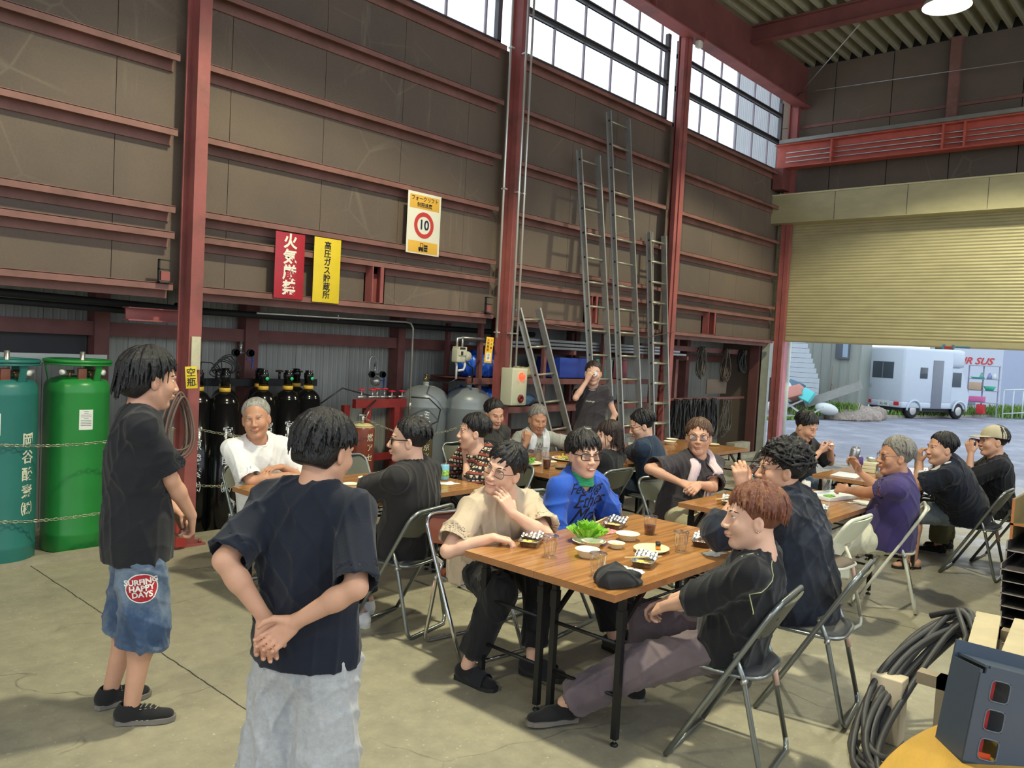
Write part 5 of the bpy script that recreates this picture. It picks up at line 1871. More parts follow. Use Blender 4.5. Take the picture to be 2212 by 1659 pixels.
# ------------------------------------------------------------------ things on the tables
ZT = 0.7012
M_foil = mat('foil_aluminium', srgb(214, 216, 220), 0.22, 1.0, vary=0.1, scale=30, bump=0.5, bscale=60)
M_paper = mat('white_paper_plate', srgb(236, 232, 208), 0.6, vary=0.03)
M_cream = mat('pulp_plate_cream', srgb(226, 216, 172), 0.65, vary=0.04)
M_tissue = mat('white_tissue', srgb(238, 240, 236), 0.8, vary=0.03, bump=0.4, bscale=50)
M_chop = mat('chopstick_wood', srgb(226, 200, 150), 0.6, vary=0.06)
M_green = mat('lettuce_green', srgb(134, 190, 58), 0.5, vary=0.3, scale=25)
M_bean = mat('bean_green', srgb(110, 180, 60), 0.45, vary=0.2, scale=30)
M_yel = mat('egg_yellow', srgb(238, 206, 84), 0.5, vary=0.12, scale=40)
M_meat = mat('browned_food', srgb(150, 92, 58), 0.5, vary=0.4, scale=50)
M_rice = mat('pale_food', srgb(214, 190, 160), 0.6, vary=0.3, scale=60)
M_tea = None
def clear_mat(name, col, rough=0.05):
    if name in MATS: return MATS[name]
    m = bpy.data.materials.new(name)
    m.use_nodes = True
    nt = m.node_tree
    nt.nodes.clear()
    o = node(nt, 'ShaderNodeOutputMaterial')
    a = node(nt, 'ShaderNodeBsdfTransparent'); a.inputs[0].default_value = col
    g = node(nt, 'ShaderNodeBsdfGlossy'); g.inputs['Roughness'].default_value = rough
    lw = node(nt, 'ShaderNodeLayerWeight'); lw.inputs[0].default_value = 0.35
    mr = node(nt, 'ShaderNodeMapRange'); mr.inputs[3].default_value = 0.06; mr.inputs[4].default_value = 0.75
    nt.links.new(lw.outputs['Facing'], mr.inputs[0])
    mx = node(nt, 'ShaderNodeMixShader')
    nt.links.new(mr.outputs[0], mx.inputs[0]); nt.links.new(a.outputs[0], mx.inputs[1]); nt.links.new(g.outputs[0], mx.inputs[2])
    nt.links.new(mx.outputs[0], o.inputs[0])
    MATS[name] = m
    return m
M_clear = clear_mat('clear_plastic', (0.95, 0.96, 0.97, 1))
M_teaL = mat('barley_tea', srgb(88, 24, 12), 0.08, vary=0, trans=0.25)
M_milk = mat('milky_drink', srgb(222, 222, 214), 0.3, vary=0)

def cup(x, y, lab, fill=None, level=0.5, z=ZT, name='plastic_cup', group='clear plastic cups on the tables'):
    t = thing(name, lab, 'cup', (x, y, z), 0, group)
    w = MB()
    prof = [(0.0, 0.004), (0.025, 0.004), (0.0265, 0.0), (0.027, 0.004), (0.034, 0.06), (0.0375, 0.098), (0.0405, 0.1), (0.041, 0.104), (0.0385, 0.106)]
    w.lathe(prof, n=28)
    for k in range(14):
        a = 2 * PI * k / 14
        w.tube([(0.0278 * math.cos(a), 0.0278 * math.sin(a), 0.01), (0.0338 * math.cos(a), 0.0338 * math.sin(a), 0.058)], 0.0006, 4)
    w.build('cup_wall', M_clear, t)
    MB().tube([(0.0402 * math.cos(2 * PI * k / 28), 0.0402 * math.sin(2 * PI * k / 28), 0.104) for k in range(28)], 0.0014, 5, closed=True).build('rim', clear_mat('cup_rim', (0.8, 0.82, 0.84, 1)), t)
    if fill:
        h = 0.1 * level
        MB().lathe([(0.0, 0.005), (0.0262, 0.005), (0.0262 + 0.0118 * level, h), (0.0, h)], n=28).build('drink', fill, t)
    return t
def bowl(x, y, lab, r=0.06, h=0.035, food=None, oval=1.0, m=None, group='white paper bowls', rz=0.0):
    t = thing('paper_bowl', lab, 'bowl', (x, y, ZT), rz, group)
    MB().lathe([(0.0, 0.004), (r * 0.55, 0.003), (r * 0.6, 0.0), (r * 0.66, 0.003), (r * 0.92, h), (r, h + 0.001), (r, h + 0.003), (r * 0.9, h + 0.002), (r * 0.6, 0.006), (0.0, 0.006)], n=36, sx=1.0, sy=oval).build('bowl_body', m or M_paper, t)
    if food:
        rs = random.Random(int(x * 1000))
        b = MB()
        for k in range(14):
            a, q = rs.random() * 6.28, r * 0.5 * math.sqrt(rs.random())
            b.ball((q * math.cos(a), q * math.sin(a) * oval, 0.011 + 0.008 * rs.random()), (0.011, 0.009, 0.006), 8, 6, Rz(a))
        tag(b.build('food', food, t), kind='stuff')
    return t
def plate(x, y, lab, r=0.095, m=None, oval=1.0, rz=0.0, group='paper plates'):
    t = thing('paper_plate', lab, 'plate', (x, y, ZT), rz, group)
    MB().lathe([(0.0, 0.003), (r * 0.7, 0.003), (r * 0.72, 0.0), (r * 0.78, 0.004), (r * 0.97, 0.016), (r, 0.016), (r, 0.018), (r * 0.95, 0.019), (r * 0.76, 0.007), (0.0, 0.006)], n=44, sy=oval).build('plate_body', m or M_cream, t)
    return t
def foil_tray(x, y, rz, lab, food=None, w=0.17, d=0.11, h=0.03, sticks=True, lidded=False, group='foil food trays'):
    t = thing('foil_tray', lab, 'tray', (x, y, ZT), rz, group)
    b = MB()
    def ring(k, z, wob=0.0, ex=0.0):
        o = []
        n = 48
        for i in range(n):
            a = 2 * PI * i / n
            c, s = math.cos(a), math.sin(a)
            e = 0.32
            q = 1 + wob * math.sin(i * PI / 1.0 * 1.0)
            q = 1 + wob * (1 if i % 2 else -1)
            o.append((w / 2 * k * q * math.copysign(abs(c) ** e, c), d / 2 * k * q * math.copysign(abs(s) ** e, s), z + wob * 0.03 * (1 if i % 3 else -1)))
        return o
    rings = [ring(0.72, 0.0), ring(0.76, 0.002, 0.012), ring(0.93, h, 0.012), ring(1.0, h, 0.004), ring(1.0, h + 0.003, 0.004), ring(0.92, h + 0.002, 0.012), ring(0.74, 0.004, 0.01)]
    n = 48
    vs = [p for r_ in rings for p in r_]
    fs = [(j * n + i, j * n + (i + 1) % n, (j + 1) * n + (i + 1) % n, (j + 1) * n + i) for j in range(len(rings) - 1) for i in range(n)]
    fs += [tuple(range(n - 1, -1, -1)), tuple((len(rings) - 1) * n + i for i in range(n))]
    b.add(vs, fs, True)
    b.box(-w * 0.02, w * 0.02, -d * 0.4, d * 0.4, 0.003, h * 0.8)
    b.build('tray_body', M_foil, t)
    if food:
        rs = random.Random(int(x * 977))
        b = MB()
        for k in range(16):
            b.ball((-w * 0.22 + rs.uniform(-1, 1) * w * 0.13, rs.uniform(-1, 1) * d * 0.25, 0.014 + 0.008 * rs.random()), (0.013, 0.01, 0.008), 8, 6, Rz(rs.random() * 3))
        tag(b.build('food', food, t), kind='stuff')
    # crumpled lid film folded back along one side
    rs = np.random.RandomState(int(x * 311))
    ph = rs.rand(6) * 6
    b = MB()
    b.sheet(lambda u, v: (w * (0.05 + 0.42 * u), d * (v - 0.5) * 0.95, h + 0.004 + 0.02 * u + 0.006 * math.sin(u * 14 + ph[0] + v * 9) * math.sin(v * 16 + ph[1])), 18, 14)
    b.build('foil_flap', M_foil, t)
    return t
def sticks(x, y, z, a, lab, el=0.05, L=0.2):
    for k in (0, 1):
        aa = a + 0.035 * k
        p0 = Vector((x + 0.008 * k, y - 0.006 * k, z))
        p1 = p0 + Vector((math.cos(aa) * L, math.sin(aa) * L, el))
        b = MB().bar(p0, p1, 0.005, 0.005)
        tag(b.build('chopstick'), lab + (', nearer one' if k else ''), 'chopstick', 'disposable chopsticks').data.materials.append(M_chop)
def crumple(name, x, y, w, d, h, m, lab, cat, seed=1, z=ZT, rz=0, group=None):
    rs = np.random.RandomState(seed)
    ph = rs.rand(8) * 6
    b = MB()
    def f(u, v, lift):
        r = min(1, 2.2 * min(u, 1 - u, v, 1 - v) + 0.05)
        e = 1 + 0.14 * math.sin(math.atan2(v - 0.5, u - 0.5) * 5 + ph[2])
        zz = h * (0.25 + 0.75 * abs(math.sin(u * 7 + ph[0] + 2 * math.sin(v * 5 + ph[1])) * math.sin(v * 8 + ph[3]))) * r * lift
        return Vector(((u - 0.5) * w * e, (v - 0.5) * d * e, zz + (0.001 if lift else 0)))
    b.sheet(lambda u, v: f(u, v, 1), 22, 22)
    b.sheet(lambda u, v: f(1 - u, v, 0), 22, 22)
    o = b.build(name, m)
    o.location = (x, y, z)
    o.rotation_euler = (0, 0, rz)
    return tag(o, lab, cat, group)
def can(x, y, z, lab, m, top=None, R=None, r=0.033, h=0.12, group='drink cans', band=None):
    t = thing('drink_can', lab, 'can', (x, y, z), 0, group)
    if R is not None:
        t.rotation_euler = R
    MB().lathe([(0.0, 0.004), (r * 0.75, 0.0), (r * 0.82, 0.0), (r, 0.01), (r, h * 0.9), (r * 0.82, h * 0.98)], n=28).build('can_body', m, t)
    MB().lathe([(r * 0.82, h * 0.98), (r * 0.84, h), (r * 0.78, h), (r * 0.75, h * 0.985), (0.0, h * 0.985)], n=28).build('lid', top or mat('can_aluminium', srgb(200, 204, 206), 0.22, 0.95, vary=0.03), t)
    MB().tube([(r * 0.1, 0, h * 0.99), (r * 0.4, 0, h * 0.992)], 0.004, 6).build('ring_pull', MATS['can_aluminium'] if 'can_aluminium' in MATS else M_pipe, t)
    if band:
        MB().lathe([(r + 0.0006, h * 0.25), (r + 0.0006, h * 0.62)], n=28, nocap=True).build('printed_band', band, t)
    return t
M_can = mat('can_silver', srgb(190, 194, 196), 0.28, 0.85, vary=0.04)
# near tables
foil_tray(3.125, 2.64, 0.5, 'foil tray beside the hand of the man in beige', M_yel)
cup(3.02, 2.426, 'empty clear cup nearest the seated man in beige')
bowl(3.17, 2.31, 'empty white bowl in front of the lettuce plate', 0.062, 0.038)
plate(3.40, 2.47, 'white paper plate under the lettuce', 0.09, M_paper)
b = bowl(3.36, 2.42, 'white bowl with green leaves beside the lettuce', 0.058, 0.03, M_bean)
t = thing('lettuce', 'fresh green curly lettuce heaped on a white plate', 'lettuce', (3.42, 2.50, ZT + 0.02))
rs = random.Random(5)
for k in range(15):
    a = k * 2.4
    q = 0.012 + 0.018 * (k % 3)
    lean = 0.25 + 0.22 * (k % 3)
    L = 0.085 - 0.012 * (k % 3)
    ph = rs.random() * 6
    def leaf(u, v, a=a, q=q, lean=lean, L=L, ph=ph):
        w_ = (u - 0.5) * 0.075 * (0.35 + v) 
        z = L * v * math.cos(lean)
        o = q + L * v * math.sin(lean) * (1 + 0.5 * v)
        fr = 0.009 * v * v * math.sin(u * 26 + ph) 
        o += fr - 0.25 * abs(u - 0.5) * 0.05
        return (o * math.cos(a) - w_ * math.sin(a), o * math.sin(a) + w_ * math.cos(a), z + 0.007 * v * math.sin(u * 22 + ph * 2))
    MB().sheet(leaf, 20, 7).build('leaf', M_green, t)
bowl(3.44, 2.325, 'small white bowl with pale yellow food next to the lettuce', 0.046, 0.026, M_yel)
bowl(3.64, 2.39, 'white bowl of pinkish salad left by the tea cup', 0.066, 0.034, M_rice)
pl = plate(3.54, 2.175, 'oval cream plate holding a slice of charred pumpkin', 0.105, M_cream, 0.85, 0.1)
t = thing('pumpkin_slice', 'slice of charred orange pumpkin on the oval cream plate', 'pumpkin', (3.585, 2.165, ZT + 0.008), 0.6)
b = MB().use(mat('pumpkin_orange', srgb(226, 140, 40), 0.5, vary=0.2, scale=60)).rbox(-0.028, 0.028, -0.012, 0.012, 0, 0.022, 0.006)
b.build('flesh', None, t)
MB().use(mat('char_black', srgb(34, 28, 30), 0.5, vary=0.4, scale=90, bump=0.5)).rbox(-0.03, 0.022, -0.014, 0.013, 0.018, 0.036, 0.008).build('charred_skin', None, t)
foil_tray(3.28, 2.05, 0.35, 'open foil tray with chopsticks across it behind the black cap', M_yel)
sticks(3.20, 2.11, ZT + 0.036, -0.55, 'pale chopstick lying over the tray behind the black cap', -0.0005, 0.19)
cup(2.94, 2.08, 'empty clear cup right behind the black cap')
crumple('wet_wipe', 3.12, 2.01, 0.13, 0.075, 0.02, M_tissue, 'crumpled white wipe between the black cap and a foil tray', 'wipe', 3, group='crumpled tissues')
crumple('wipe_packet', 3.14, 2.08, 0.09, 0.05, 0.012, mat('packet_film', srgb(206, 216, 216), 0.3, vary=0.1, scale=30), 'torn clear wipe packet with a green edge by the black cap', 'packet', 4)
cup(3.66, 2.075, 'empty clear cup in front of the trays, nearest the man with brown hair')
foil_tray(3.90, 2.08, 0.35, 'foil tray with browned food and chopsticks beside the right-hand clear cup', M_meat)
sticks(3.90, 2.04, ZT + 0.036, -0.35, 'pale chopstick resting on the tray with browned food', 0.0, 0.2)
crumple('tissue', 3.77, 1.945, 0.12, 0.08, 0.015, M_tissue, 'white crumpled tissue near the edge by the brown-haired man', 'tissue', 6, group='crumpled tissues')
crumple('wrapped_sweet', 4.04, 1.955, 0.09, 0.06, 0.02, mat('sweet_film', srgb(226, 170, 130), 0.25, vary=0.45, scale=40), 'clear-wrapped pink and yellow sweet at the table edge', 'sweet', 8)
foil_tray(3.84, 2.61, 0.3, 'foil tray in front of the man in the blue shirt', M_yel)
sticks(3.70, 2.66, ZT + 0.034, 0.25, 'pale chopstick laid on the tray before the blue-shirted man', 0.0, 0.19)
crumple('pink_wrapper', 3.70, 2.56, 0.13, 0.07, 0.025, mat('pink_film', srgb(206, 128, 130), 0.25, vary=0.3, scale=30), 'crumpled clear pink wrapper beside the tray of the blue-shirted man', 'wrapper', 9)
cup(3.86, 2.39, 'tall clear cup half full of dark tea', M_teaL, 0.5)
# the black cap lying on the corner
G = Field([(2.80, 1.86, 0.7), (2.98, 2.04, 0.82)], 0.08, 0.004)
G.ell((2.885, 1.965, 0.725), (0.085, 0.07, 0.062), frame(30), k=0.02)
G.ell((2.90, 1.93, 0.73), (0.05, 0.06, 0.05), k=0.03)
G.cap((2.93, 1.90, 0.72), (2.985, 1.885, 0.712), 0.035, 0.022, k=0.03, flat=((0, 0, 1), 0.6))
G.cap((2.95, 1.91, 0.745), (2.99, 1.90, 0.735), 0.022, 0.015, k=0.01)
G.cut((0, 0, 0.701), (0, 0, -1), 0.001)
o = net_obj('cloth_cap', G, cloth('cap_black_cloth', srgb(46, 47, 50)), None, wr=folds(77, 0.012, 48), smooth_it=1)
tag(o, 'crumpled black cloth cap on the corner of the nearest table', 'cap')
# middle tables
foil_tray(5.13, 2.55, 0.4, 'foil tray with pale chopsticks near the clasped hands', M_rice, w=0.16)
sticks(5.04, 2.61, ZT + 0.035, -0.35, 'pale chopstick sticking out of the tray near the clasped hands', 0.01, 0.2)
can(5.44, 2.62, ZT, 'plain silver can behind the tray by the clasped hands', M_can)
can(5.98, 2.36, ZT, 'white and red printed can behind the curly-haired man', mat('can_white', srgb(226, 222, 218), 0.35, vary=0.03), band=mat('can_band_red', srgb(170, 50, 56), 0.35, vary=0.5, scale=90))
foil_tray(5.37, 2.02, 0.3, 'foil tray just past the curly-haired man', M_yel)
plate(5.72, 2.27, 'cream paper plate between the curly-haired man and the purple shirt', 0.085)
t = thing('white_tray', 'long flat white tray with scraps before the man in purple', 'tray', (6.2, 2.2, ZT), -0.25)
MB().rbox(-0.26, 0.26, -0.11, 0.11, 0, 0.008, 0.003).build('base', mat('tray_white', srgb(232, 236, 238), 0.4, vary=0.02), t)
b = MB()
for sx in (-1, 1): b.rbox(sx * 0.26 - 0.006, sx * 0.26 + 0.006, -0.11, 0.11, 0, 0.028, 0.002)
for sy in (-1, 1): b.rbox(-0.26, 0.26, sy * 0.11 - 0.006, sy * 0.11 + 0.006, 0, 0.028, 0.002)
b.build('side', MATS['tray_white'], t)
o = MB()
for k in range(12): o.ball((-0.15 + 0.02 * (k % 5), -0.03 + 0.02 * (k // 4), 0.014), (0.016, 0.01, 0.006), 8, 6, Rz(k))
tag(o.build('food', M_bean, t), kind='stuff')
crumple('paper_sheet', 6.12, 1.99, 0.2, 0.13, 0.006, M_tissue, 'flat white paper sheet on the table before the man in purple', 'paper', 12)
# far right tables
can(7.63, 2.35, ZT, 'slim silver can standing near the purple-shirted man\'s face', M_can)
can(8.08, 2.68, ZT, 'small violet can at the back of the doorway table', mat('can_violet', srgb(92, 70, 140), 0.35, vary=0.05))
can(8.70, 2.32, ZT, 'silver can with a red lid in front of the man with the white towel', M_can, mat('can_red_lid', srgb(176, 46, 50), 0.3, 0.4, vary=0))
for k in range(3):
    o = tag(MB().rbox(-0.09, 0.09, -0.06, 0.06, 0, 0.032, 0.004).build('food_box', mat('food_box_cream', srgb(220, 216, 184), 0.5, vary=0.04)), ['cream food box at the bottom of the stack on the doorway table', 'cream food box in the middle of the stack on the doorway table', 'cream food box on top of the stack on the doorway table'][k], 'box', 'stack of food boxes')
    o.location = (7.95, 2.53, ZT + 0.033 * k); o.rotation_euler = (0, 0, 0.1 * k)
bw = bowl(7.97, 2.53, 'foil bowl perched on the stack of food boxes', 0.06, 0.03, None, 1, M_foil, None)
bw.location.z = ZT + 0.1
foil_tray(8.40, 2.2, 0.2, 'foil tray by the man with the white towel', M_rice)
foil_tray(7.85, 2.25, 1.2, 'foil tray with green scraps between the silver can and the phone', M_bean)
o = tag(MB().rbox(-0.075, 0.075, -0.037, 0.037, 0, 0.009, 0.003).build('mobile_phone', mat('phone_black', srgb(22, 24, 28), 0.15, vary=0)), 'black phone lying flat on the doorway table', 'phone', 'phones on the tables')
o.location = (7.42, 2.14, ZT); o.rotation_euler = (0, 0, 0.4)
o = tag(MB().rbox(-0.16, 0.16, -0.11, 0.11, 0, 0.004, 0.001).build('placemat', mat('placemat_white', srgb(226, 230, 236), 0.5, vary=0.02)), 'white sheet of paper at the near corner of the doorway table', 'paper')
o.location = (7.48, 2.58, ZT); o.rotation_euler = (0, 0, 0.1)
# table of the white-shirted man
bowl(3.49, 4.47, 'large empty white bowl before the man with thick glasses', 0.075, 0.04)
bowl(3.275, 4.385, 'small white bowl of yellow food on the same table', 0.055, 0.03, M_yel)
plate(3.38, 4.26, 'cream plate partly under the arm of the man with thick glasses', 0.09)
crumple('foil_scrap', 3.22, 4.22, 0.12, 0.07, 0.02, M_foil, 'crumpled foil beside the cream plate and yellow-food bowl', 'foil', 21)
foil_tray(3.79, 4.63, 0.2, 'foil tray with chopsticks at the back of the white-shirted man\'s table', M_meat)
sticks(3.72, 4.66, ZT + 0.036, -0.9, 'pale chopstick leaning on the tray at the back of the white-shirted man\'s table', 0.02, 0.18)
bowl(3.60, 4.28, 'small white bowl of pinkish food beside the black sleeve', 0.052, 0.028, M_rice)
cup(3.97, 4.42, 'empty clear cup behind the shoulder of the man with thick glasses')
can(4.06, 4.30, ZT, 'pale blue and green can on a white napkin', mat('can_sky_blue', srgb(128, 190, 214), 0.35, vary=0.1), band=mat('can_band_green', srgb(120, 160, 60), 0.35, vary=0.6, scale=80))
crumple('napkin', 3.98, 4.17, 0.13, 0.10, 0.006, M_tissue, 'flat white napkin next to the pale blue can', 'napkin', 23, group='crumpled tissues')
G = Field([(2.80, 4.60, 0.7), (3.0, 4.72, 0.78)], 0.08, 0.005)
G.ell((2.88, 4.62, 0.725), (0.075, 0.08, 0.045), k=0.02).cap((2.88, 4.56, 0.712), (2.9, 4.5, 0.707), 0.05, 0.03, k=0.02, flat=((0, 0, 1), 0.35))
G.cut((0, 0, 0.701), (0, 0, -1), 0.001)
tag(net_obj('cloth_cap', G, cloth('cap_dark', srgb(40, 42, 48)), None, smooth_it=1), 'dark cap lying in front of the folded arms of the white-shirted man', 'cap')
crumple('wipe_pack', 3.30, 4.66, 0.08, 0.12, 0.05, mat('pack_white', srgb(222, 226, 226), 0.4, vary=0.05), 'small white tissue pack beside the standing man\'s neck', 'pack', 25)
# far middle tables
pl = plate(5.24, 4.50, 'plate heaped with green beans on the far table', 0.12, M_paper)
rs = random.Random(3)
for k in range(26):
    a = rs.random() * PI
    x0, y0 = 5.24 + rs.uniform(-0.06, 0.06), 4.50 + rs.uniform(-0.06, 0.06)
    z0 = ZT + 0.012 + 0.03 * rs.random()
    dx, dy = 0.03 * math.cos(a), 0.03 * math.sin(a)
    o = MB().tube([(x0 - dx, y0 - dy, z0), (x0 - dx * 0.4, y0 - dy * 0.4, z0 + 0.006), (x0 + dx * 0.4, y0 + dy * 0.4, z0 + 0.006), (x0 + dx, y0 + dy, z0)], [0.003, 0.006, 0.006, 0.003], 6).build('green_bean', M_bean)
    tag(o, 'green soybean pod heaped on the plate before the older man', 'bean', 'soybean pods on the far plate')
cup(5.17, 4.24, 'low cup of dark red tea on the far table', M_teaL, 0.8)
bowl(5.36, 4.36, 'white bowl behind the red tea cup', 0.06, 0.035)
plate(5.78, 4.50, 'big platter of mixed salad on the far table', 0.15, M_paper)
b = MB()
rs = random.Random(9)
for k in range(60):
    a, q = rs.random() * 6.28, 0.11 * math.sqrt(rs.random())
    b.use([M_green, M_rice, M_yel, mat('ham_pink', srgb(206, 120, 110), 0.5, vary=0.1)][k % 4]).ball((5.78 + q * math.cos(a), 4.50 + q * math.sin(a), ZT + 0.018 + 0.02 * rs.random()), (0.018, 0.012, 0.007), 7, 5, Rz(a))
tag(b.build('mixed_salad'), 'colourful sliced salad covering the big platter', 'salad', None, 'stuff')
foil_tray(5.62, 4.83, 0.1, 'foil tray before the older man with the white towel')
cup(5.50, 4.62, 'tall empty clear cup beside the green beans')
cup(5.62, 4.66, 'second empty clear cup, right before the older man')
o = tag(MB().rbox(-0.075, 0.075, -0.037, 0.037, 0, 0.009, 0.003).build('mobile_phone', MATS['phone_black']), 'black phone lying behind the blue-shirted man', 'phone', 'phones on the tables')
o.location = (5.33, 4.17, ZT); o.rotation_euler = (0, 0, -0.3)
cup(7.28, 4.82, 'clear cup of milky drink between the seated woman and the navy polo', M_milk, 0.4)
o = tag(MB().use(mat('box_red_black', srgb(170, 34, 30), 0.4, vary=0.1)).rbox(-0.1, 0.1, -0.06, 0.06, 0, 0.035, 0.004).use(M_dark).rbox(-0.05, 0.05, -0.061, -0.04, 0.008, 0.03, 0.002).build('snack_box'), 'red and black snack box by the navy polo shirt', 'box')
o.location = (6.92, 4.56, ZT); o.rotation_euler = (0, 0, -0.5)
bowl(7.9, 4.7, 'white bowl on the table by the ladders', 0.07, 0.035)
bowl(8.2, 4.85, 'white bowl furthest along the table by the ladders', 0.07, 0.03, M_rice)
plate(8.35, 4.42, 'cream plate at the end of the table by the ladders', 0.09)

# ------------------------------------------------------------------ things held
def held(R):
    return R
can(6.79, 4.985, 1.475, 'patterned can tipped up by the standing woman', mat('can_pattern', srgb(206, 206, 200), 0.35, 0.4, vary=0.4, scale=60), R=(math.radians(-100), 0, math.radians(-40)), h=0.105)
can(6.36, 2.165, 0.93, 'silver can held up by the man in the purple shirt', M_can, R=(0.15, -0.1, 0.3), h=0.15, r=0.036)
can(7.985, 1.715, 1.09, 'red and silver can the man in the cap is drinking from', M_can, R=(math.radians(-12), math.radians(98), math.radians(-38)), band=MATS['can_band_red'])
t = cup(3.945, 1.85, 'clear cup with dark drink held up to the face of the curly-haired man', M_teaL, 0.25, z=1.13)
t.rotation_euler = (0.4, 0.9, 0)
t = cup(6.15, 2.27, 'clear cup held low by the man in the purple shirt', None, z=0.735)
crumple('small_wrapper', 7.80, 2.86, 0.05, 0.03, 0.02, M_tissue, 'tiny pale wrapper held by the man looking down', 'wrapper', 31, z=0.93)
t = cup(5.52, 4.10, 'small white cup the seated woman holds to her mouth', M_milk, 0.9, z=0.96, group=None)
# ------------------------------------------------------------------ clothing details
def loc(p, k):
    return Vector(p) - Vector(PEOPLE[k]['base'])
def plane_at(p, facing_yaw, tilt=0.0, roll=0.0):
    """text plane whose +x runs to the reader's right when looking at it from its facing side"""
    f = frame(facing_yaw, tilt, roll)
    return Matrix(((-f[1][0] * -1, f[2][0], f[0][0], p[0]), (-f[1][1] * -1, f[2][1], f[0][1], p[1]), (-f[1][2] * -1, f[2][2], f[0][2], p[2]), (0, 0, 0, 1)))
def shirt_text(k, txt, size, m, up, lateral, yaw=None, tilt=0, roll=0, **kw):
    d = PEOPLE[k]
    cy = d['CB']
    p = d['P'] + (d['Nk'] - d['P']) * up + cy[1] * lateral - d['base'] + cy[0] * 0.2
    ya = math.degrees(math.atan2(cy[0][1], cy[0][0])) if yaw is None else yaw
    o = text_mesh('lettering', txt, size, m, plane_at(p, ya, tilt, roll), d['o'], depth=0.0, **kw)
    return decal(o, PEOPLE[k + '_shirt'], -Vector(frame(ya)[0]), 0.0025)
M_tblk = mat('print_black', srgb(18, 20, 34), 0.7, vary=0)
M_twht = mat('print_white', srgb(224, 224, 218), 0.7, vary=0)
M_tgry = mat('print_grey', srgb(84, 86, 88), 0.7, vary=0)
shirt_text('blue', 'Feelings', 0.09, M_tblk, 0.90, -0.05, yaw=-110, shear=0.45)
shirt_text('blue', 'Ethics', 0.12, M_tblk, 0.73, 0.0, yaw=-105, shear=0.5)
shirt_text('blue', 'Mot', 0.14, M_tblk, 0.53, -0.03, yaw=-105, shear=0.5)
shirt_text('blue', 'Co', 0.12, M_tblk, 0.34, -0.03, yaw=-105, shear=0.5)
shirt_text('dark', '\u0413P', 0.05, M_twht, 0.62, 0.07, yaw=-110)
shirt_text('sgirl', 'Challenge', 0.024, M_twht, 0.72, 0.0, yaw=222, shear=0.4)
shirt_text('old', 'OWN\nSELF\nWILLS', 0.075, M_tgry, 0.52, 0.0, yaw=-118, linegap=0.85)
# green towel of the blue-shirted man, white and pink towels
def towel(k, m, lab, w, dl, dr, name='neck_towel', spread=0.075, bulge=0.03, th=0.012, front=0.1):
    d = PEOPLE[k]
    N, f, l, sp = d['Nk'], d['CB'][0], d['CB'][1], d['sp']
    up = np.array([0, 0, 1.0])
    def surfp(lat, drop, out):
        p = N + l * lat - sp * drop + f * 0.3
        from mathutils.bvhtree import BVHTree
        return p, out
    me = PEOPLE[k + '_shirt'].data
    from mathutils.bvhtree import BVHTree
    bvh = BVHTree.FromPolygons([v.co.copy() for v in me.vertices], [tuple(p.vertices) for p in me.polygons])
    def on(lat, drop):
        p = Vector(N + l * lat - sp * drop + f * 0.3 - d['base'])
        h = bvh.ray_cast(p, -Vector(f), 0.6)
        q = np.array(h[0]) + d['base'] if h[0] is not None else N + l * lat - sp * drop + f * front
        return q + f * 0.012
    pts, wd = [], []
    for i in range(6):
        t = 1 - i / 5
        pts.append(on(spread + 0.03 * (1 - t) * 0 + 0.02 * t, 0.03 + dl * t)); wd.append(l)
    pts.append(N + l * (spread + 0.005) + f * 0.03 + up * 0.018); wd.append(l * 0.8 + f * 0.1)
    pts.append(N + l * (spread - 0.005) - f * 0.03 + up * 0.035); wd.append(l * 0.3 + up * 0.8)
    pts.append(N - f * 0.078 + up * 0.03); wd.append(up)
    pts.append(N - l * (spread - 0.005) - f * 0.03 + up * 0.035); wd.append(-l * 0.3 + up * 0.8)
    pts.append(N - l * (spread + 0.005) + f * 0.03 + up * 0.018); wd.append(-l * 0.8 + f * 0.1)
    for i in range(6):
        t = i / 5
        pts.append(on(-spread - 0.02 * t, 0.03 + dr * t)); wd.append(-l)
    o = ribbon(name, [p for p in pts], wd, w, th, m, None, seed=len(k), amp=0.006, n_=60)
    return tag(o, lab, 'towel', 'towels round necks')
towel('pink', cloth('towel_pink', srgb(226, 204, 208), bump=0.5, bscale=500), 'pale pink towel hanging round the neck of the bespectacled man', 0.085, 0.30, 0.22)
towel('old', cloth('towel_white', srgb(226, 230, 238), bump=0.5, bscale=500), 'white towel hanging down the front of the older man', 0.075, 0.26, 0.2)
towel('navyt', cloth('towel_white2', srgb(230, 230, 234), bump=0.5, bscale=500), 'white towel round the neck of the man in navy by the doorway', 0.06, 0.1, 0.1)
d = PEOPLE['blue']
b = MB()
N, f, l = d['Nk'], d['CB'][0], d['CB'][1]
for j in range(4):
    ring = []
    for k in range(30):
        a = 2 * PI * k / 30
        r_ = 0.064 + 0.004 * math.sin(5 * a + j)
        ring.append(N + f * (0.008 + r_ * math.cos(a)) + l * r_ * math.sin(a) + np.array([0, 0, -0.012 + 0.016 * j - 0.012 * math.cos(a)]))
    b.tube(ring, 0.0125, 8, closed=True)
tag(b.build('neck_towel', cloth('towel_green', srgb(52, 160, 112))), 'green towel wound round the neck of the blue-shirted man', 'towel', 'towels round necks')
# pearl necklace
d = PEOPLE['sgirl']
t = MB()
N, f, l = d['Nk'], d['CB'][0], d['CB'][1]
for k in range(40):
    a = 2 * PI * k / 40
    t.ball(N + f * (0.012 + 0.07 * math.cos(a)) + l * 0.066 * math.sin(a) + np.array([0, 0, -0.002 - 0.028 * math.cos(a)]) - d['base'], 0.0045, 6, 5)
t.build('necklace', mat('pearl', srgb(232, 228, 216), 0.25, vary=0), d['o'])
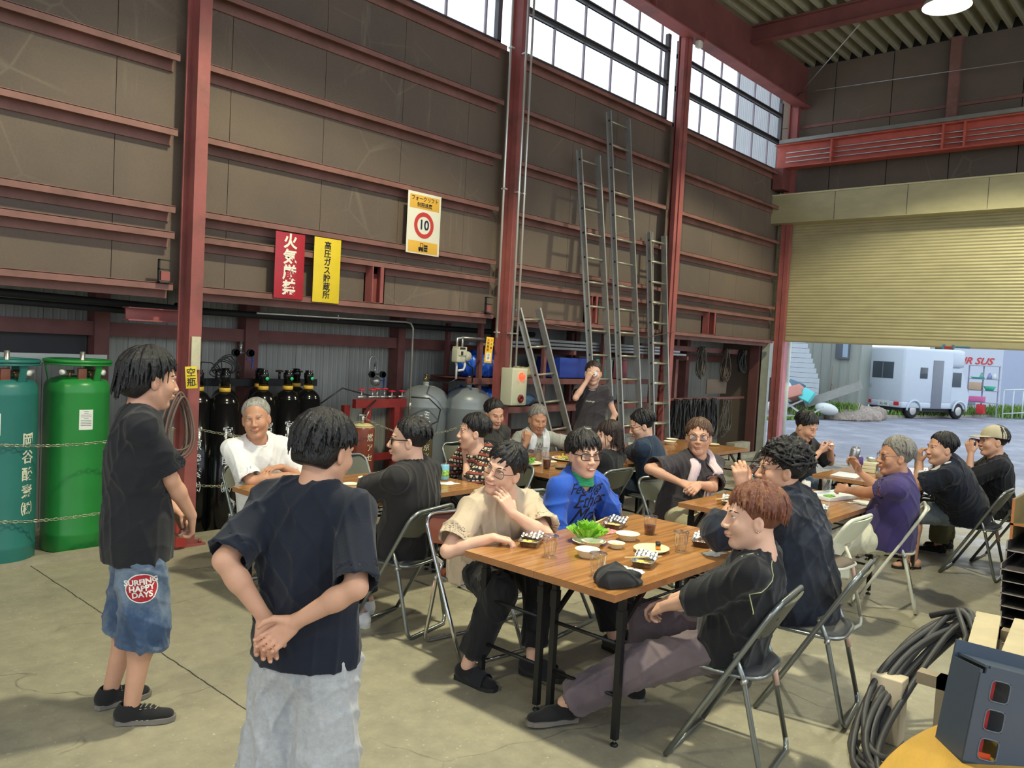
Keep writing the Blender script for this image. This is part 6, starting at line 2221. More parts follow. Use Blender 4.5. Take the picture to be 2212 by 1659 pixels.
# silver ear studs of the near man
d = PEOPLE['red']
def HW(d, x, y, z, s=1.1): return d['C'] + (d['R'][0] * x + d['R'][1] * y + d['R'][2] * z) * s
t = MB()
for q in ((-0.002, 0.086, -0.038), (0.004, 0.085, -0.034)):
    t.ball(Vector(HW(d, *q) - d['base']), 0.0035, 8, 6)
t.build('ear_stud', mat('silver_stud', srgb(220, 220, 224), 0.15, 1.0, vary=0), d['o'])
# pale piping on the black top
def piping(k, pts, m, r=0.0022):
    from mathutils.bvhtree import BVHTree
    d = PEOPLE[k]
    me = PEOPLE[k + '_shirt'].data
    bvh = BVHTree.FromPolygons([v.co.copy() for v in me.vertices], [tuple(p.vertices) for p in me.polygons])
    out = []
    for p in pts:
        h = bvh.find_nearest(Vector(p) - Vector(d['base']))
        out.append(h[0] + h[1] * 0.001)
    MB().tube(out, r, 6).build('piping', m, d['o'])
d = PEOPLE['red']
S, N, P = d['sh']['L'], d['Nk'], d['P']
bk = -d['CB'][0]
q0 = N + bk * 0.06 + d['CB'][1] * 0.05
q1 = S + bk * 0.09 - np.array([0, 0, 0.02])
q2 = S + bk * 0.07 + d['CB'][1] * 0.05 - np.array([0, 0, 0.14])
q3 = S + bk * 0.02 + d['CB'][1] * 0.09 - np.array([0, 0, 0.2])
C4 = []
for i in range(16):
    t_ = i / 15
    a = [(1 - t_) ** 3, 3 * t_ * (1 - t_) ** 2, 3 * t_ ** 2 * (1 - t_), t_ ** 3]
    C4.append(q0 * a[0] + q1 * a[1] + q2 * a[2] + q3 * a[3])
piping('red', C4, mat('piping_lime', srgb(206, 212, 160), 0.6, vary=0))
piping('red', [N + d['CB'][1] * (0.10 + 0.03 * i / 6) + d['CB'][0] * (0.0 + 0.035 * i / 6) + np.array([0, 0, 0.01 * math.sin(i)]) for i in range(7)], MATS['piping_lime'], 0.0018)
# the pale cap with its peak
d = PEOPLE['cap']
s_ = 1.1
G = Field([HW(d, x, y, z) for x in (-0.12, 0.2) for y in (-0.1, 0.1) for z in (0, 0.15)], 0.03, 0.004)
G.ell(HW(d, -0.016, 0, 0.042), np.array((0.107, 0.089, 0.09)) * s_, d['R'])
G.cut(HW(d, -0.016, 0, 0.03), d['R'][0] * 0.1 - d['R'][2], 0.003)
G.cap(HW(d, 0.07, 0.03, 0.036), HW(d, 0.15, 0.012, 0.03), 0.045, 0.04, k=0.01, flat=(d['R'][2], 0.12))
G.cap(HW(d, 0.07, -0.03, 0.036), HW(d, 0.15, -0.012, 0.03), 0.045, 0.04, k=0.01, flat=(d['R'][2], 0.12))
tag(net_obj('peaked_cap', G, cloth('cap_khaki', srgb(186, 176, 148)), None), 'pale khaki peaked cap worn by the man drinking in the doorway light', 'cap')
MB().ball(Vector(PEOPLE['cap']['sh']['L'] - PEOPLE['cap']['sp'] * 0.2 + PEOPLE['cap']['CB'][0] * 0.03 + PEOPLE['cap']['CB'][1] * 0.0 - PEOPLE['cap']['base']), 0.001, 4, 4)
# round patch on the denim shorts
d = PEOPLE['A']
bs = d['o']
sh_o = [o for o in KIDS(bs) if o.name.startswith(('shorts', 'trousers'))][0]
pc = (d['hip']['R'] if 'hip' in d else d['P']) * 0 + (d['P'] - d['B'][1] * 0.085) * 0.5 + d['kne']['R'] * 0.5 - d['base']
dr = Vector((math.cos(math.radians(66)), math.sin(math.radians(66)), 0))
MM = plane_at(np.array(pc) - np.array(dr) * 0.2, 66 + 180)
pb = MB().at(MM)
pb.lathe([(0.0, 0.0), (0.03, 0.0), (0.062, 0.0)], n=40)
pt = pb.build('patch', mat('patch_red', srgb(178, 36, 52), 0.6, vary=0.05), bs)
decal(pt, sh_o, dr, 0.0022)
rg = MB().at(MM)
rg.add([(0.0635 * math.cos(2 * PI * k / 48), 0.0635 * math.sin(2 * PI * k / 48), 0) for k in range(48)] + [(0.059 * math.cos(2 * PI * k / 48), 0.059 * math.sin(2 * PI * k / 48), 0) for k in range(48)], [(k, (k + 1) % 48, 48 + (k + 1) % 48, 48 + k) for k in range(48)])
decal(rg.build('patch_rim', M_twht, bs), sh_o, dr, 0.0035)
o = text_mesh('patch_lettering', 'SURFING\nHAPPY\nDAYS', 0.033, M_twht, MM @ Rz(0.12), bs, depth=0.0, bold=0.0012, linegap=0.82)
decal(o, sh_o, dr, 0.0045)
# ------------------------------------------------------------------ signs on the panelled wall
def flat(name, x, z, w, h, m, y, parent, t=0.004, tilt=0.0):
    b = MB().at(T(x, y, z) @ Ry(tilt)).rbox(-w / 2, w / 2, 0, t, -h / 2, h / 2, min(0.0015, t / 3))
    return b.build(name, m, parent)
M_sred = mat('sign_red', srgb(168, 40, 52), 0.35, vary=0.08, scale=8)
M_syel = mat('sign_yellow', srgb(222, 194, 44), 0.4, vary=0.05, scale=8)
M_sorg = mat('sign_orange', srgb(222, 172, 66), 0.45, vary=0.04)
M_swht = mat('sign_white', srgb(226, 222, 202), 0.45, vary=0.03)
M_sblk = mat('sign_black', srgb(26, 26, 30), 0.5, vary=0)
M_swt2 = mat('sign_letter_white', srgb(240, 232, 214), 0.45, vary=0)
def vtext(chars, x, y, z0, dz, size, m, parent, **kw):
    for i, c in enumerate(chars):
        text_mesh('lettering', c, size, m, wallM(x, y, z0 - i * dz), parent, depth=0.0006, **kw)
ys = 6.175
s_ = thing('fire_ban_sign', 'tall red sign with four white characters hanging on the panelled wall', 'sign', (0, 0, 0))
flat('plate', 3.86, 2.31, 0.29, 0.57, M_sred, ys, s_)
vtext('\u706b\u6c17\u53b3\u7981', 3.86, ys - 0.001, 2.515, 0.135, 0.135, M_swt2, s_, bold=0.004)
s_ = thing('gas_store_sign', 'tall yellow sign with black characters beside the red one', 'sign', (0, 0, 0))
flat('plate', 4.245, 2.31, 0.285, 0.58, M_syel, ys, s_)
vtext('\u9ad8\u5727\u30ac\u30b9\u8caf\u8535\u6240', 4.245, ys - 0.001, 2.53, 0.074, 0.076, M_sblk, s_, bold=0.0015)
s_ = thing('speed_limit_sign', 'white and orange speed limit sign with a red ring and the number 10', 'sign', (0, 0, 0))
flat('plate', 5.375, 2.895, 0.44, 0.61, M_swht, ys, s_)
flat('upper_band', 5.375, 3.105, 0.39, 0.135, M_sorg, ys - 0.001, s_, 0.002)
flat('lower_band', 5.375, 2.66, 0.39, 0.115, M_sorg, ys - 0.001, s_, 0.002)
text_mesh('lettering', '\u30d5\u30a9\u30fc\u30af\u30ea\u30d5\u30c8', 0.052, M_sblk, wallM(5.375, ys - 0.002, 3.135), s_, depth=0.0005, bold=0.0008)
text_mesh('lettering', '\u5236\u9650\u901f\u5ea6', 0.05, M_sblk, wallM(5.375, ys - 0.002, 3.075), s_, depth=0.0005, bold=0.0008)
rg = MB()
def ringm(b, r0, r1, M, n=48, t=0.002):
    vs = []
    for r in (r0, r1):
        vs += [M @ Vector((r * math.cos(2 * PI * k / n), r * math.sin(2 * PI * k / n), 0)) for k in range(n)]
    b.add(vs, [(k, n + k, n + (k + 1) % n, (k + 1) % n) for k in range(n)])
ringm(rg, 0.088, 0.13, wallM(5.375, ys - 0.0025, 2.88))
rg.build('red_ring', mat('ring_red', srgb(196, 60, 56), 0.4, vary=0), s_)
text_mesh('lettering', '10', 0.135, mat('sign_navy', srgb(24, 38, 70), 0.5, vary=0), wallM(5.375, ys - 0.003, 2.88), s_, depth=0.0005, bold=0.003)
b = MB().use(M_sblk).at(T(5.375, ys - 0.003, 2.655))
b.box(-0.06, 0.0, 0, 0.001, -0.025, 0.005).box(-0.04, -0.035, 0, 0.001, 0.0, 0.045).box(-0.04, -0.005, 0, 0.001, 0.042, 0.047).box(-0.008, -0.003, 0, 0.001, -0.0, 0.047).box(0.008, 0.013, 0, 0.001, -0.035, 0.045)
for k in range(3): b.box(0.016, 0.06, 0, 0.001, -0.034 + k * 0.024, -0.016 + k * 0.024)
for cx in (-0.045, -0.01):
    b.add([(cx + 0.012 * math.cos(2 * PI * k / 14), 0.0, -0.028 + 0.012 * math.sin(2 * PI * k / 14)) for k in range(14)], [tuple(range(14))])
b.build('forklift_pictogram', None, s_)
# tags on the first column
s_ = thing('empty_bottle_tag', 'yellow tag with two black characters hung on the red column', 'tag', (0, 0, 0))
Mt = T(2.905, 5.96, 1.345) @ Rz(-0.35) @ Ry(-0.08)
MB().at(Mt).rbox(-0.042, 0.042, -0.002, 0.002, -0.085, 0.085, 0.001).build('plate', M_syel, s_)
for i, c in enumerate('\u7a7a\u74f6'):
    text_mesh('lettering', c, 0.07, M_sblk, Mt @ Matrix(((1, 0, 0, 0), (0, 0, -1, -0.0025), (0, 1, 0, 0.035 - i * 0.075), (0, 0, 0, 1))), s_, depth=0.0004, bold=0.001)
o = tag(MB().rbox(2.935, 3.008, 6.03, 6.045, 1.40, 1.66, 0.002).build('faded_notice', mat('notice_cream', srgb(196, 190, 160), 0.6, vary=0.1, scale=20)), 'faded cream notice on the front of the red column above the yellow tag', 'notice')
# coiled hose on the column
b = MB()
rs = random.Random(4)
for k in range(7):
    pts = []
    cx, cz, rx, rz = 2.80 + rs.uniform(-0.01, 0.02), 0.985 + rs.uniform(-0.02, 0.02), 0.085 + rs.uniform(-0.02, 0.025), 0.225 + rs.uniform(-0.03, 0.03)
    for i in range(26):
        a = 2 * PI * i / 26
        pts.append((cx + rx * math.cos(a) * (1 - 0.3 * math.sin(a)), 5.98 - 0.02 * k * 0.7 + 0.01 * math.sin(a * 2), cz + rz * math.sin(a)))
    b.tube(pts, 0.0085, 7, closed=True)
b.tube([(2.8, 5.9, 1.2), (2.86, 6.05, 1.22)], 0.01, 6)
tag(b.build('hose_coil', mat('hose_brown', srgb(116, 96, 88), 0.55, vary=0.1)), 'brown rubber hose coiled on the red column behind the denim-shorts man', 'hose')
o = tag(MB().rbox(2.84, 2.92, 5.98, 6.04, 0.02, 0.24, 0.004).build('red_box', mat('box_red', srgb(170, 60, 56), 0.45, vary=0.1)), 'small red box at the foot of the red column', 'box')

# ------------------------------------------------------------------ gas tanks and cylinders
def big_tank(x, y, m, lab, txt=None, paper=True, r=0.225):
    t = thing('liquid_gas_tank', lab, 'tank', (x, y, 0), 0, 'green gas tanks')
    MB().lathe([(0, 0.03), (r - 0.01, 0.03), (r - 0.004, 0.0), (r, 0.01), (r, 0.12), (r + 0.003, 0.13), (r, 0.14), (r, 1.19), (r + 0.002, 1.2), (r, 1.21), (r * 0.985, 1.25), (r * 0.9, 1.285), (r * 0.6, 1.31), (0, 1.32)], n=48).build('tank_body', m, t)
    MB().tube([(r * math.cos(2 * PI * k / 40), r * math.sin(2 * PI * k / 40), 1.43) for k in range(40)], 0.014, 8, closed=True).lathe([(r, 1.415), (r + 0.012, 1.41), (r + 0.012, 1.402), (r, 1.40)], n=40, nocap=True).build('handling_ring', m, t)
    for k in range(3):
        a = -1.2 + k * 2.1
        MB().bar((r * 0.85 * math.cos(a), r * 0.85 * math.sin(a), 1.27), (r * math.cos(a), r * math.sin(a), 1.43), 0.05, 0.01).build('ring_support', m, t)
    br = mat('brass', srgb(150, 128, 84), 0.35, 0.7, vary=0.1)
    for k, a in enumerate((-2.4, -1.0, 0.3)):
        v = MB().use(br)
        cx, cy = 0.11 * math.cos(a), 0.11 * math.sin(a)
        v.tube([(cx, cy, 1.3), (cx, cy, 1.36)], 0.014, 8).tube([(cx - 0.03, cy, 1.35), (cx + 0.03, cy, 1.35)], 0.012, 8)
        v.use(mat('knob_white', srgb(214, 214, 206), 0.4, vary=0)).tube([(cx * 1.7, cy * 1.7, 1.35), (cx * 2.05, cy * 2.05, 1.35)], 0.02, 10).use(M_pipe).tube([(cx, cy, 1.35), (cx * 1.7, cy * 1.7, 1.35)], 0.006, 6)
        v.build('valve', None, t)
    MB().tube([(0.02, -0.03, 1.31), (0.02, -0.03, 1.5)], 0.018, 10).build('gauge_glass', M_pipe, t)
    MB().rbox(-0.05, 0.01, -0.16, -0.13, 1.29, 1.38, 0.004).build('nameplate', mat('copper_plate', srgb(140, 84, 64), 0.4, 0.3, vary=0.1), t)
    if paper:
        def pp(u, v, a0):
            a = a0 + (u - 0.5) * 0.42
            return ((r + 0.002) * math.cos(a), (r + 0.002) * math.sin(a), 1.0 + 0.15 * (v - 0.5))
        a0 = -1.62 if not txt else -2.05
        MB().sheet(lambda u, v: pp(u, v, a0), 8, 1).build('paper_label', mat('label_paper', srgb(226, 228, 220), 0.6, vary=0), t)
        b = MB()
        for k in range(9):
            w0 = 0.15 if k in (0, 1, 4) else 0.36
            z = 1.06 - k * 0.013
            b.sheet(lambda u, v: ((r + 0.003) * math.cos(a0 + (u - 0.5) * w0 * 0.9), (r + 0.003) * math.sin(a0 + (u - 0.5) * w0 * 0.9), z + 0.003 * v), 6, 1)
        b.build('printed_lines', M_tgry, t)
    if txt:
        a = -1.02
        for i, c in enumerate(txt):
            Mm = T(0, 0, 0.88 - i * 0.122) @ Rz(a + PI / 2) @ T(0, -r - 0.002, 0) @ Matrix(((1, 0, 0, 0), (0, 0, -1, 0), (0, 1, 0, 0), (0, 0, 0, 1)))
            o = text_mesh('lettering', c, 0.1, mat('stencil_white', srgb(214, 214, 190), 0.6, vary=0), Mm, t, depth=0.0, bold=0.002)
            for v in o.data.vertices:
                rr = math.hypot(v.co.x, v.co.y)
                v.co.x *= (r + 0.002) / rr
                v.co.y *= (r + 0.002) / rr
    return t
big_tank(1.755, 6.42, mat('tank_teal', srgb(44, 112, 104), 0.38, vary=0.1, scale=3), 'teal liquid gas tank with white characters down its side', '\u5ca1\u8c37\u9178\u7d20\u3231')
big_tank(2.30, 6.56, mat('tank_green', srgb(44, 132, 62), 0.32, vary=0.08, scale=3), 'bright green liquid gas tank half hidden by the man in denim shorts')
def chain(pts, lab, name='chain'):
    b = MB()
    P = [Vector(p) for p in pts]
    L = [0]
    for a, c in zip(P, P[1:]): L.append(L[-1] + (c - a).length)
    n_ = int(L[-1] / 0.032)
    for k in range(n_):
        d = (k + 0.5) * 0.032
        i = max(j for j in range(len(L) - 1) if L[j] <= d)
        t = (d - L[i]) / (L[i + 1] - L[i])
        c = P[i].lerp(P[i + 1], t)
        u = (P[i + 1] - P[i]).normalized()
        w_ = u.orthogonal().normalized() if k % 2 else u.cross(u.orthogonal().normalized())
        ring = [c + u * 0.020 * math.cos(a) + w_ * 0.010 * math.sin(a) for a in [2 * PI * q / 10 for q in range(10)]]
        b.tube(ring, 0.0028, 5, closed=True)
    return tag(b.build(name, mat('chain_steel', srgb(176, 172, 150), 0.35, 0.8, vary=0.1)), lab, 'chain')
def sag(x0, x1, y, z, dz, yb=None, n_=9):
    return [(x0 + (x1 - x0) * i / n_, (y if yb is None else y + (yb - y) * i / n_), z - dz * 4 * (i / n_) * (1 - i / n_)) for i in range(n_ + 1)]
chain(sag(1.3, 2.9, 6.17, 0.93, 0.09), 'steel chain strung across the green tanks, upper one')
chain(sag(1.3, 2.9, 6.17, 0.40, 0.09), 'steel chain strung across the green tanks, lower one')
M_cblk = mat('cylinder_black', srgb(16, 16, 18), 0.16, vary=0.05)
M_neck = mat('neck_ring_yellow', srgb(206, 166, 60), 0.5, vary=0.05)
def cylinder(x, y, lab, dot=True, txt=None, r=0.122, tall=1.2, ta=-1.3):
    t = thing('gas_cylinder', lab, 'gas cylinder', (x, y, 0), 0, 'black gas cylinders')
    prof = [(0, 0.01), (r - 0.02, 0.0), (r, 0.02), (r, tall - 0.11)] + [(r * math.cos(a) * 0.75 + r * 0.25 * (1 - i / 6) , tall - 0.11 + 0.11 * math.sin(a)) for i, a in enumerate([PI / 2 * k / 6 for k in range(7)])] + [(0.04, tall)]
    MB().lathe(prof + [(0, tall)], n=32).build('cylinder_body', M_cblk, t)
    MB().lathe([(0.043, tall - 0.005), (0.048, tall), (0.048, tall + 0.028), (0.04, tall + 0.032)], n=20).build('neck_ring', M_neck, t)
    MB().lathe([(0.04, tall + 0.03), (0.04, tall + 0.1), (0.045, tall + 0.11), (0.045, tall + 0.15), (0.03, tall + 0.16), (0.038, tall + 0.175), (0.0, tall + 0.178)], n=20).build('valve_cap', M_cblk, t)
    if dot:
        MB().at(T(0.012, -0.043, tall + 0.10) @ Rx(PI / 2)).lathe([(0, 0), (0.017, 0.0), (0.017, 0.004), (0, 0.005)], n=18).build('green_seal', mat('seal_green', srgb(40, 190, 110), 0.4, vary=0), t)
    if txt:
        for i, c in enumerate(txt):
            Mm = T(0, 0, 0.86 - i * 0.118) @ Rz(ta + PI / 2) @ T(0, -r - 0.0015, 0) @ Matrix(((1, 0, 0, 0), (0, 0, -1, 0), (0, 1, 0, 0), (0, 0, 0, 1)))
            o = text_mesh('lettering', c, 0.095, mat('stencil_white2', srgb(206, 210, 214), 0.6, vary=0), Mm, t, depth=0.0, bold=0.001)
            for v in o.data.vertices:
                rr = math.hypot(v.co.x, v.co.y)
                v.co.x *= (r + 0.0015) / rr
                v.co.y *= (r + 0.0015) / rr
    return t
CT = '\u5bae\u539f\u9178\u7d20\u3231'
cylinder(3.24, 6.52, 'glossy black gas cylinder right beside the red column, partly turned away', False, CT, ta=-2.0)
cylinder(3.42, 6.40, 'glossy black gas cylinder with white characters left of the white-shirted man', False, CT, ta=-1.75)
cylinder(3.90, 6.6, 'glossy black gas cylinder directly behind the head of the white-shirted man', True, CT, ta=-1.55)
cylinder(4.17, 6.62, 'glossy black gas cylinder in the middle of the green-sealed three', True, CT, ta=-1.9)
cylinder(4.42, 6.66, 'glossy black gas cylinder at the far end of the green-sealed three', True)
cylinder(3.66, 6.85, 'glossy black gas cylinder in the back row behind the white-shirted man', False)
cylinder(4.05, 6.92, 'glossy black gas cylinder in the back row between two green-sealed ones', False)
cylinder(4.5, 7.0, 'glossy black gas cylinder furthest back under the pipe', False)
chain(sag(3.06, 4.75, 6.22, 0.92, 0.12), 'steel chain in front of the black cylinders, upper one')
chain(sag(3.06, 4.75, 6.22, 0.45, 0.06), 'steel chain in front of the black cylinders, lower one')
chain(sag(4.75, 6.4, 6.2, 0.95, 0.2), 'steel chain hanging in front of the brown cylinder')
# manifold shelf behind the black cylinders
t = thing('cylinder_manifold', 'black manifold shelf with valves behind the black gas cylinders', 'manifold', (0, 0, 0))
MB().box(3.55, 4.75, 7.0, 7.06, 1.2, 1.27).build('rail', M_dark, t)
for k in range(5):
    x = 3.65 + k * 0.22
    MB().tube([(x, 7.0, 1.27), (x, 7.0, 1.34)], 0.012, 8).lathe([(0.0, 1.34), (0.04, 1.34), (0.04, 1.355), (0, 1.36)], (x, 7.0, 0), 14).build('valve', mat('valve_brown', srgb(74, 62, 54), 0.4, 0.4, vary=0.1), t)
def regulator(x, y, z, lab, dome=True):
    t = thing('gas_regulator', lab, 'regulator', (x, y, z), 0, 'gas regulators')
    for s in (-1, 1):
        g = MB().use(M_dark).at(T(0.075 * s, -0.03, 0.0) @ Rx(PI / 2)).lathe([(0, 0), (0.036, 0), (0.036, 0.03), (0.03, 0.032)], n=24).build('gauge', None, t)
        MB().at(T(0.075 * s, -0.063, 0.0) @ Rx(PI / 2)).lathe([(0, 0), (0.03, 0.0)], n=24).build('dial', mat('dial_white', srgb(206, 208, 202), 0.4, vary=0), g)
        MB().bar((0.075 * s, -0.065, -0.005), (0.075 * s + 0.012, -0.065, 0.016), 0.002, 0.002).build('needle', M_sblk, g)
    b = MB().tube([(-0.05, 0, 0), (0.05, 0, 0)], 0.011, 8).tube([(0, 0, -0.02), (0, 0, 0.11)], 0.012, 8).lathe([(0.0, 0.06), (0.018, 0.06), (0.018, 0.08), (0, 0.08)], n=6)
    b.build('fitting', M_pipe, t)
    if dome:
        MB().at(T(0.0, -0.02, -0.075) @ Rx(PI / 2)).lathe([(0, -0.03), (0.05, -0.03), (0.055, 0), (0.045, 0.03), (0.02, 0.05), (0, 0.052)], n=24).build('dome', M_pipe, t)
    MB().bar((0.04, -0.04, -0.06), (0.10, -0.04, -0.07), 0.012, 0.012).bar((0.10, -0.04, -0.01), (0.10, -0.04, -0.15), 0.012, 0.012).build('blue_handle', mat('handle_blue', srgb(44, 70, 150), 0.4, vary=0), t)
    return t
regulator(3.86, 6.95, 1.52, 'pair of round gauges standing above the manifold behind the black cylinders', False)
regulator(5.47, 6.98, 1.33, 'pair of round gauges with a silver dome above the red rack')
b = MB()
pts = [(5.36, 6.95, 0.95), (5.37, 6.95, 1.45)] + [(5.415 - 0.045 * math.cos(a), 6.95, 1.47 + 0.06 * math.sin(a)) for a in [PI * k / 8 for k in range(9)]] + [(5.46, 6.97, 1.44)]
b.tube(pts, 0.008, 8)
tag(b.build('bent_pipe', M_pipe), 'thin chromed pipe bent over into the regulator with the silver dome', 'pipe')
b = MB()
rs = random.Random(8)
for k in range(5):
    c = Vector((3.65 + 0.02 * k, 6.9, 1.36))
    b.tube([c + Vector((0.10 * math.cos(a) + 0.02 * math.sin(3 * a + k), 0.02 * math.sin(2 * a), 0.08 * math.sin(a) + 0.015 * k)) for a in [2 * PI * q / 22 for q in range(22)]], 0.005, 6, closed=True)
b.tube([(3.3, 6.6, 1.3), (3.4, 6.8, 1.43), (3.55, 6.9, 1.42), (3.7, 6.9, 1.3)], 0.005, 6)
tag(b.build('copper_pigtails', mat('hose_dark', srgb(52, 50, 48), 0.5, vary=0.1)), 'tangle of thin dark hoses over the black cylinders', 'hose')
# long pipes under the lean-to
b = MB().use(M_dark).tube([(3.2, 6.9, 1.88), (3.35, 6.9, 1.88)], 0.06, 16).tube([(3.3, 6.9, 1.88), (8.0, 6.9, 1.88)], 0.032, 12).use(M_pipe).tube([(3.2, 6.86, 1.88), (3.26, 6.86, 1.88)], 0.045, 14)
tag(b.build('black_pipe'), 'thick black pipe with a flange running under the lean-to roof', 'pipe')
b = MB().tube([(3.75, 6.5, 1.89), (5.47, 6.5, 1.91), (5.54, 6.5, 1.90), (5.575, 6.5, 1.85), (5.58, 6.5, 0.70)], 0.011, 10).lathe([(0.016, 0), (0.018, 0.05), (0.014, 0.08)], (5.58, 6.5, 0.98), 10).tube([(4.62, 6.5, 1.88), (4.62, 6.5, 1.96)], 0.006, 6)
tag(b.build('silver_pipe', M_pipe), 'thin silver pipe turning down beside the red valve rack', 'pipe')
b = MB().use(M_dark).tube([(-1, 6.62, 1.97), (3.1, 6.62, 1.88)], 0.03, 10).tube([(-1, 6.7, 1.90), (3.1, 6.7, 1.83)], 0.025, 10)
tag(b.build('black_pipe'), 'pair of black pipes above the green tanks', 'pipe')
tag(MB().box(1.15, 2.6, 7.25, 7.29, 1.44, 1.72).build('dark_board', mat('board_dark_grey', srgb(52, 52, 56), 0.6, vary=0.08)), 'dark rectangular board on the siding above the green tanks', 'board')
tag(MB().rbox(1.0, 2.62, 6.84, 6.87, 1.40, 1.47, 0.003).build('white_board_edge', mat('board_white', srgb(200, 204, 196), 0.5, vary=0.04)), 'white board edge standing behind the green tanks', 'board')
tag(MB().use(M_red).box(2.60, 3.02, 6.45, 6.47, 1.77, 1.86).box(2.60, 3.02, 6.40, 6.52, 1.855, 1.865).box(2.6, 3.02, 6.40, 6.52, 1.76, 1.77).build('steel_bracket'), 'short red beam stub behind the red column above the green tank', 'beam')
# red valve rack with handwheels
t = thing('valve_rack', 'dark red steel rack with red handwheels by the silver pipe', 'rack', (0, 0, 0))
M_rack = mat('rack_dark_red', srgb(128, 40, 38), 0.45, vary=0.15)
MB().use(M_rack).box(4.95, 5.62, 6.6, 6.66, 1.0, 1.09).box(5.46, 5.53, 6.6, 6.66, 0, 1.0).box(5.08, 5.15, 6.6, 6.66, 0, 1.0).box(5.6, 5.68, 6.72, 6.78, 0, 1.05).box(4.9, 4.97, 6.72, 6.78, 0, 1.02).box(4.95, 5.62, 6.6, 6.64, 0.45, 0.52).build('rack_frame', None, t)
for x, z in ((5.06, 1.18), (5.2, 1.18), (5.26, 1.19), (5.36, 1.19), (5.46, 1.165), (5.6, 1.165)):
    v = MB().use(M_pipe).tube([(x, 6.66, 1.09), (x, 6.66, z)], 0.009, 8).tube([(x - 0.05, 6.66, 1.11), (x + 0.05, 6.66, 1.11)], 0.012, 8).build('valve', None, t)
    w = MB()
    w.tube([(x + 0.034 * math.cos(a), 6.66 + 0.034 * math.sin(a), z + 0.004) for a in [2 * PI * q / 20 for q in range(20)]], 0.007, 6, closed=True)
    w.lathe([(0, z - 0.004), (0.014, z - 0.004), (0.014, z + 0.012), (0, z + 0.014)], (x, 6.66, 0), 10)
    for q in range(4):
        a = q * PI / 2
        w.tube([(x, 6.66, z + 0.004), (x + 0.032 * math.cos(a), 6.66 + 0.032 * math.sin(a), z + 0.004)], 0.005, 5)
    w.build('handwheel', mat('handwheel_red', srgb(206, 40, 56), 0.35, vary=0), v)
b = MB()
b.tube([(4.6, 6.7, 1.05), (4.85, 6.7, 1.2), (5.1, 6.66, 1.14), (5.2, 6.66, 1.12)], 0.008, 8)
b.tube([(5.2, 6.6, 1.08), (5.05, 6.55, 1.0), (4.95, 6.5, 0.9)], 0.008, 8)
b.tube([(5.65, 6.6, 1.11), (5.85, 6.5, 1.10), (5.98, 6.45, 0.98), (5.95, 6.45, 0.85), (5.8, 6.45, 0.80), (5.68, 6.5, 0.86)], 0.008, 8)
tag(b.build('rubber_hose', mat('hose_black', srgb(30, 30, 32), 0.45, vary=0.05)), 'black rubber hoses looping off the red valve rack', 'hose')
def small_cyl(x, y, r, top, m, lab, txt, a, grp='acetylene cylinders'):
    t = thing('gas_cylinder', lab, 'gas cylinder', (x, y, 0), 0, grp)
    MB().lathe([(0, 0), (r - 0.01, 0), (r, 0.01), (r, top - 0.06), (r * 0.9, top - 0.02), (r * 0.6, top), (0, top)], n=36).build('cylinder_body', m, t)
    MB().lathe([(r * 0.92, top - 0.03), (r * 0.95, top - 0.025), (r * 0.62, top + 0.002), (r * 0.3, top + 0.004)], n=36, nocap=True).build('shoulder_label', mat('label_cream', srgb(214, 206, 150), 0.5, vary=0.1, scale=20), t)
    MB().tube([(0, 0, top), (0, 0, top + 0.08)], 0.018, 10).tube([(-0.05, 0, top + 0.09), (0.05, 0, top + 0.085)], 0.008, 6).tube([(0.02, -0.02, top + 0.05), (0.05, -0.03, top + 0.13)], 0.005, 6).build('valve', M_pipe, t)
    for i, c in enumerate(txt):
        Mm = T(0, 0, top - 0.13 - i * 0.1) @ Rz(a + PI / 2) @ T(0, -r - 0.0015, 0) @ Matrix(((1, 0, 0, 0), (0, 0, -1, 0), (0, 1, 0, 0), (0, 0, 0, 1)))
        o = text_mesh('lettering', c, 0.08, mat('stencil_cream', srgb(214, 208, 180), 0.6, vary=0), Mm, t, depth=0.0, bold=0.001)
        for v in o.data.vertices:
            rr = math.hypot(v.co.x, v.co.y)
            v.co.x *= (r + 0.0015) / rr
            v.co.y *= (r + 0.0015) / rr
small_cyl(4.93, 6.45, 0.125, 0.86, mat('cyl_brown', srgb(122, 58, 40), 0.35, vary=0.1), 'brown acetylene cylinder in front of the red valve rack', '\u71c3\u30a2\u30bb', -1.5)
small_cyl(5.62, 6.35, 0.13, 0.84, mat('cyl_olive', srgb(84, 72, 46), 0.4, vary=0.1), 'olive brown cylinder behind the man with thick-framed glasses', '\u6771\u4eac\u9ad8\u5727', -1.75)
M_tank = mat('tank_grey', srgb(142, 148, 150), 0.36, 0.15, vary=0.06)
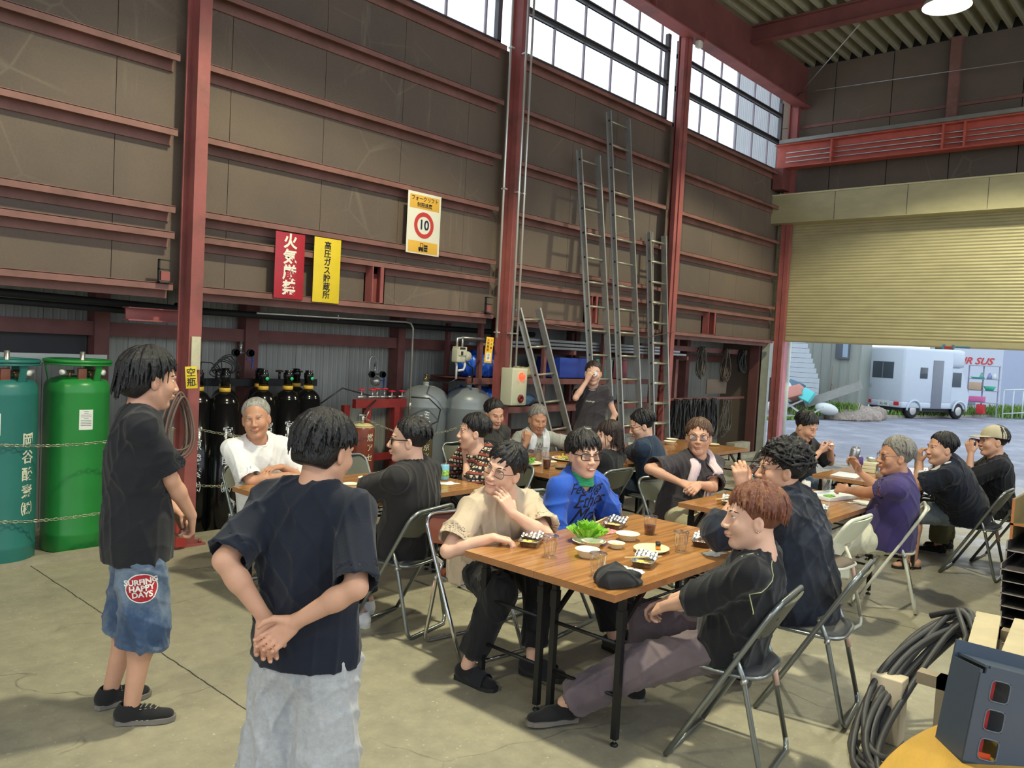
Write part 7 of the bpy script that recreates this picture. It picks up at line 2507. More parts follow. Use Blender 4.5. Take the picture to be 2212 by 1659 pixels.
def grey_tank(x, y, lab, txt, a, r=0.265, top=1.26):
    t = thing('propane_tank', lab, 'tank', (x, y, 0), 0, 'grey propane tanks')
    prof = [(0, 0.02), (r - 0.03, 0.0), (r, 0.05), (r, 0.98), (r + 0.002, 0.985), (r, 0.99), (r, 1.05)] + [(r * (0.12 + 0.88 * math.cos(q)), 1.05 + 0.17 * math.sin(q)) for q in [PI / 2 * k / 8 for k in range(1, 9)]] + [(0.035, top - 0.02), (0.035, top), (0, top)]
    MB().lathe(prof, n=48).build('tank_body', M_tank, t)
    MB().tube([(0, 0, top), (0, 0, top + 0.07)], 0.013, 8).tube([(-0.03, 0, top + 0.03), (0.04, 0, top + 0.03)], 0.012, 8).lathe([(0, top + 0.07), (0.022, top + 0.07), (0.022, top + 0.085), (0, top + 0.09)], n=12).build('valve', MATS['brass'], t)
    text_mesh('lettering', '11285', 0.05, mat('stencil_white3', srgb(226, 230, 230), 0.6, vary=0), T(0, -0.10, 1.205) @ Rx(0.62), t, depth=0.0)
    for i, c in enumerate(txt):
        Mm = T(0, 0, 0.90 - i * 0.1) @ Rz(a + PI / 2) @ T(0, -r - 0.0015, 0) @ Matrix(((1, 0, 0, 0), (0, 0, -1, 0), (0, 1, 0, 0), (0, 0, 0, 1)))
        o = text_mesh('lettering', c, 0.1, MATS['stencil_white3'], Mm, t, depth=0.0, bold=0.001)
        for v in o.data.vertices:
            rr = math.hypot(v.co.x, v.co.y)
            v.co.x *= (r + 0.0015) / rr
            v.co.y *= (r + 0.0015) / rr
grey_tank(6.08, 6.82, 'grey propane tank partly behind its twin, nearer the red valve rack', '\u30df\u30e4\u30d0\u30e9\u30ac\u30b9', -2.2)
grey_tank(6.45, 6.50, 'grey propane tank standing in front of its twin by the second column', '\u30df\u30e4\u30d0\u30e9\u30ac\u30b9\u3231', -2.1)
# gas meter, its pipes and tag
t = thing('gas_meter', 'beige gas meter hanging by the second red column', 'meter', (6.02, 6.25, 1.53))
M_met = mat('meter_beige', srgb(196, 192, 168), 0.45, vary=0.05)
MB().rbox(-0.07, 0.05, -0.06, 0.04, -0.02, 0.13, 0.015).rbox(-0.06, 0.06, -0.07, 0.04, 0.05, 0.15, 0.01).build('meter_body', M_met, t)
MB().at(T(0.1, -0.02, 0.05) @ Rx(PI / 2)).lathe([(0, -0.03), (0.05, -0.03), (0.055, 0.0), (0.05, 0.03), (0, 0.035)], n=24).build('diaphragm_case', M_met, t)
MB().box(-0.05, 0.03, -0.073, -0.07, 0.16 - 0.04, 0.145).box(-0.03, 0.0, -0.073, -0.07, 0.06, 0.1).build('display', mat('meter_dark', srgb(50, 50, 50), 0.3, vary=0), t)
MB().tube([(-0.03, 0, 0.15), (-0.03, 0, 0.235), (0.05, 0, 0.25), (0.36, -0.02, 0.245)], 0.014, 10).tube([(0.05, 0, 0.14), (0.05, 0, 0.25)], 0.012, 8).build('inlet_pipe', M_pipe, t)
MB().tube([(-0.03, 0, -0.02), (-0.03, -0.01, -0.06), (-0.03, -0.01, -0.2)], 0.012, 8).tube([(0.1, 0, 0.0), (0.1, 0, -0.06), (0.08, 0, -0.1), (0.0, 0, -0.11)], 0.014, 8).build('outlet_pipe', mat('hose_white', srgb(206, 206, 200), 0.4, vary=0), t)
b = MB().tube([(5.99, 6.24, 1.33), (5.95, 6.3, 1.28), (5.85, 6.5, 1.3), (6.1, 6.75, 1.3)], 0.009, 8).tube([(6.12, 6.3, 1.55), (6.25, 6.25, 1.45), (6.3, 6.3, 1.3), (6.45, 6.45, 1.28)], 0.009, 8)
tag(b.build('gas_hose', MATS['hose_black']), 'dark gas hoses running from the meter down to the grey tanks', 'hose')
s_ = thing('gas_pipe_tag', 'long yellow warning tag hanging beside the second red column', 'tag', (0, 0, 0))
Mt = T(6.25, 6.02, 1.66) @ Rz(-0.3) @ Ry(0.06)
MB().at(Mt).rbox(-0.045, 0.045, -0.002, 0.002, -0.14, 0.14, 0.001).build('plate', mat('tag_yellow', srgb(240, 180, 24), 0.4, vary=0.03), s_)
MB().at(Mt).box(-0.03, 0.03, -0.0035, -0.002, -0.12, -0.03).build('white_panel', M_swht, s_)
def tg(i, c, dx, dz, sz):
    text_mesh('lettering', c, sz, M_sblk, Mt @ Matrix(((1, 0, 0, dx), (0, 0, -1, -0.004), (0, 1, 0, dz), (0, 0, 0, 1))), s_, depth=0.0003)
for i, c in enumerate('\u706b\u6c17\u53b3\u7981'): tg(i, c, -0.018, 0.105 - i * 0.035, 0.032)
for i, c in enumerate('\u30ac\u30b9\u6f0f'): tg(i, c, 0.02, 0.105 - i * 0.04, 0.026)
for i, c in enumerate('\u6ce8\u610f'): tg(i, c, 0.0, -0.055 - i * 0.035, 0.03)
# alarm box and conduits on the second column
t = thing('alarm_box', 'cream alarm box with glowing red lamp on the second column', 'alarm box', (6.6, 5.97, 1.27))
MB().rbox(-0.125, 0.125, -0.11, 0.06, -0.205, 0.205, 0.008).build('box', mat('alarm_cream', srgb(206, 204, 176), 0.45, vary=0.03), t)
MB().rbox(-0.108, 0.108, -0.114, -0.105, -0.19, 0.19, 0.004).build('cover', mat('alarm_cream2', srgb(198, 198, 168), 0.45, vary=0.03), t)
MB().at(T(0.02, -0.113, 0.115) @ Rx(PI / 2)).lathe([(0, 0), (0.046, 0), (0.046, 0.012), (0.03, 0.035), (0, 0.042)], n=28).build('lit_lamp', mat('alarm_lit', srgb(230, 30, 24), 0.3, vary=0, emit=(1.0, 0.05, 0.02, 1), estr=3.0), t)
MB().at(T(0.02, -0.113, -0.13) @ Rx(PI / 2)).lathe([(0, 0), (0.046, 0), (0.046, 0.012), (0.034, 0.02), (0.012, 0.018), (0.01, 0.008), (0, 0.008)], n=28).build('sounder', mat('alarm_dark_red', srgb(112, 26, 30), 0.35, vary=0), t)
for k, (x, z0) in enumerate(((6.575, 1.47), (6.665, 1.47), (6.36, 1.80))):
    b = MB().tube([(x, 5.99 if k < 2 else 6.02, z0), (x - 0.02, 5.99 if k < 2 else 6.02, 6.2)], 0.0125, 10)
    for z in (1.85, 3.4, 4.9):
        b.box(x - 0.03, x + 0.02, 5.99, 6.04, z, z + 0.015)
    tag(b.build('conduit', mat('conduit_bright', srgb(216, 216, 208), 0.3, 0.6, vary=0.03)), ['bright vertical conduit rising from the alarm box, nearer the column', 'bright vertical conduit rising from the alarm box, nearer the ladders', 'bright vertical conduit on the gas meter side of the second column'][k], 'conduit', 'vertical conduits')
# shelf rack with tarpaulins, boxes and planks
M_rk = MATS['post_red_brown']
t = thing('storage_rack', 'red-brown steel storage rack behind the second column and the ladders', 'rack', (0, 0, 0))
for x in (6.55, 7.7, 8.95, 10.2):
    MB().box(x, x + 0.05, 6.45, 6.5, 0, 1.95).box(x, x + 0.05, 7.0, 7.05, 0, 1.95).build('post', M_rk, t)
for z in (0.62, 0.98, 1.33):
    MB().box(6.35, 10.25, 6.43, 6.46, z - 0.07, z).box(6.35, 10.25, 7.02, 7.05, z - 0.07, z).box(6.35, 10.25, 6.45, 7.03, z - 0.015, z - 0.005).build('shelf', M_rk, t)
M_tarp = mat('tarpaulin_blue', srgb(30, 84, 190), 0.3, vary=0.2, scale=10)
def bundle(x, y, z, sx, sy, sz, m, lab, name, cat, seed, amp=0.02):
    G = Field([(x - sx, y - sy, z), (x + sx, y + sy, z + sz)], 0.04, 0.012)
    G.ell((x, y, z + sz * 0.45), (sx, sy, sz * 0.62), k=0.02)
    G.cut((0, 0, z + 0.002), (0, 0, -1), 0.004)
    return tag(net_obj(name, G, m, None, wr=folds(seed, amp, 34), smooth_it=1), lab, cat, 'tarpaulins on the rack')
bundle(6.85, 6.68, 1.335, 0.42, 0.2, 0.3, M_tarp, 'blue tarpaulin bundle on the top shelf beside the second column', 'tarpaulin', 'tarpaulin', 41)
bundle(6.75, 6.68, 0.985, 0.4, 0.2, 0.22, M_tarp, 'crumpled blue tarpaulin on the middle shelf under the yellow tag', 'tarpaulin', 'tarpaulin', 42)
bundle(6.8, 6.68, 0.625, 0.4, 0.18, 0.2, M_tarp, 'blue tarpaulin on the low shelf behind the grey tanks', 'tarpaulin', 'tarpaulin', 43)
bundle(7.45, 6.68, 1.335, 0.3, 0.16, 0.12, cloth('sack_cream', srgb(176, 166, 124)), 'cream folded sacking behind the short leaning ladder', 'sacking', 'sacking', 44)
bundle(7.4, 6.68, 0.985, 0.4, 0.18, 0.16, cloth('blanket_blue', srgb(60, 90, 120)), 'folded blue-grey blanket on the shelf behind the short leaning ladder', 'blanket', 'blanket', 45)
for x, w_, c, l_ in ((8.45, 0.36, srgb(38, 62, 150), 'dark blue plastic crate on the rack behind the standing woman'), (9.1, 0.22, srgb(70, 120, 120), 'teal carton on the rack between the tall ladders'), (9.45, 0.2, srgb(110, 46, 56), 'dark red box on the rack beside the teal carton')):
    o = tag(MB().rbox(x - w_, x + w_ * 0.9, 6.5, 6.9, 1.335, 1.60, 0.008).build('storage_crate', mat('crate_%d' % int(x * 100), c, 0.45, vary=0.1)), l_, 'crate', 'boxes on the rack')
for k in range(6):
    z = 1.70 + 0.045 * (k // 2) + 0.0
    b = MB().rbox(6.45 + 0.25 * k, 11.3 - 0.1 * k, 6.52 + 0.17 * (k % 2), 6.64 + 0.17 * (k % 2), z, z + 0.035, 0.004)
    tag(b.build('scaffold_plank', mat('plank_aluminium', srgb(150, 154, 158), 0.35, 0.7, vary=0.08)), ['lowest front', 'lowest back', 'middle front', 'middle back', 'top front', 'top back'][k] + ' aluminium plank lying on brackets above the rack', 'plank', 'aluminium planks')
n += 1
for x in (6.7, 8.3, 9.9, 11.2):
    MB().box(x, x + 0.05, 6.45, 7.12, 1.64, 1.695).build('plank_bracket', M_rk, t)
tag(MB().tube([(6.85, 6.05, 2.02), (7.8, 6.0, 1.96), (8.8, 6.0, 1.93), (9.3, 6.0, 1.93), (10.05, 6.03, 2.04)], 0.006, 6).build('rope', mat('rope_brown', srgb(96, 74, 58), 0.8, vary=0.1)), 'thin brown rope strung across the tall ladders', 'rope')

# ------------------------------------------------------------------ ladders leaning on the wall
M_al = mat('ladder_aluminium', srgb(176, 178, 176), 0.38, 0.7, vary=0.08, scale=20)
M_ald = mat('ladder_rung', srgb(160, 158, 142), 0.42, 0.6, vary=0.06)
def ladder(a, b_, c, n_r, lab, w0=0.08, first=0.22, name='ladder'):
    """a: foot of the first rail, b_: its top, c: offset to the other rail"""
    t = thing(name, lab, 'ladder', (0, 0, 0), 0, 'aluminium ladders')
    a, b_, c = Vector(a), Vector(b_), Vector(c)
    up = (b_ - a).normalized()
    out = up.cross(c.normalized())
    for k in (0, 1):
        o = c * k
        m = MB().use(M_al)
        s = -1 if k == 0 else 1
        cn = c.normalized()
        # channel rail: web and two flanges
        m.bar(a + o, b_ + o, 0.006, w0, up=out)
        m.bar(a + o + cn * 0.01 * s + out * (w0 / 2 - 0.003), b_ + o + cn * 0.01 * s + out * (w0 / 2 - 0.003), 0.02, 0.005, up=out)
        m.bar(a + o + cn * 0.01 * s - out * (w0 / 2 - 0.003), b_ + o + cn * 0.01 * s - out * (w0 / 2 - 0.003), 0.02, 0.005, up=out)
        m.use(M_dark)
        for i in range(n_r):
            p = a + (b_ - a) * ((i + 0.6) / n_r) + o + cn * 0.004 * s
            m.tube([p, p + cn * 0.006 * s], 0.012, 10)
        m.build('rail', None, t)
    for i in range(n_r):
        p = a + (b_ - a) * ((i + 0.6) / n_r)
        MB().tube([p, p + c], 0.014, 8).build('rung', M_ald, t)
    return t
ladder((7.95, 5.7, 0.0), (7.78, 6.14, 4.15), (0.37, 0, 0), 14, 'tall aluminium ladder leaning nearest the second column, behind the standing woman')
ladder((8.5, 5.68, 0.0), (8.34, 6.14, 4.75), (0.41, 0, 0), 16, 'tallest aluminium ladder leaning to the right of the standing woman')
ladder((9.62, 5.95, 0.0), (9.42, 6.14, 3.38), (0.38, 0, 0), 12, 'long aluminium ladder against the third column, front section')
ladder((9.72, 6.03, 0.0), (9.56, 6.2, 3.40), (0.38, 0, 0), 12, 'long aluminium ladder against the third column, rear section')
ladder((7.05, 5.45, 0.0), (6.70, 6.02, 2.14), (0.32, 0.0, 0.02), 7, 'short aluminium ladder leaning just beside the alarm box')

# ------------------------------------------------------------------ hanging cables in the last bay
M_cab = mat('cable_black', srgb(34, 34, 36), 0.45, vary=0.1)
M_cabg = mat('cable_grey', srgb(92, 88, 80), 0.6, vary=0.15)
def hang(x, y, z, w_, h_, n_, m, lab, seed, r=0.009, name='cable_coil', grp='hanging cable coils'):
    rs = random.Random(seed)
    b = MB()
    for k in range(n_):
        ww, hh, yy, xx = w_ * rs.uniform(0.55, 1.0), h_ * rs.uniform(0.8, 1.05), y + rs.uniform(-0.05, 0.05), x + rs.uniform(-0.03, 0.03)
        ph = rs.random() * 6
        pts = []
        for i in range(20):
            a = 2 * PI * i / 20
            pts.append((xx + ww / 2 * math.cos(a) * (0.62 - 0.38 * math.sin(a)) + 0.01 * math.sin(3 * a + ph), yy + 0.02 * math.sin(2 * a + ph), z - hh / 2 + hh / 2 * math.sin(a)))
        b.tube(pts, r, 6, closed=True)
    return tag(b.build(name, m), lab, 'cable', grp)
hang(11.95, 6.6, 1.87, 0.26, 0.52, 12, M_cabg, 'grey cable coil hanging high, first past the third column', 1)
hang(12.78, 6.6, 1.87, 0.34, 0.56, 14, mat('cable_brown', srgb(84, 72, 62), 0.6, vary=0.2), 'brown tangled cable coil hanging high in the middle of the last bay', 2)
hang(13.4, 6.6, 1.86, 0.34, 0.4, 10, M_cab, 'dark cable coil with copper fittings hanging high near the corner post', 3)
for k, x in enumerate((11.25, 11.55, 11.85, 12.15, 12.45)):
    hang(x, 6.62, 1.0, 0.34, 0.62, 12, M_cab, ['black cable bundle hanging low right behind the pink-towel man, nearest the third column', 'black cable bundle hanging low, second past the third column', 'black cable bundle hanging low, middle one', 'black cable bundle hanging low, fourth past the third column', 'black cable bundle hanging low beneath the brown board'][k], 20 + k, 0.011)
hang(12.95, 6.62, 0.98, 0.4, 0.66, 9, M_cabg, 'thin grey rope coil hanging low beside the corner post', 31, 0.006)
n += 1
struct('trim_%d' % n, MB().box(10.2, 13.7, 6.66, 6.70, 1.78, 1.86).box(10.2, 13.7, 6.66, 6.69, 0.98, 1.02).box(11.3, 11.38, 6.7, 6.78, 0, 2.1), M_rk)
tag(MB().rbox(12.25, 12.95, 6.64, 6.66, 1.08, 1.33, 0.003).build('brown_board', mat('board_brown', srgb(96, 82, 70), 0.6, vary=0.1)), 'brown board mounted between the upper and lower cable coils', 'board')
for k, (x0, x1, z, l_) in enumerate(((10.3, 11.4, 0.20, 'pale wooden plank lying along the kerb behind the pink-towel man'), (11.5, 12.6, 0.14, 'pale wooden plank lying along the kerb under the black cables'), (12.8, 13.4, 0.18, 'short light concrete block beside the corner post'))):
    tag(MB().rbox(x0, x1, 6.34, 6.5, 0.061, 0.061 + z, 0.006).build('timber_plank' if k < 2 else 'concrete_block', mat('timber_pale', srgb(150, 122, 82), 0.7, vary=0.12) if k < 2 else M_curb), l_, 'plank' if k < 2 else 'block')
t = thing('security_camera', 'small white security camera at the top of the third column', 'camera', (10.2, 6.0, 6.17))
MB().rbox(-0.05, 0.05, -0.04, 0.04, -0.09, 0.07, 0.02).build('housing', mat('camera_white', srgb(214, 214, 206), 0.4, vary=0), t)
MB().ball((0.045, -0.035, 0.02), 0.025, 12, 8).build('lens', M_eyed, t)
for k, (x, w_) in enumerate(((2.82, 0.1), (6.42, 0.1))):
    tag(MB().use(M_dark).box(x - w_, x - w_ + 0.008, 6.16, 6.19, 2.06, 2.24).box(x - w_, x, 6.16, 6.19, 2.06, 2.068).box(x - w_, x, 6.16, 6.19, 2.16, 2.168).box(x - w_, x, 6.16, 6.19, 2.232, 2.24).use(M_red).box(x - w_ + 0.02, x - 0.01, 6.17, 6.19, 2.08, 2.15).build('cable_bracket'), ['small dark bracket box beside the first red column', 'small dark bracket box beside the second red column'][k], 'bracket')
# ------------------------------------------------------------------ outside the doorway
M_road = mat('asphalt_pale', srgb(120, 122, 132), 0.55, vary=0.16, scale=2.2, bump=0.3, bscale=40, second=srgb(146, 148, 158), sec=(0.48, 0.62))
struct('asphalt_yard', MB().box(14.05, 75, -30, 40, -0.25, -0.005), M_road)
M_kerb = mat('kerb_stone', srgb(150, 146, 132), 0.8, vary=0.15, scale=5)
struct('yard_kerb', MB().bar((19.0, 10.8, 0.03), (27.4, 8.62, 0.03), 0.18, 0.12).bar((27.4, 8.62, 0.03), (36.0, 6.4, 0.03), 0.18, 0.12), M_kerb)
# building with the boarded stair side
M_clap = mat('clapboard_white', srgb(176, 184, 190), 0.55, vary=0.04)
t = thing('outbuilding', 'pale grey outbuilding with a white clapboard stair side and a small window', 'building', (0, 0, 0))
b = MB().use(mat('outbuilding_grey', srgb(148, 154, 146), 0.6, vary=0.06, stretch=(1, 3, 0.2)))
b.box(27.6, 28.6, 9.35, 16, 0, 5.0)
for k in range(9): b.box(27.58, 27.6, 9.4 + k * 0.32, 9.42 + k * 0.32, 0, 5)
b.build('wall', None, t)
b = MB().use(mat('window_grey', srgb(84, 92, 100), 0.3, vary=0)).box(27.5, 27.58, 9.72, 10.18, 1.86, 2.6)
w_ = b.build('window', None, t)
MB().use(mat('window_pane_pale', srgb(140, 160, 180), 0.15, vary=0)).box(27.48, 27.5, 9.76, 9.93, 1.92, 2.56).build('pane', None, w_)
b = MB()
for k in range(16):
    z = 0.55 + k * 0.16
    y_hi = 10.13 + max(0, (z - 1.05)) * 0.42 - 0.05
    y_lo = 11.6 - max(0, 1.3 - z) * 0.9
    b.use(M_clap).box(26.0, 26.03, y_hi, y_lo, z, z + 0.15)
b.use(mat('clap_gap', srgb(120, 128, 134), 0.6, vary=0)).box(26.03, 26.05, 10.6, 11.6, 0.9, 3.1)
b.build('stair_side', None, t)
MB().use(mat('stair_dark', srgb(40, 30, 30), 0.7, vary=0.1)).box(26.2, 26.6, 10.4, 12.2, 0, 1.1).build('stair_underside', None, t)
tag(MB().tube([(28.3, 9.62, 0), (28.2, 9.75, 2.6)], 0.05, 10).build('lamp_post', mat('post_lilac', srgb(178, 176, 200), 0.5, vary=0)), 'thin pale lilac post standing left of the camper van', 'post')
tag(MB().tube([(27.2, 10.15, 0.2), (27.2, 10.12, 1.6)], 0.018, 6).tube([(27.2, 10.1, 1.0), (26.9, 9.6, 0.2)], 0.018, 6).build('broom', mat('stick_brown', srgb(130, 110, 96), 0.7, vary=0)), 'thin rods leaning against the outbuilding', 'rod')
# rubbish heap
def lump(name, p, r, m, lab, cat, seed, grp, rot=0.0, box=True):
    b = MB()
    if box:
        b.rbox(-r[0], r[0], -r[1], r[1], -r[2], r[2], min(r) * 0.15)
    else:
        b.ball((0, 0, 0), r, 14, 10)
    o = b.build(name, m)
    o.location = p
    rs = random.Random(seed)
    o.rotation_euler = (rs.uniform(-0.5, 0.5), rs.uniform(-0.4, 0.4), rot)
    return tag(o, lab, cat, grp)
lump('storage_bin', (23.9, 9.95, 0.75), (0.2, 0.22, 0.18), mat('bin_terracotta', srgb(196, 134, 120), 0.6, vary=0.05), 'terracotta box tilted on the rubbish heap', 'box', 1, 'rubbish heap')
lump('folding_stool', (23.9, 9.6, 0.68), (0.12, 0.17, 0.18), mat('bin_turquoise', srgb(98, 206, 204), 0.5, vary=0.05), 'turquoise seat on the rubbish heap', 'stool', 2, 'rubbish heap', 0.2)
lump('plastic_bag', (24.3, 10.35, 0.75), (0.16, 0.2, 0.34), mat('bag_white', srgb(206, 210, 206), 0.5, vary=0.05), 'white sack standing on the rubbish heap', 'bag', 3, 'rubbish heap', 0, False)
lump('plastic_bag', (23.5, 10.35, 0.3), (0.25, 0.4, 0.22), mat('bag_grey', srgb(168, 172, 178), 0.5, vary=0.1), 'grey sack low on the rubbish heap', 'bag', 4, 'rubbish heap', 0, False)
lump('plastic_bag', (24.2, 9.1, 0.32), (0.25, 0.35, 0.18), MATS['bag_white'], 'white sack to the right on the rubbish heap', 'bag', 5, 'rubbish heap', 0, False)
lump('storage_bin', (24.4, 10.15, 0.95), (0.15, 0.22, 0.12), mat('bin_slate', srgb(86, 116, 134), 0.6, vary=0.05), 'slate blue box behind the terracotta box', 'box', 6, 'rubbish heap')
tag(MB().bar((23.4, 10.3, 0.15), (23.6, 9.6, 0.55), 0.05, 0.05).bar((23.4, 9.5, 0.15), (23.6, 10.2, 0.5), 0.05, 0.05).bar((23.3, 9.3, 0.1), (23.7, 9.0, 0.4), 0.04, 0.04).build('metal_legs', M_pipe), 'crossed metal legs sticking out of the rubbish heap', 'frame')
b = MB().use(mat('trough_grey', srgb(150, 150, 144), 0.7, vary=0.1))
Mx = T(24.6, 9.1, 0.78) @ Rz(-1.25) @ Ry(-0.42)
b.at(Mx).box(-0.85, 0.85, -0.2, 0.2, -0.15, 0.1).use(mat('trough_soil', srgb(132, 118, 100), 0.9, vary=0.3, scale=10)).box(-0.8, 0.8, -0.16, 0.16, 0.1, 0.11)
tag(b.build('planter_trough'), 'long grey trough tilted on the rubbish heap', 'trough')
def mound(name, c, r, m, lab, seed, kind='stuff'):
    G = Field([(c[0] - r[0], c[1] - r[1], 0), (c[0] + r[0], c[1] + r[1], r[2])], 0.1, 0.06)
    G.ell((c[0], c[1], 0), r, k=0.0)
    G.cut((0, 0, -0.02), (0, 0, -1), 0.0)
    return tag(net_obj(name, G, m, None, wr=folds(seed, 0.06, 6), smooth_it=0), lab, 'gravel', None, kind)
mound('gravel_heap', (26.0, 8.95, 0), (1.6, 0.85, 0.42), mat('gravel', srgb(150, 138, 126), 0.9, vary=0.35, scale=14, bump=0.8, bscale=20), 'heap of brown-grey gravel left of the camper van', 5)
# weeds
M_weed = mat('weed_green', srgb(112, 144, 66), 0.7, vary=0.3, scale=3)
def weeds(name, path, n_, h_, lab, seed, spread=0.25):
    rs = random.Random(seed)
    b = MB()
    for k in range(n_):
        t = rs.random() * (len(path) - 1)
        i = min(int(t), len(path) - 2)
        p = Vector(path[i]).lerp(Vector(path[i + 1]), t - i) + Vector((rs.uniform(-spread, spread), rs.uniform(-spread, spread), 0))
        a = rs.random() * 6.28
        hh = h_ * rs.uniform(0.4, 1.2)
        d = Vector((math.cos(a), math.sin(a), 0))
        q = p + d * hh * 0.5 + Vector((0, 0, hh))
        s = d.cross(Vector((0, 0, 1))) * 0.02
        b.add([p - s, p + s, p.lerp(q, 0.6) + s * 0.8 + Vector((0, 0, 0.03)), q, p.lerp(q, 0.6) - s * 0.8 + Vector((0, 0, 0.03))], [(0, 1, 2, 3, 4)])
    return tag(b.build(name, M_weed), lab, 'grass', None, 'stuff')
weeds('kerb_weeds', [(28.5, 8.5, 0.05), (36, 6.6, 0.05)], 2600, 0.2, 'green weeds growing along the far kerb', 1)
weeds('heap_weeds', [(24, 9.9, 0.05), (25.2, 8.9, 0.3), (26.5, 9.6, 0.1)], 900, 0.24, 'green weeds growing through the rubbish and gravel', 2, 0.4)
weeds('fence_grass', [(34.5, 6.9, 0.0), (38, 5.2, 0.1), (36, 4.6, 0.1)], 3200, 0.4, 'tall bright grass below the white railing', 3, 0.7)
weeds('moss_strip', [(20.5, 10.25, 0), (23.5, 9.5, 0)], 1500, 0.08, 'yellow-green moss at the foot of the kerb', 4, 0.15)
# camper van
vn = thing('camper_van', 'small white camper van parked outside, seen from behind', 'van', (28.3, 8.18, 0.0), math.radians(-24))
M_van = mat('van_white', srgb(190, 200, 210), 0.35, vary=0.02)
M_vgl = mat('van_glass', srgb(66, 76, 84), 0.12, vary=0)
# local x: forwards, y: to the left side
b = MB().use(M_van)
b.rbox(0, 2.35, 0, 1.55, 0.5, 2.35, 0.08)
b.rbox(2.0, 3.0, 0.04, 1.5, 1.75, 2.38, 0.14)
b.rbox(0.0, 2.35, 0.0, 1.55, 0.34, 0.56, 0.05)
b.build('camper_body', None, vn)
b = MB().use(M_van)
Mx = Matrix(((1, 0, 0, 0), (0, 0, 1, 0.07), (0, 1, 0, 0), (0, 0, 0, 1)))
b.prism([(2.3, 0.35), (3.25, 0.35), (3.3, 0.8), (3.2, 1.05), (2.85, 1.75), (2.3, 1.75)], 1.4, Mx)
b.build('cab', None, vn)
MB().use(M_vgl).box(2.42, 2.85, 0.06, 0.07, 1.1, 1.6).build('cab_window', None, vn)
b = MB().use(M_vgl).rbox(-0.012, 0.01, 0.42, 1.28, 1.3, 1.86, 0.01)
b.build('rear_window', None, vn)
MB().use(mat('van_trim_grey', srgb(120, 124, 128), 0.4, vary=0)).box(-0.016, -0.011, 0.84, 0.87, 1.32, 1.84).build('window_bar', None, vn)
MB().use(M_vgl).rbox(0.75, 1.1, -0.012, 0.01, 1.35, 1.72, 0.01).build('side_window', None, vn)
MB().use(mat('van_door_grey', srgb(118, 124, 134), 0.4, vary=0.03)).rbox(1.35, 1.85, -0.015, 0.01, 0.36, 1.98, 0.01).build('side_door', None, vn)
for y in (0.12, 1.25):
    MB().use(mat('tail_red', srgb(200, 40, 40), 0.3, vary=0)).rbox(-0.02, 0.01, y, y + 0.2, 0.42, 0.54, 0.01).build('tail_light', None, vn)
npl = MB().use(mat('plate_white', srgb(206, 212, 210), 0.4, vary=0)).box(-0.02, 0.0, 0.5, 0.95, 0.36, 0.56).build('number_plate', None, vn)
text_mesh('number', '86-48', 0.13, mat('plate_green', srgb(60, 90, 80), 0.5, vary=0), Matrix(((0, 0, -1, -0.022), (-1, 0, 0, 0.72), (0, 1, 0, 0.43), (0, 0, 0, 1))), npl, depth=0.0)
MB().use(mat('van_hatch', srgb(170, 178, 184), 0.5, vary=0)).box(-0.012, 0.0, 1.3, 1.42, 0.95, 1.08).build('rear_hatch', None, vn)
for x, y in ((0.55, 0.1), (2.75, 0.1), (0.55, 1.45), (2.75, 1.45)):
    w = MB().use(M_dark).at(T(x, y, 0.27) @ Rx(PI / 2)).lathe([(0, -0.08), (0.24, -0.08), (0.27, -0.05), (0.27, 0.05), (0.24, 0.08), (0, 0.08)], n=28).build('wheel', None, vn)
    MB().use(M_pipe).at(T(x, y - 0.085 if y < 1 else y + 0.085, 0.27) @ Rx(PI / 2)).lathe([(0, -0.005), (0.14, -0.005), (0.16, 0.0), (0.14, 0.005), (0, 0.005)], n=24).build('hubcap', None, w)
for x in (0.55, 2.75):
    b = MB().use(M_van)
    pts = [(x + 0.33 * math.cos(a), -0.02, 0.27 + 0.34 * math.sin(a)) for a in [PI * k / 12 for k in range(13)]]
    b.tube(pts, 0.035, 8)
    b.build('wheel_arch', None, vn)
MB().use(M_dark).box(0.1, 3.2, 0.15, 1.4, 0.22, 0.35).build('underbody', None, vn)
# box truck body, shelf and railing
t = thing('truck_body', 'big white truck box behind the van with small red lettering', 'truck', (0, 0, 0))
MB().use(mat('truck_white', srgb(196, 204, 216), 0.45, vary=0.02)).box(40, 40.2, 7.6, 9.55, 0.3, 4.2).build('rear_doors', None, t)
MB().use(mat('truck_side_blue_grey', srgb(168, 178, 200), 0.45, vary=0.02)).box(40.0, 50, 3.0, 7.6, 0.3, 4.0).build('side_wall', None, t)
MB().use(mat('truck_gap', srgb(74, 64, 66), 0.7, vary=0.3, scale=3)).box(39.9, 40.1, 9.6, 10.3, 0.0, 4.0).build('side_gap', None, t)
text_mesh('lettering', 'AIR SUS', 0.42, mat('lettering_red', srgb(206, 60, 60), 0.5, vary=0), Matrix(((0, 0, -1, 39.98), (-1, 0, 0, 8.72), (0, 1, 0, 2.12), (0, 0, 0, 1))), t, depth=0.0, shear=0.35, bold=0.008)
t = thing('outdoor_shelf', 'grey outdoor shelf unit crowded with bowls and boxes', 'shelf', (0, 0, 0))
for y in (6.35, 6.85, 7.32):
    MB().bar((33, y, 0.05), (33, y, 1.9), 0.04, 0.04).build('post', mat('shelf_lilac', srgb(150, 150, 168), 0.5, vary=0), t)
for z in (0.55, 0.98, 1.4, 1.88):
    MB().box(32.85, 33.25, 6.35, 7.32, z, z + 0.025).build('board', MATS['shelf_lilac'], t)
G_ = 'things on the outdoor shelf'
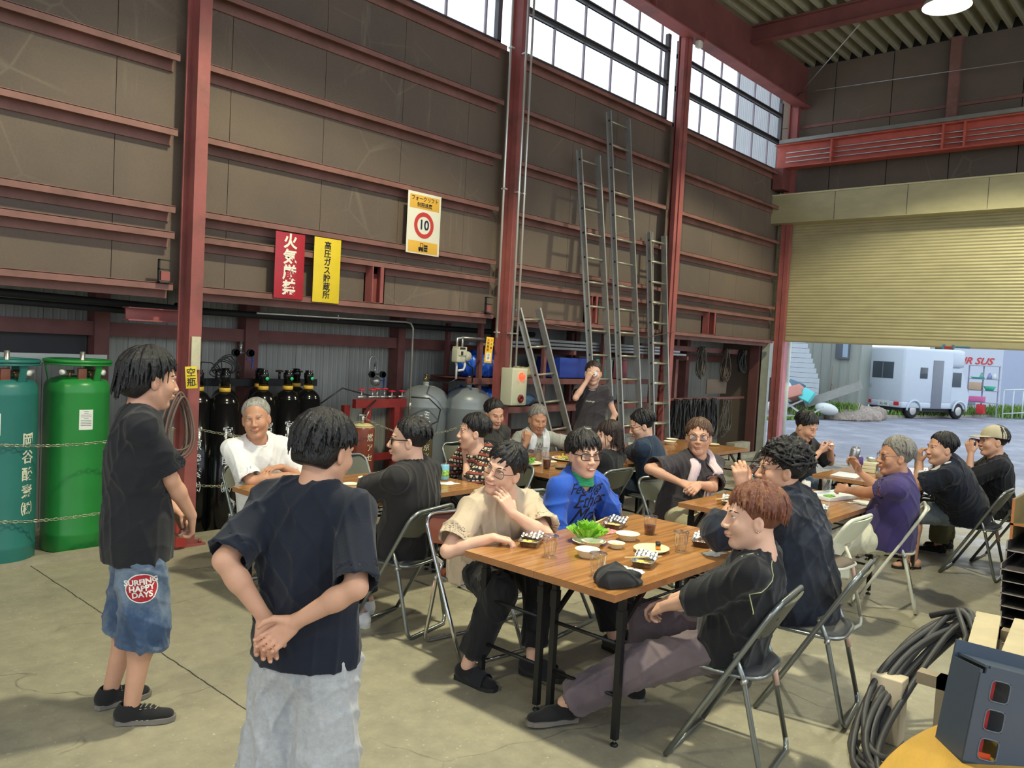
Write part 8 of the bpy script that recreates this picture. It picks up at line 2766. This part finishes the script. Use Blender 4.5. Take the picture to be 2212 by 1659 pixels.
o = tag(MB().lathe([(0, 0), (0.12, 0), (0.2, 0.16), (0.18, 0.16), (0, 0.02)], n=20).build('basin', mat('basin_green', srgb(60, 176, 140), 0.5, vary=0)), 'green basin on the outdoor shelf', 'basin', G_); o.location = (33.0, 6.62, 1.006)
o = tag(MB().lathe([(0, 0), (0.16, 0), (0.22, 0.06), (0, 0.06)], n=20).build('basin', mat('basin_teal', srgb(70, 190, 170), 0.5, vary=0)), 'teal dish on the upper outdoor shelf', 'basin', G_); o.location = (33.0, 7.05, 1.426)
o = tag(MB().rbox(-0.15, 0.15, -0.2, 0.2, 0, 0.28, 0.02).build('carton', mat('carton_tan', srgb(198, 168, 140), 0.6, vary=0.05)), 'tan carton on the outdoor shelf', 'box', G_); o.location = (33.0, 7.07, 1.006)
o = tag(MB().rbox(-0.15, 0.15, -0.25, 0.25, 0, 0.2, 0.02).build('plastic_crate', mat('crate_pink', srgb(214, 110, 160), 0.5, vary=0.05)), 'pink crate on the outdoor shelf', 'crate', G_); o.location = (33.0, 7.0, 0.58)
o = tag(MB().rbox(-0.15, 0.15, -0.13, 0.13, 0, 0.34, 0.02).build('fuel_can', mat('fuel_red', srgb(206, 54, 60), 0.5, vary=0.1)), 'red fuel can under the outdoor shelf', 'fuel can', G_); o.location = (33.0, 6.85, 0.15)
for k, y in enumerate((6.5, 6.9, 6.65)):
    o = tag(MB().lathe([(0, 0), (0.1, 0), (0.06, 0.14), (0.03, 0.22), (0, 0.22)], n=14).build('bottle', mat('bottle_%d' % k, [srgb(214, 220, 220), srgb(120, 170, 160), srgb(140, 150, 190)][k], 0.4, vary=0)), ['white jug', 'sea-green flask', 'lilac flask'][k] + ' on the top outdoor shelf', 'bottle', G_); o.location = (33.0, y, 1.426)
t = thing('white_railing', 'white pipe railing at the far side of the yard', 'railing', (0, 0, 0))
r0, r1 = Vector((33.5, 6.25, 0)), Vector((37.5, 3.3, 0.35))
MB().tube([r0 + Vector((0, 0, 1.05)), r1 + Vector((0, 0, 1.05))], 0.03, 8).tube([r0 + Vector((0, 0, 0.2)), r1 + Vector((0, 0, 0.2))], 0.02, 8).build('rail', mat('railing_white', srgb(206, 214, 214), 0.4, vary=0), t)
for k in range(13):
    p = r0.lerp(r1, k / 12)
    MB().tube([p, p + Vector((0, 0, 1.05))], 0.02, 6).build('baluster', MATS['railing_white'], t)
struct('yard_bank', MB().box(41, 60, -20, 6, 0, 1.2), mat('bank_white_wall', srgb(186, 192, 200), 0.6, vary=0.05))
struct('far_house', MB().box(44, 46, 9.8, 11.6, 0, 3.2), mat('far_house_wall', srgb(180, 182, 186), 0.6, vary=0.1))
# ------------------------------------------------------------------ steel, hose and clutter near the camera
M_hb = mat('mill_steel_dark', srgb(74, 70, 68), 0.5, 0.3, vary=0.2, scale=10)
M_hbe = mat('sawn_steel_edge', srgb(182, 172, 164), 0.4, 0.5, vary=0.1)
ax = Vector((0.995, 0.09, 0))
def hbeam(p, w, h, L, lab, t=0.006, edge=M_hbe, body=M_hb):
    """H section lying along +X with its sawn end towards us"""
    b = MB()
    x, y, z = p
    for m_, x0, x1 in ((edge, x - 0.002, x), (body, x, x + L)):
        b.use(m_)
        b.box(x0, x1, y - w / 2, y - w / 2 + t, z, z + h)
        b.box(x0, x1, y + w / 2 - t, y + w / 2, z, z + h)
        b.box(x0, x1, y - w / 2, y + w / 2, z + h / 2 - t / 2, z + h / 2 + t / 2)
    return tag(b.build('steel_beam', None), lab, 'steel beam', 'stack of steel beams')
ordn = ['lowest', 'second lowest', 'third', 'fourth', 'fifth', 'sixth', 'seventh']
for k in range(7):
    hbeam((5.45 + 0.012 * ((k * 7) % 3), 0.86 + 0.004 * k, 0.09 + 0.072 * k), 0.155, 0.07, 3.2, ordn[k] + ' sawn-ended dark steel beam in the stack, counting from the floor')
for k in range(7):
    hbeam((5.50, 0.69 + 0.004 * k, 0.09 + 0.072 * k), 0.155, 0.07, 3.1, ordn[k] + ' beam of the inner row in the steel stack')
hbeam((5.55, 0.86, 0.60), 0.2, 0.11, 3.0, 'wide dark steel beam on top of the small beam stack', 0.008)
b = MB()
M_or = mat('rust_orange_steel', srgb(178, 112, 66), 0.55, vary=0.15)
M_ol = mat('rust_olive_steel', srgb(112, 98, 62), 0.55, vary=0.2)
for m_, x0, x1 in ((M_or, 5.60, 5.602), (M_ol, 5.602, 8.6)):
    b.use(m_).box(x0, x1, 0.94, 0.955, 0.715, 0.96).box(x0, x1, 0.60, 0.615, 0.715, 0.96).box(x0, x1, 0.60, 0.955, 0.80, 0.812)
tag(b.build('steel_beam'), 'largest rust-orange steel beam lying on top of the stack', 'steel beam', 'stack of steel beams')
for k, x in enumerate((5.7, 8.0)):
    tag(MB().box(x, x + 0.09, 0.4, 1.0, 0.0, 0.088).build('timber_bearer', mat('timber_grey', srgb(140, 128, 108), 0.8, vary=0.15)), ['front timber bearer under the steel stack', 'rear timber bearer under the steel stack'][k], 'timber', 'bearers under the steel stack')
# hose coil leaning against the timber
b = MB()
rs = random.Random(12)
c0 = Vector((3.90, 0.92, 0.26))
u = Vector((0.42, -0.05, 0.28)).normalized()
v = Vector((0.2, 0.95, -0.1)); v = (v - u * v.dot(u)).normalized()
w = u.cross(v)
for k in range(13):
    A, Bq = 0.50 + rs.uniform(-0.07, 0.04), 0.10 + 0.016 * (k % 7) + rs.uniform(0, 0.02)
    off_ = w * (rs.uniform(-0.06, 0.06)) + u * rs.uniform(-0.03, 0.03) + v * rs.uniform(-0.05, 0.05)
    pts = []
    for i in range(40):
        a = 2 * PI * i / 40
        q = c0 + off_ + u * A * math.cos(a) + v * Bq * math.sin(a) * (1.25 - 0.25 * math.cos(a)) + w * 0.02 * math.sin(3 * a + k)
        if q.z < 0.016: q.z = 0.016
        pts.append(q)
    b.tube(pts, 0.0145, 8, closed=True)
b.tube([c0 + u * 0.42 + v * 0.14 + w * 0.05, c0 + u * 0.46 + v * 0.02 + w * 0.08, c0 + u * 0.3 - v * 0.08 + w * 0.09, c0 + v * -0.1 + w * 0.08], 0.014, 8)
tag(b.build('hose_coil', mat('hose_charcoal', srgb(66, 66, 68), 0.5, vary=0.08)), 'thick charcoal hose coiled loosely on the floor below the steel stack', 'hose')
tag(MB().rbox(3.85, 3.95, 1.02, 1.16, 0.0, 0.3, 0.006).build('timber_block', mat('timber_light', srgb(206, 192, 166), 0.75, vary=0.1)), 'pale wooden block standing under the coiled hose', 'block')
for k, (a, b_, w_, h_) in enumerate((((3.2, 0.62, 0.58), (4.35, 0.80, 0.55), 0.10, 0.035), ((3.1, 0.50, 0.60), (4.3, 0.62, 0.57), 0.13, 0.04), ((3.35, 0.36, 0.60), (4.6, 0.40, 0.56), 0.2, 0.05))):
    tag(MB().bar(a, b_, w_, h_).build('timber_plank', mat('timber_plank_mat', srgb(186, 172, 140), 0.75, vary=0.12)), ['narrow wooden plank nearest the coiled hose', 'wooden plank in the middle of the three by the hose', 'widest wooden plank beside the dark crate'][k], 'plank', 'planks by the hose')
t = thing('work_trestle', 'low timber trestle carrying the planks by the hose', 'trestle', (0, 0, 0))
for x in (3.35, 4.2):
    for y in (0.40, 0.72):
        MB().box(x, x + 0.06, y, y + 0.05, 0, 0.545).build('leg', MATS['timber_grey'], t)
    MB().box(x, x + 0.06, 0.34, 0.84, 0.5, 0.545).build('crossbar', MATS['timber_grey'], t)
# round yellow table top (large cable reel)
t = thing('cable_reel', 'big round yellow wooden cable reel used as a table', 'cable reel', (2.009, -0.468, 0))
M_reel = mat('reel_yellow', srgb(206, 162, 70), 0.55, vary=0.14, scale=3, second=srgb(178, 138, 62), sec=(0.5, 0.7), stretch=(1, 4, 1), bump=0.1)
MB().lathe([(0, 0.74), (1.012, 0.74), (1.022, 0.75), (1.022, 0.79), (1.015, 0.8), (0, 0.8)], n=96).build('top_flange', M_reel, t)
MB().lathe([(0, 0.0), (1.0, 0.0), (1.0, 0.06), (0, 0.06)], n=64).build('bottom_flange', M_reel, t)
MB().lathe([(0.45, 0.06), (0.45, 0.74)], n=48).build('drum', mat('reel_drum', srgb(150, 120, 70), 0.7, vary=0.15), t)
# purple and white folding rule clamp on a square
t = thing('angle_square', 'white metal straightedge with a purple hinge plate lying over the planks', 'tool', (0, 0, 0))
p0, p1 = Vector((2.36, 0.475, 0.815)), Vector((3.3, 0.66, 0.61))
MB().bar(p0, p1, 0.035, 0.012).build('blade', mat('blade_white', srgb(214, 214, 208), 0.3, 0.3, vary=0.05), t)
q = p0.lerp(p1, 0.22)
MB().bar(p0.lerp(p1, 0.06) + Vector((0.0, -0.02, 0.008)), p0.lerp(p1, 0.34) + Vector((0, -0.02, 0.008)), 0.075, 0.006).build('purple_plate', mat('plate_purple', srgb(126, 92, 196), 0.4, vary=0.04), t)
MB().bar(p0.lerp(p1, 0.14) + Vector((0, 0, 0.016)), p0.lerp(p1, 0.28) + Vector((0, 0, 0.016)), 0.045, 0.006).build('latch', M_pipe, t)
for f in (0.1, 0.16, 0.26, 0.32):
    MB().lathe([(0, 0), (0.009, 0), (0.008, 0.006), (0, 0.008)], p0.lerp(p1, f) + Vector((0, -0.02, 0.014)), 12).build('rivet', M_pipe, t)
# slate-grey crate with square holes standing on the reel
t = thing('slotted_crate', 'slate-grey plastic holder with rounded square holes showing red, on the yellow reel', 'holder', (0, 0, 0))
fw = Vector((_f.x, _f.y, 0)).normalized()
rt = Vector((fw.y, -fw.x, 0))
base = Vector((2.098, 0.414, 0.802))
up_ = (Vector((0, 0, 1)) + rt * 0.20 + fw * 0.12).normalized()
R3 = rt.copy(); R3 = (R3 - up_ * R3.dot(up_)).normalized()
Nn = R3.cross(up_)
MC = Matrix(((R3.x, up_.x, Nn.x, base.x), (R3.y, up_.y, Nn.y, base.y), (R3.z, up_.z, Nn.z, base.z), (0, 0, 0, 1)))
M_sl = mat('plastic_slate', srgb(62, 74, 90), 0.45, vary=0.04)
M_rd = mat('plastic_red', srgb(168, 22, 34), 0.45, vary=0.1)
# front wall with real holes (strips between them)
b = MB().use(M_sl)
hz = [0.018 + 0.068 * k for k in range(3)]
def sbox(x0, x1, y0, y1, z0=-0.006, z1=0.0): b.box(x0, x1, y0, y1, z0, z1, MC)
H = 0.232
sbox(0.0, 0.03, 0.0, H - 0.02); sbox(0.075, 0.22, 0.0, H)
prev = 0.0
for y in hz:
    sbox(0.03, 0.075, prev, y)
    prev = y + 0.048
sbox(0.03, 0.075, prev, H)
sbox(0.012, 0.03, H - 0.02, H - 0.006)
sbox(0.02, 0.03, H - 0.006, H)
for z0 in (0.0,):
    b.box(0, 0.006, 0, H - 0.012, -0.12, -0.004, MC).box(0.01, 0.22, H - 0.006, H, -0.12, -0.004, MC).box(0.0, 0.22, 0.0, H + 0.03, -0.126, -0.12, MC)
b.box(0, 0.22, 0.0, 0.006, -0.12, 0, MC)
b.build('shell', None, t)
b = MB().use(M_rd).box(0.012, 0.052, 0.008, H - 0.03, -0.03, -0.02, MC)
b.build('red_insert', None, t)
MB().use(mat('plastic_orange', srgb(222, 84, 36), 0.45, vary=0.1)).box(0.012, 0.07, 0.006, 0.03, -0.02, -0.014, MC).build('orange_insert', None, t)
for y in hz:
    rr = MB().use(mat('slate_rim', srgb(84, 96, 110), 0.4, vary=0))
    pts = [MC @ Vector((0.0525 + 0.023 * math.copysign(abs(math.cos(a)) ** 0.4, math.cos(a)), y + 0.024 + 0.0245 * math.copysign(abs(math.sin(a)) ** 0.4, math.sin(a)), 0.0)) for a in [2 * PI * k / 24 for k in range(24)]]
    rr.tube(pts, 0.0018, 5, closed=True).build('hole_rim', None, t)
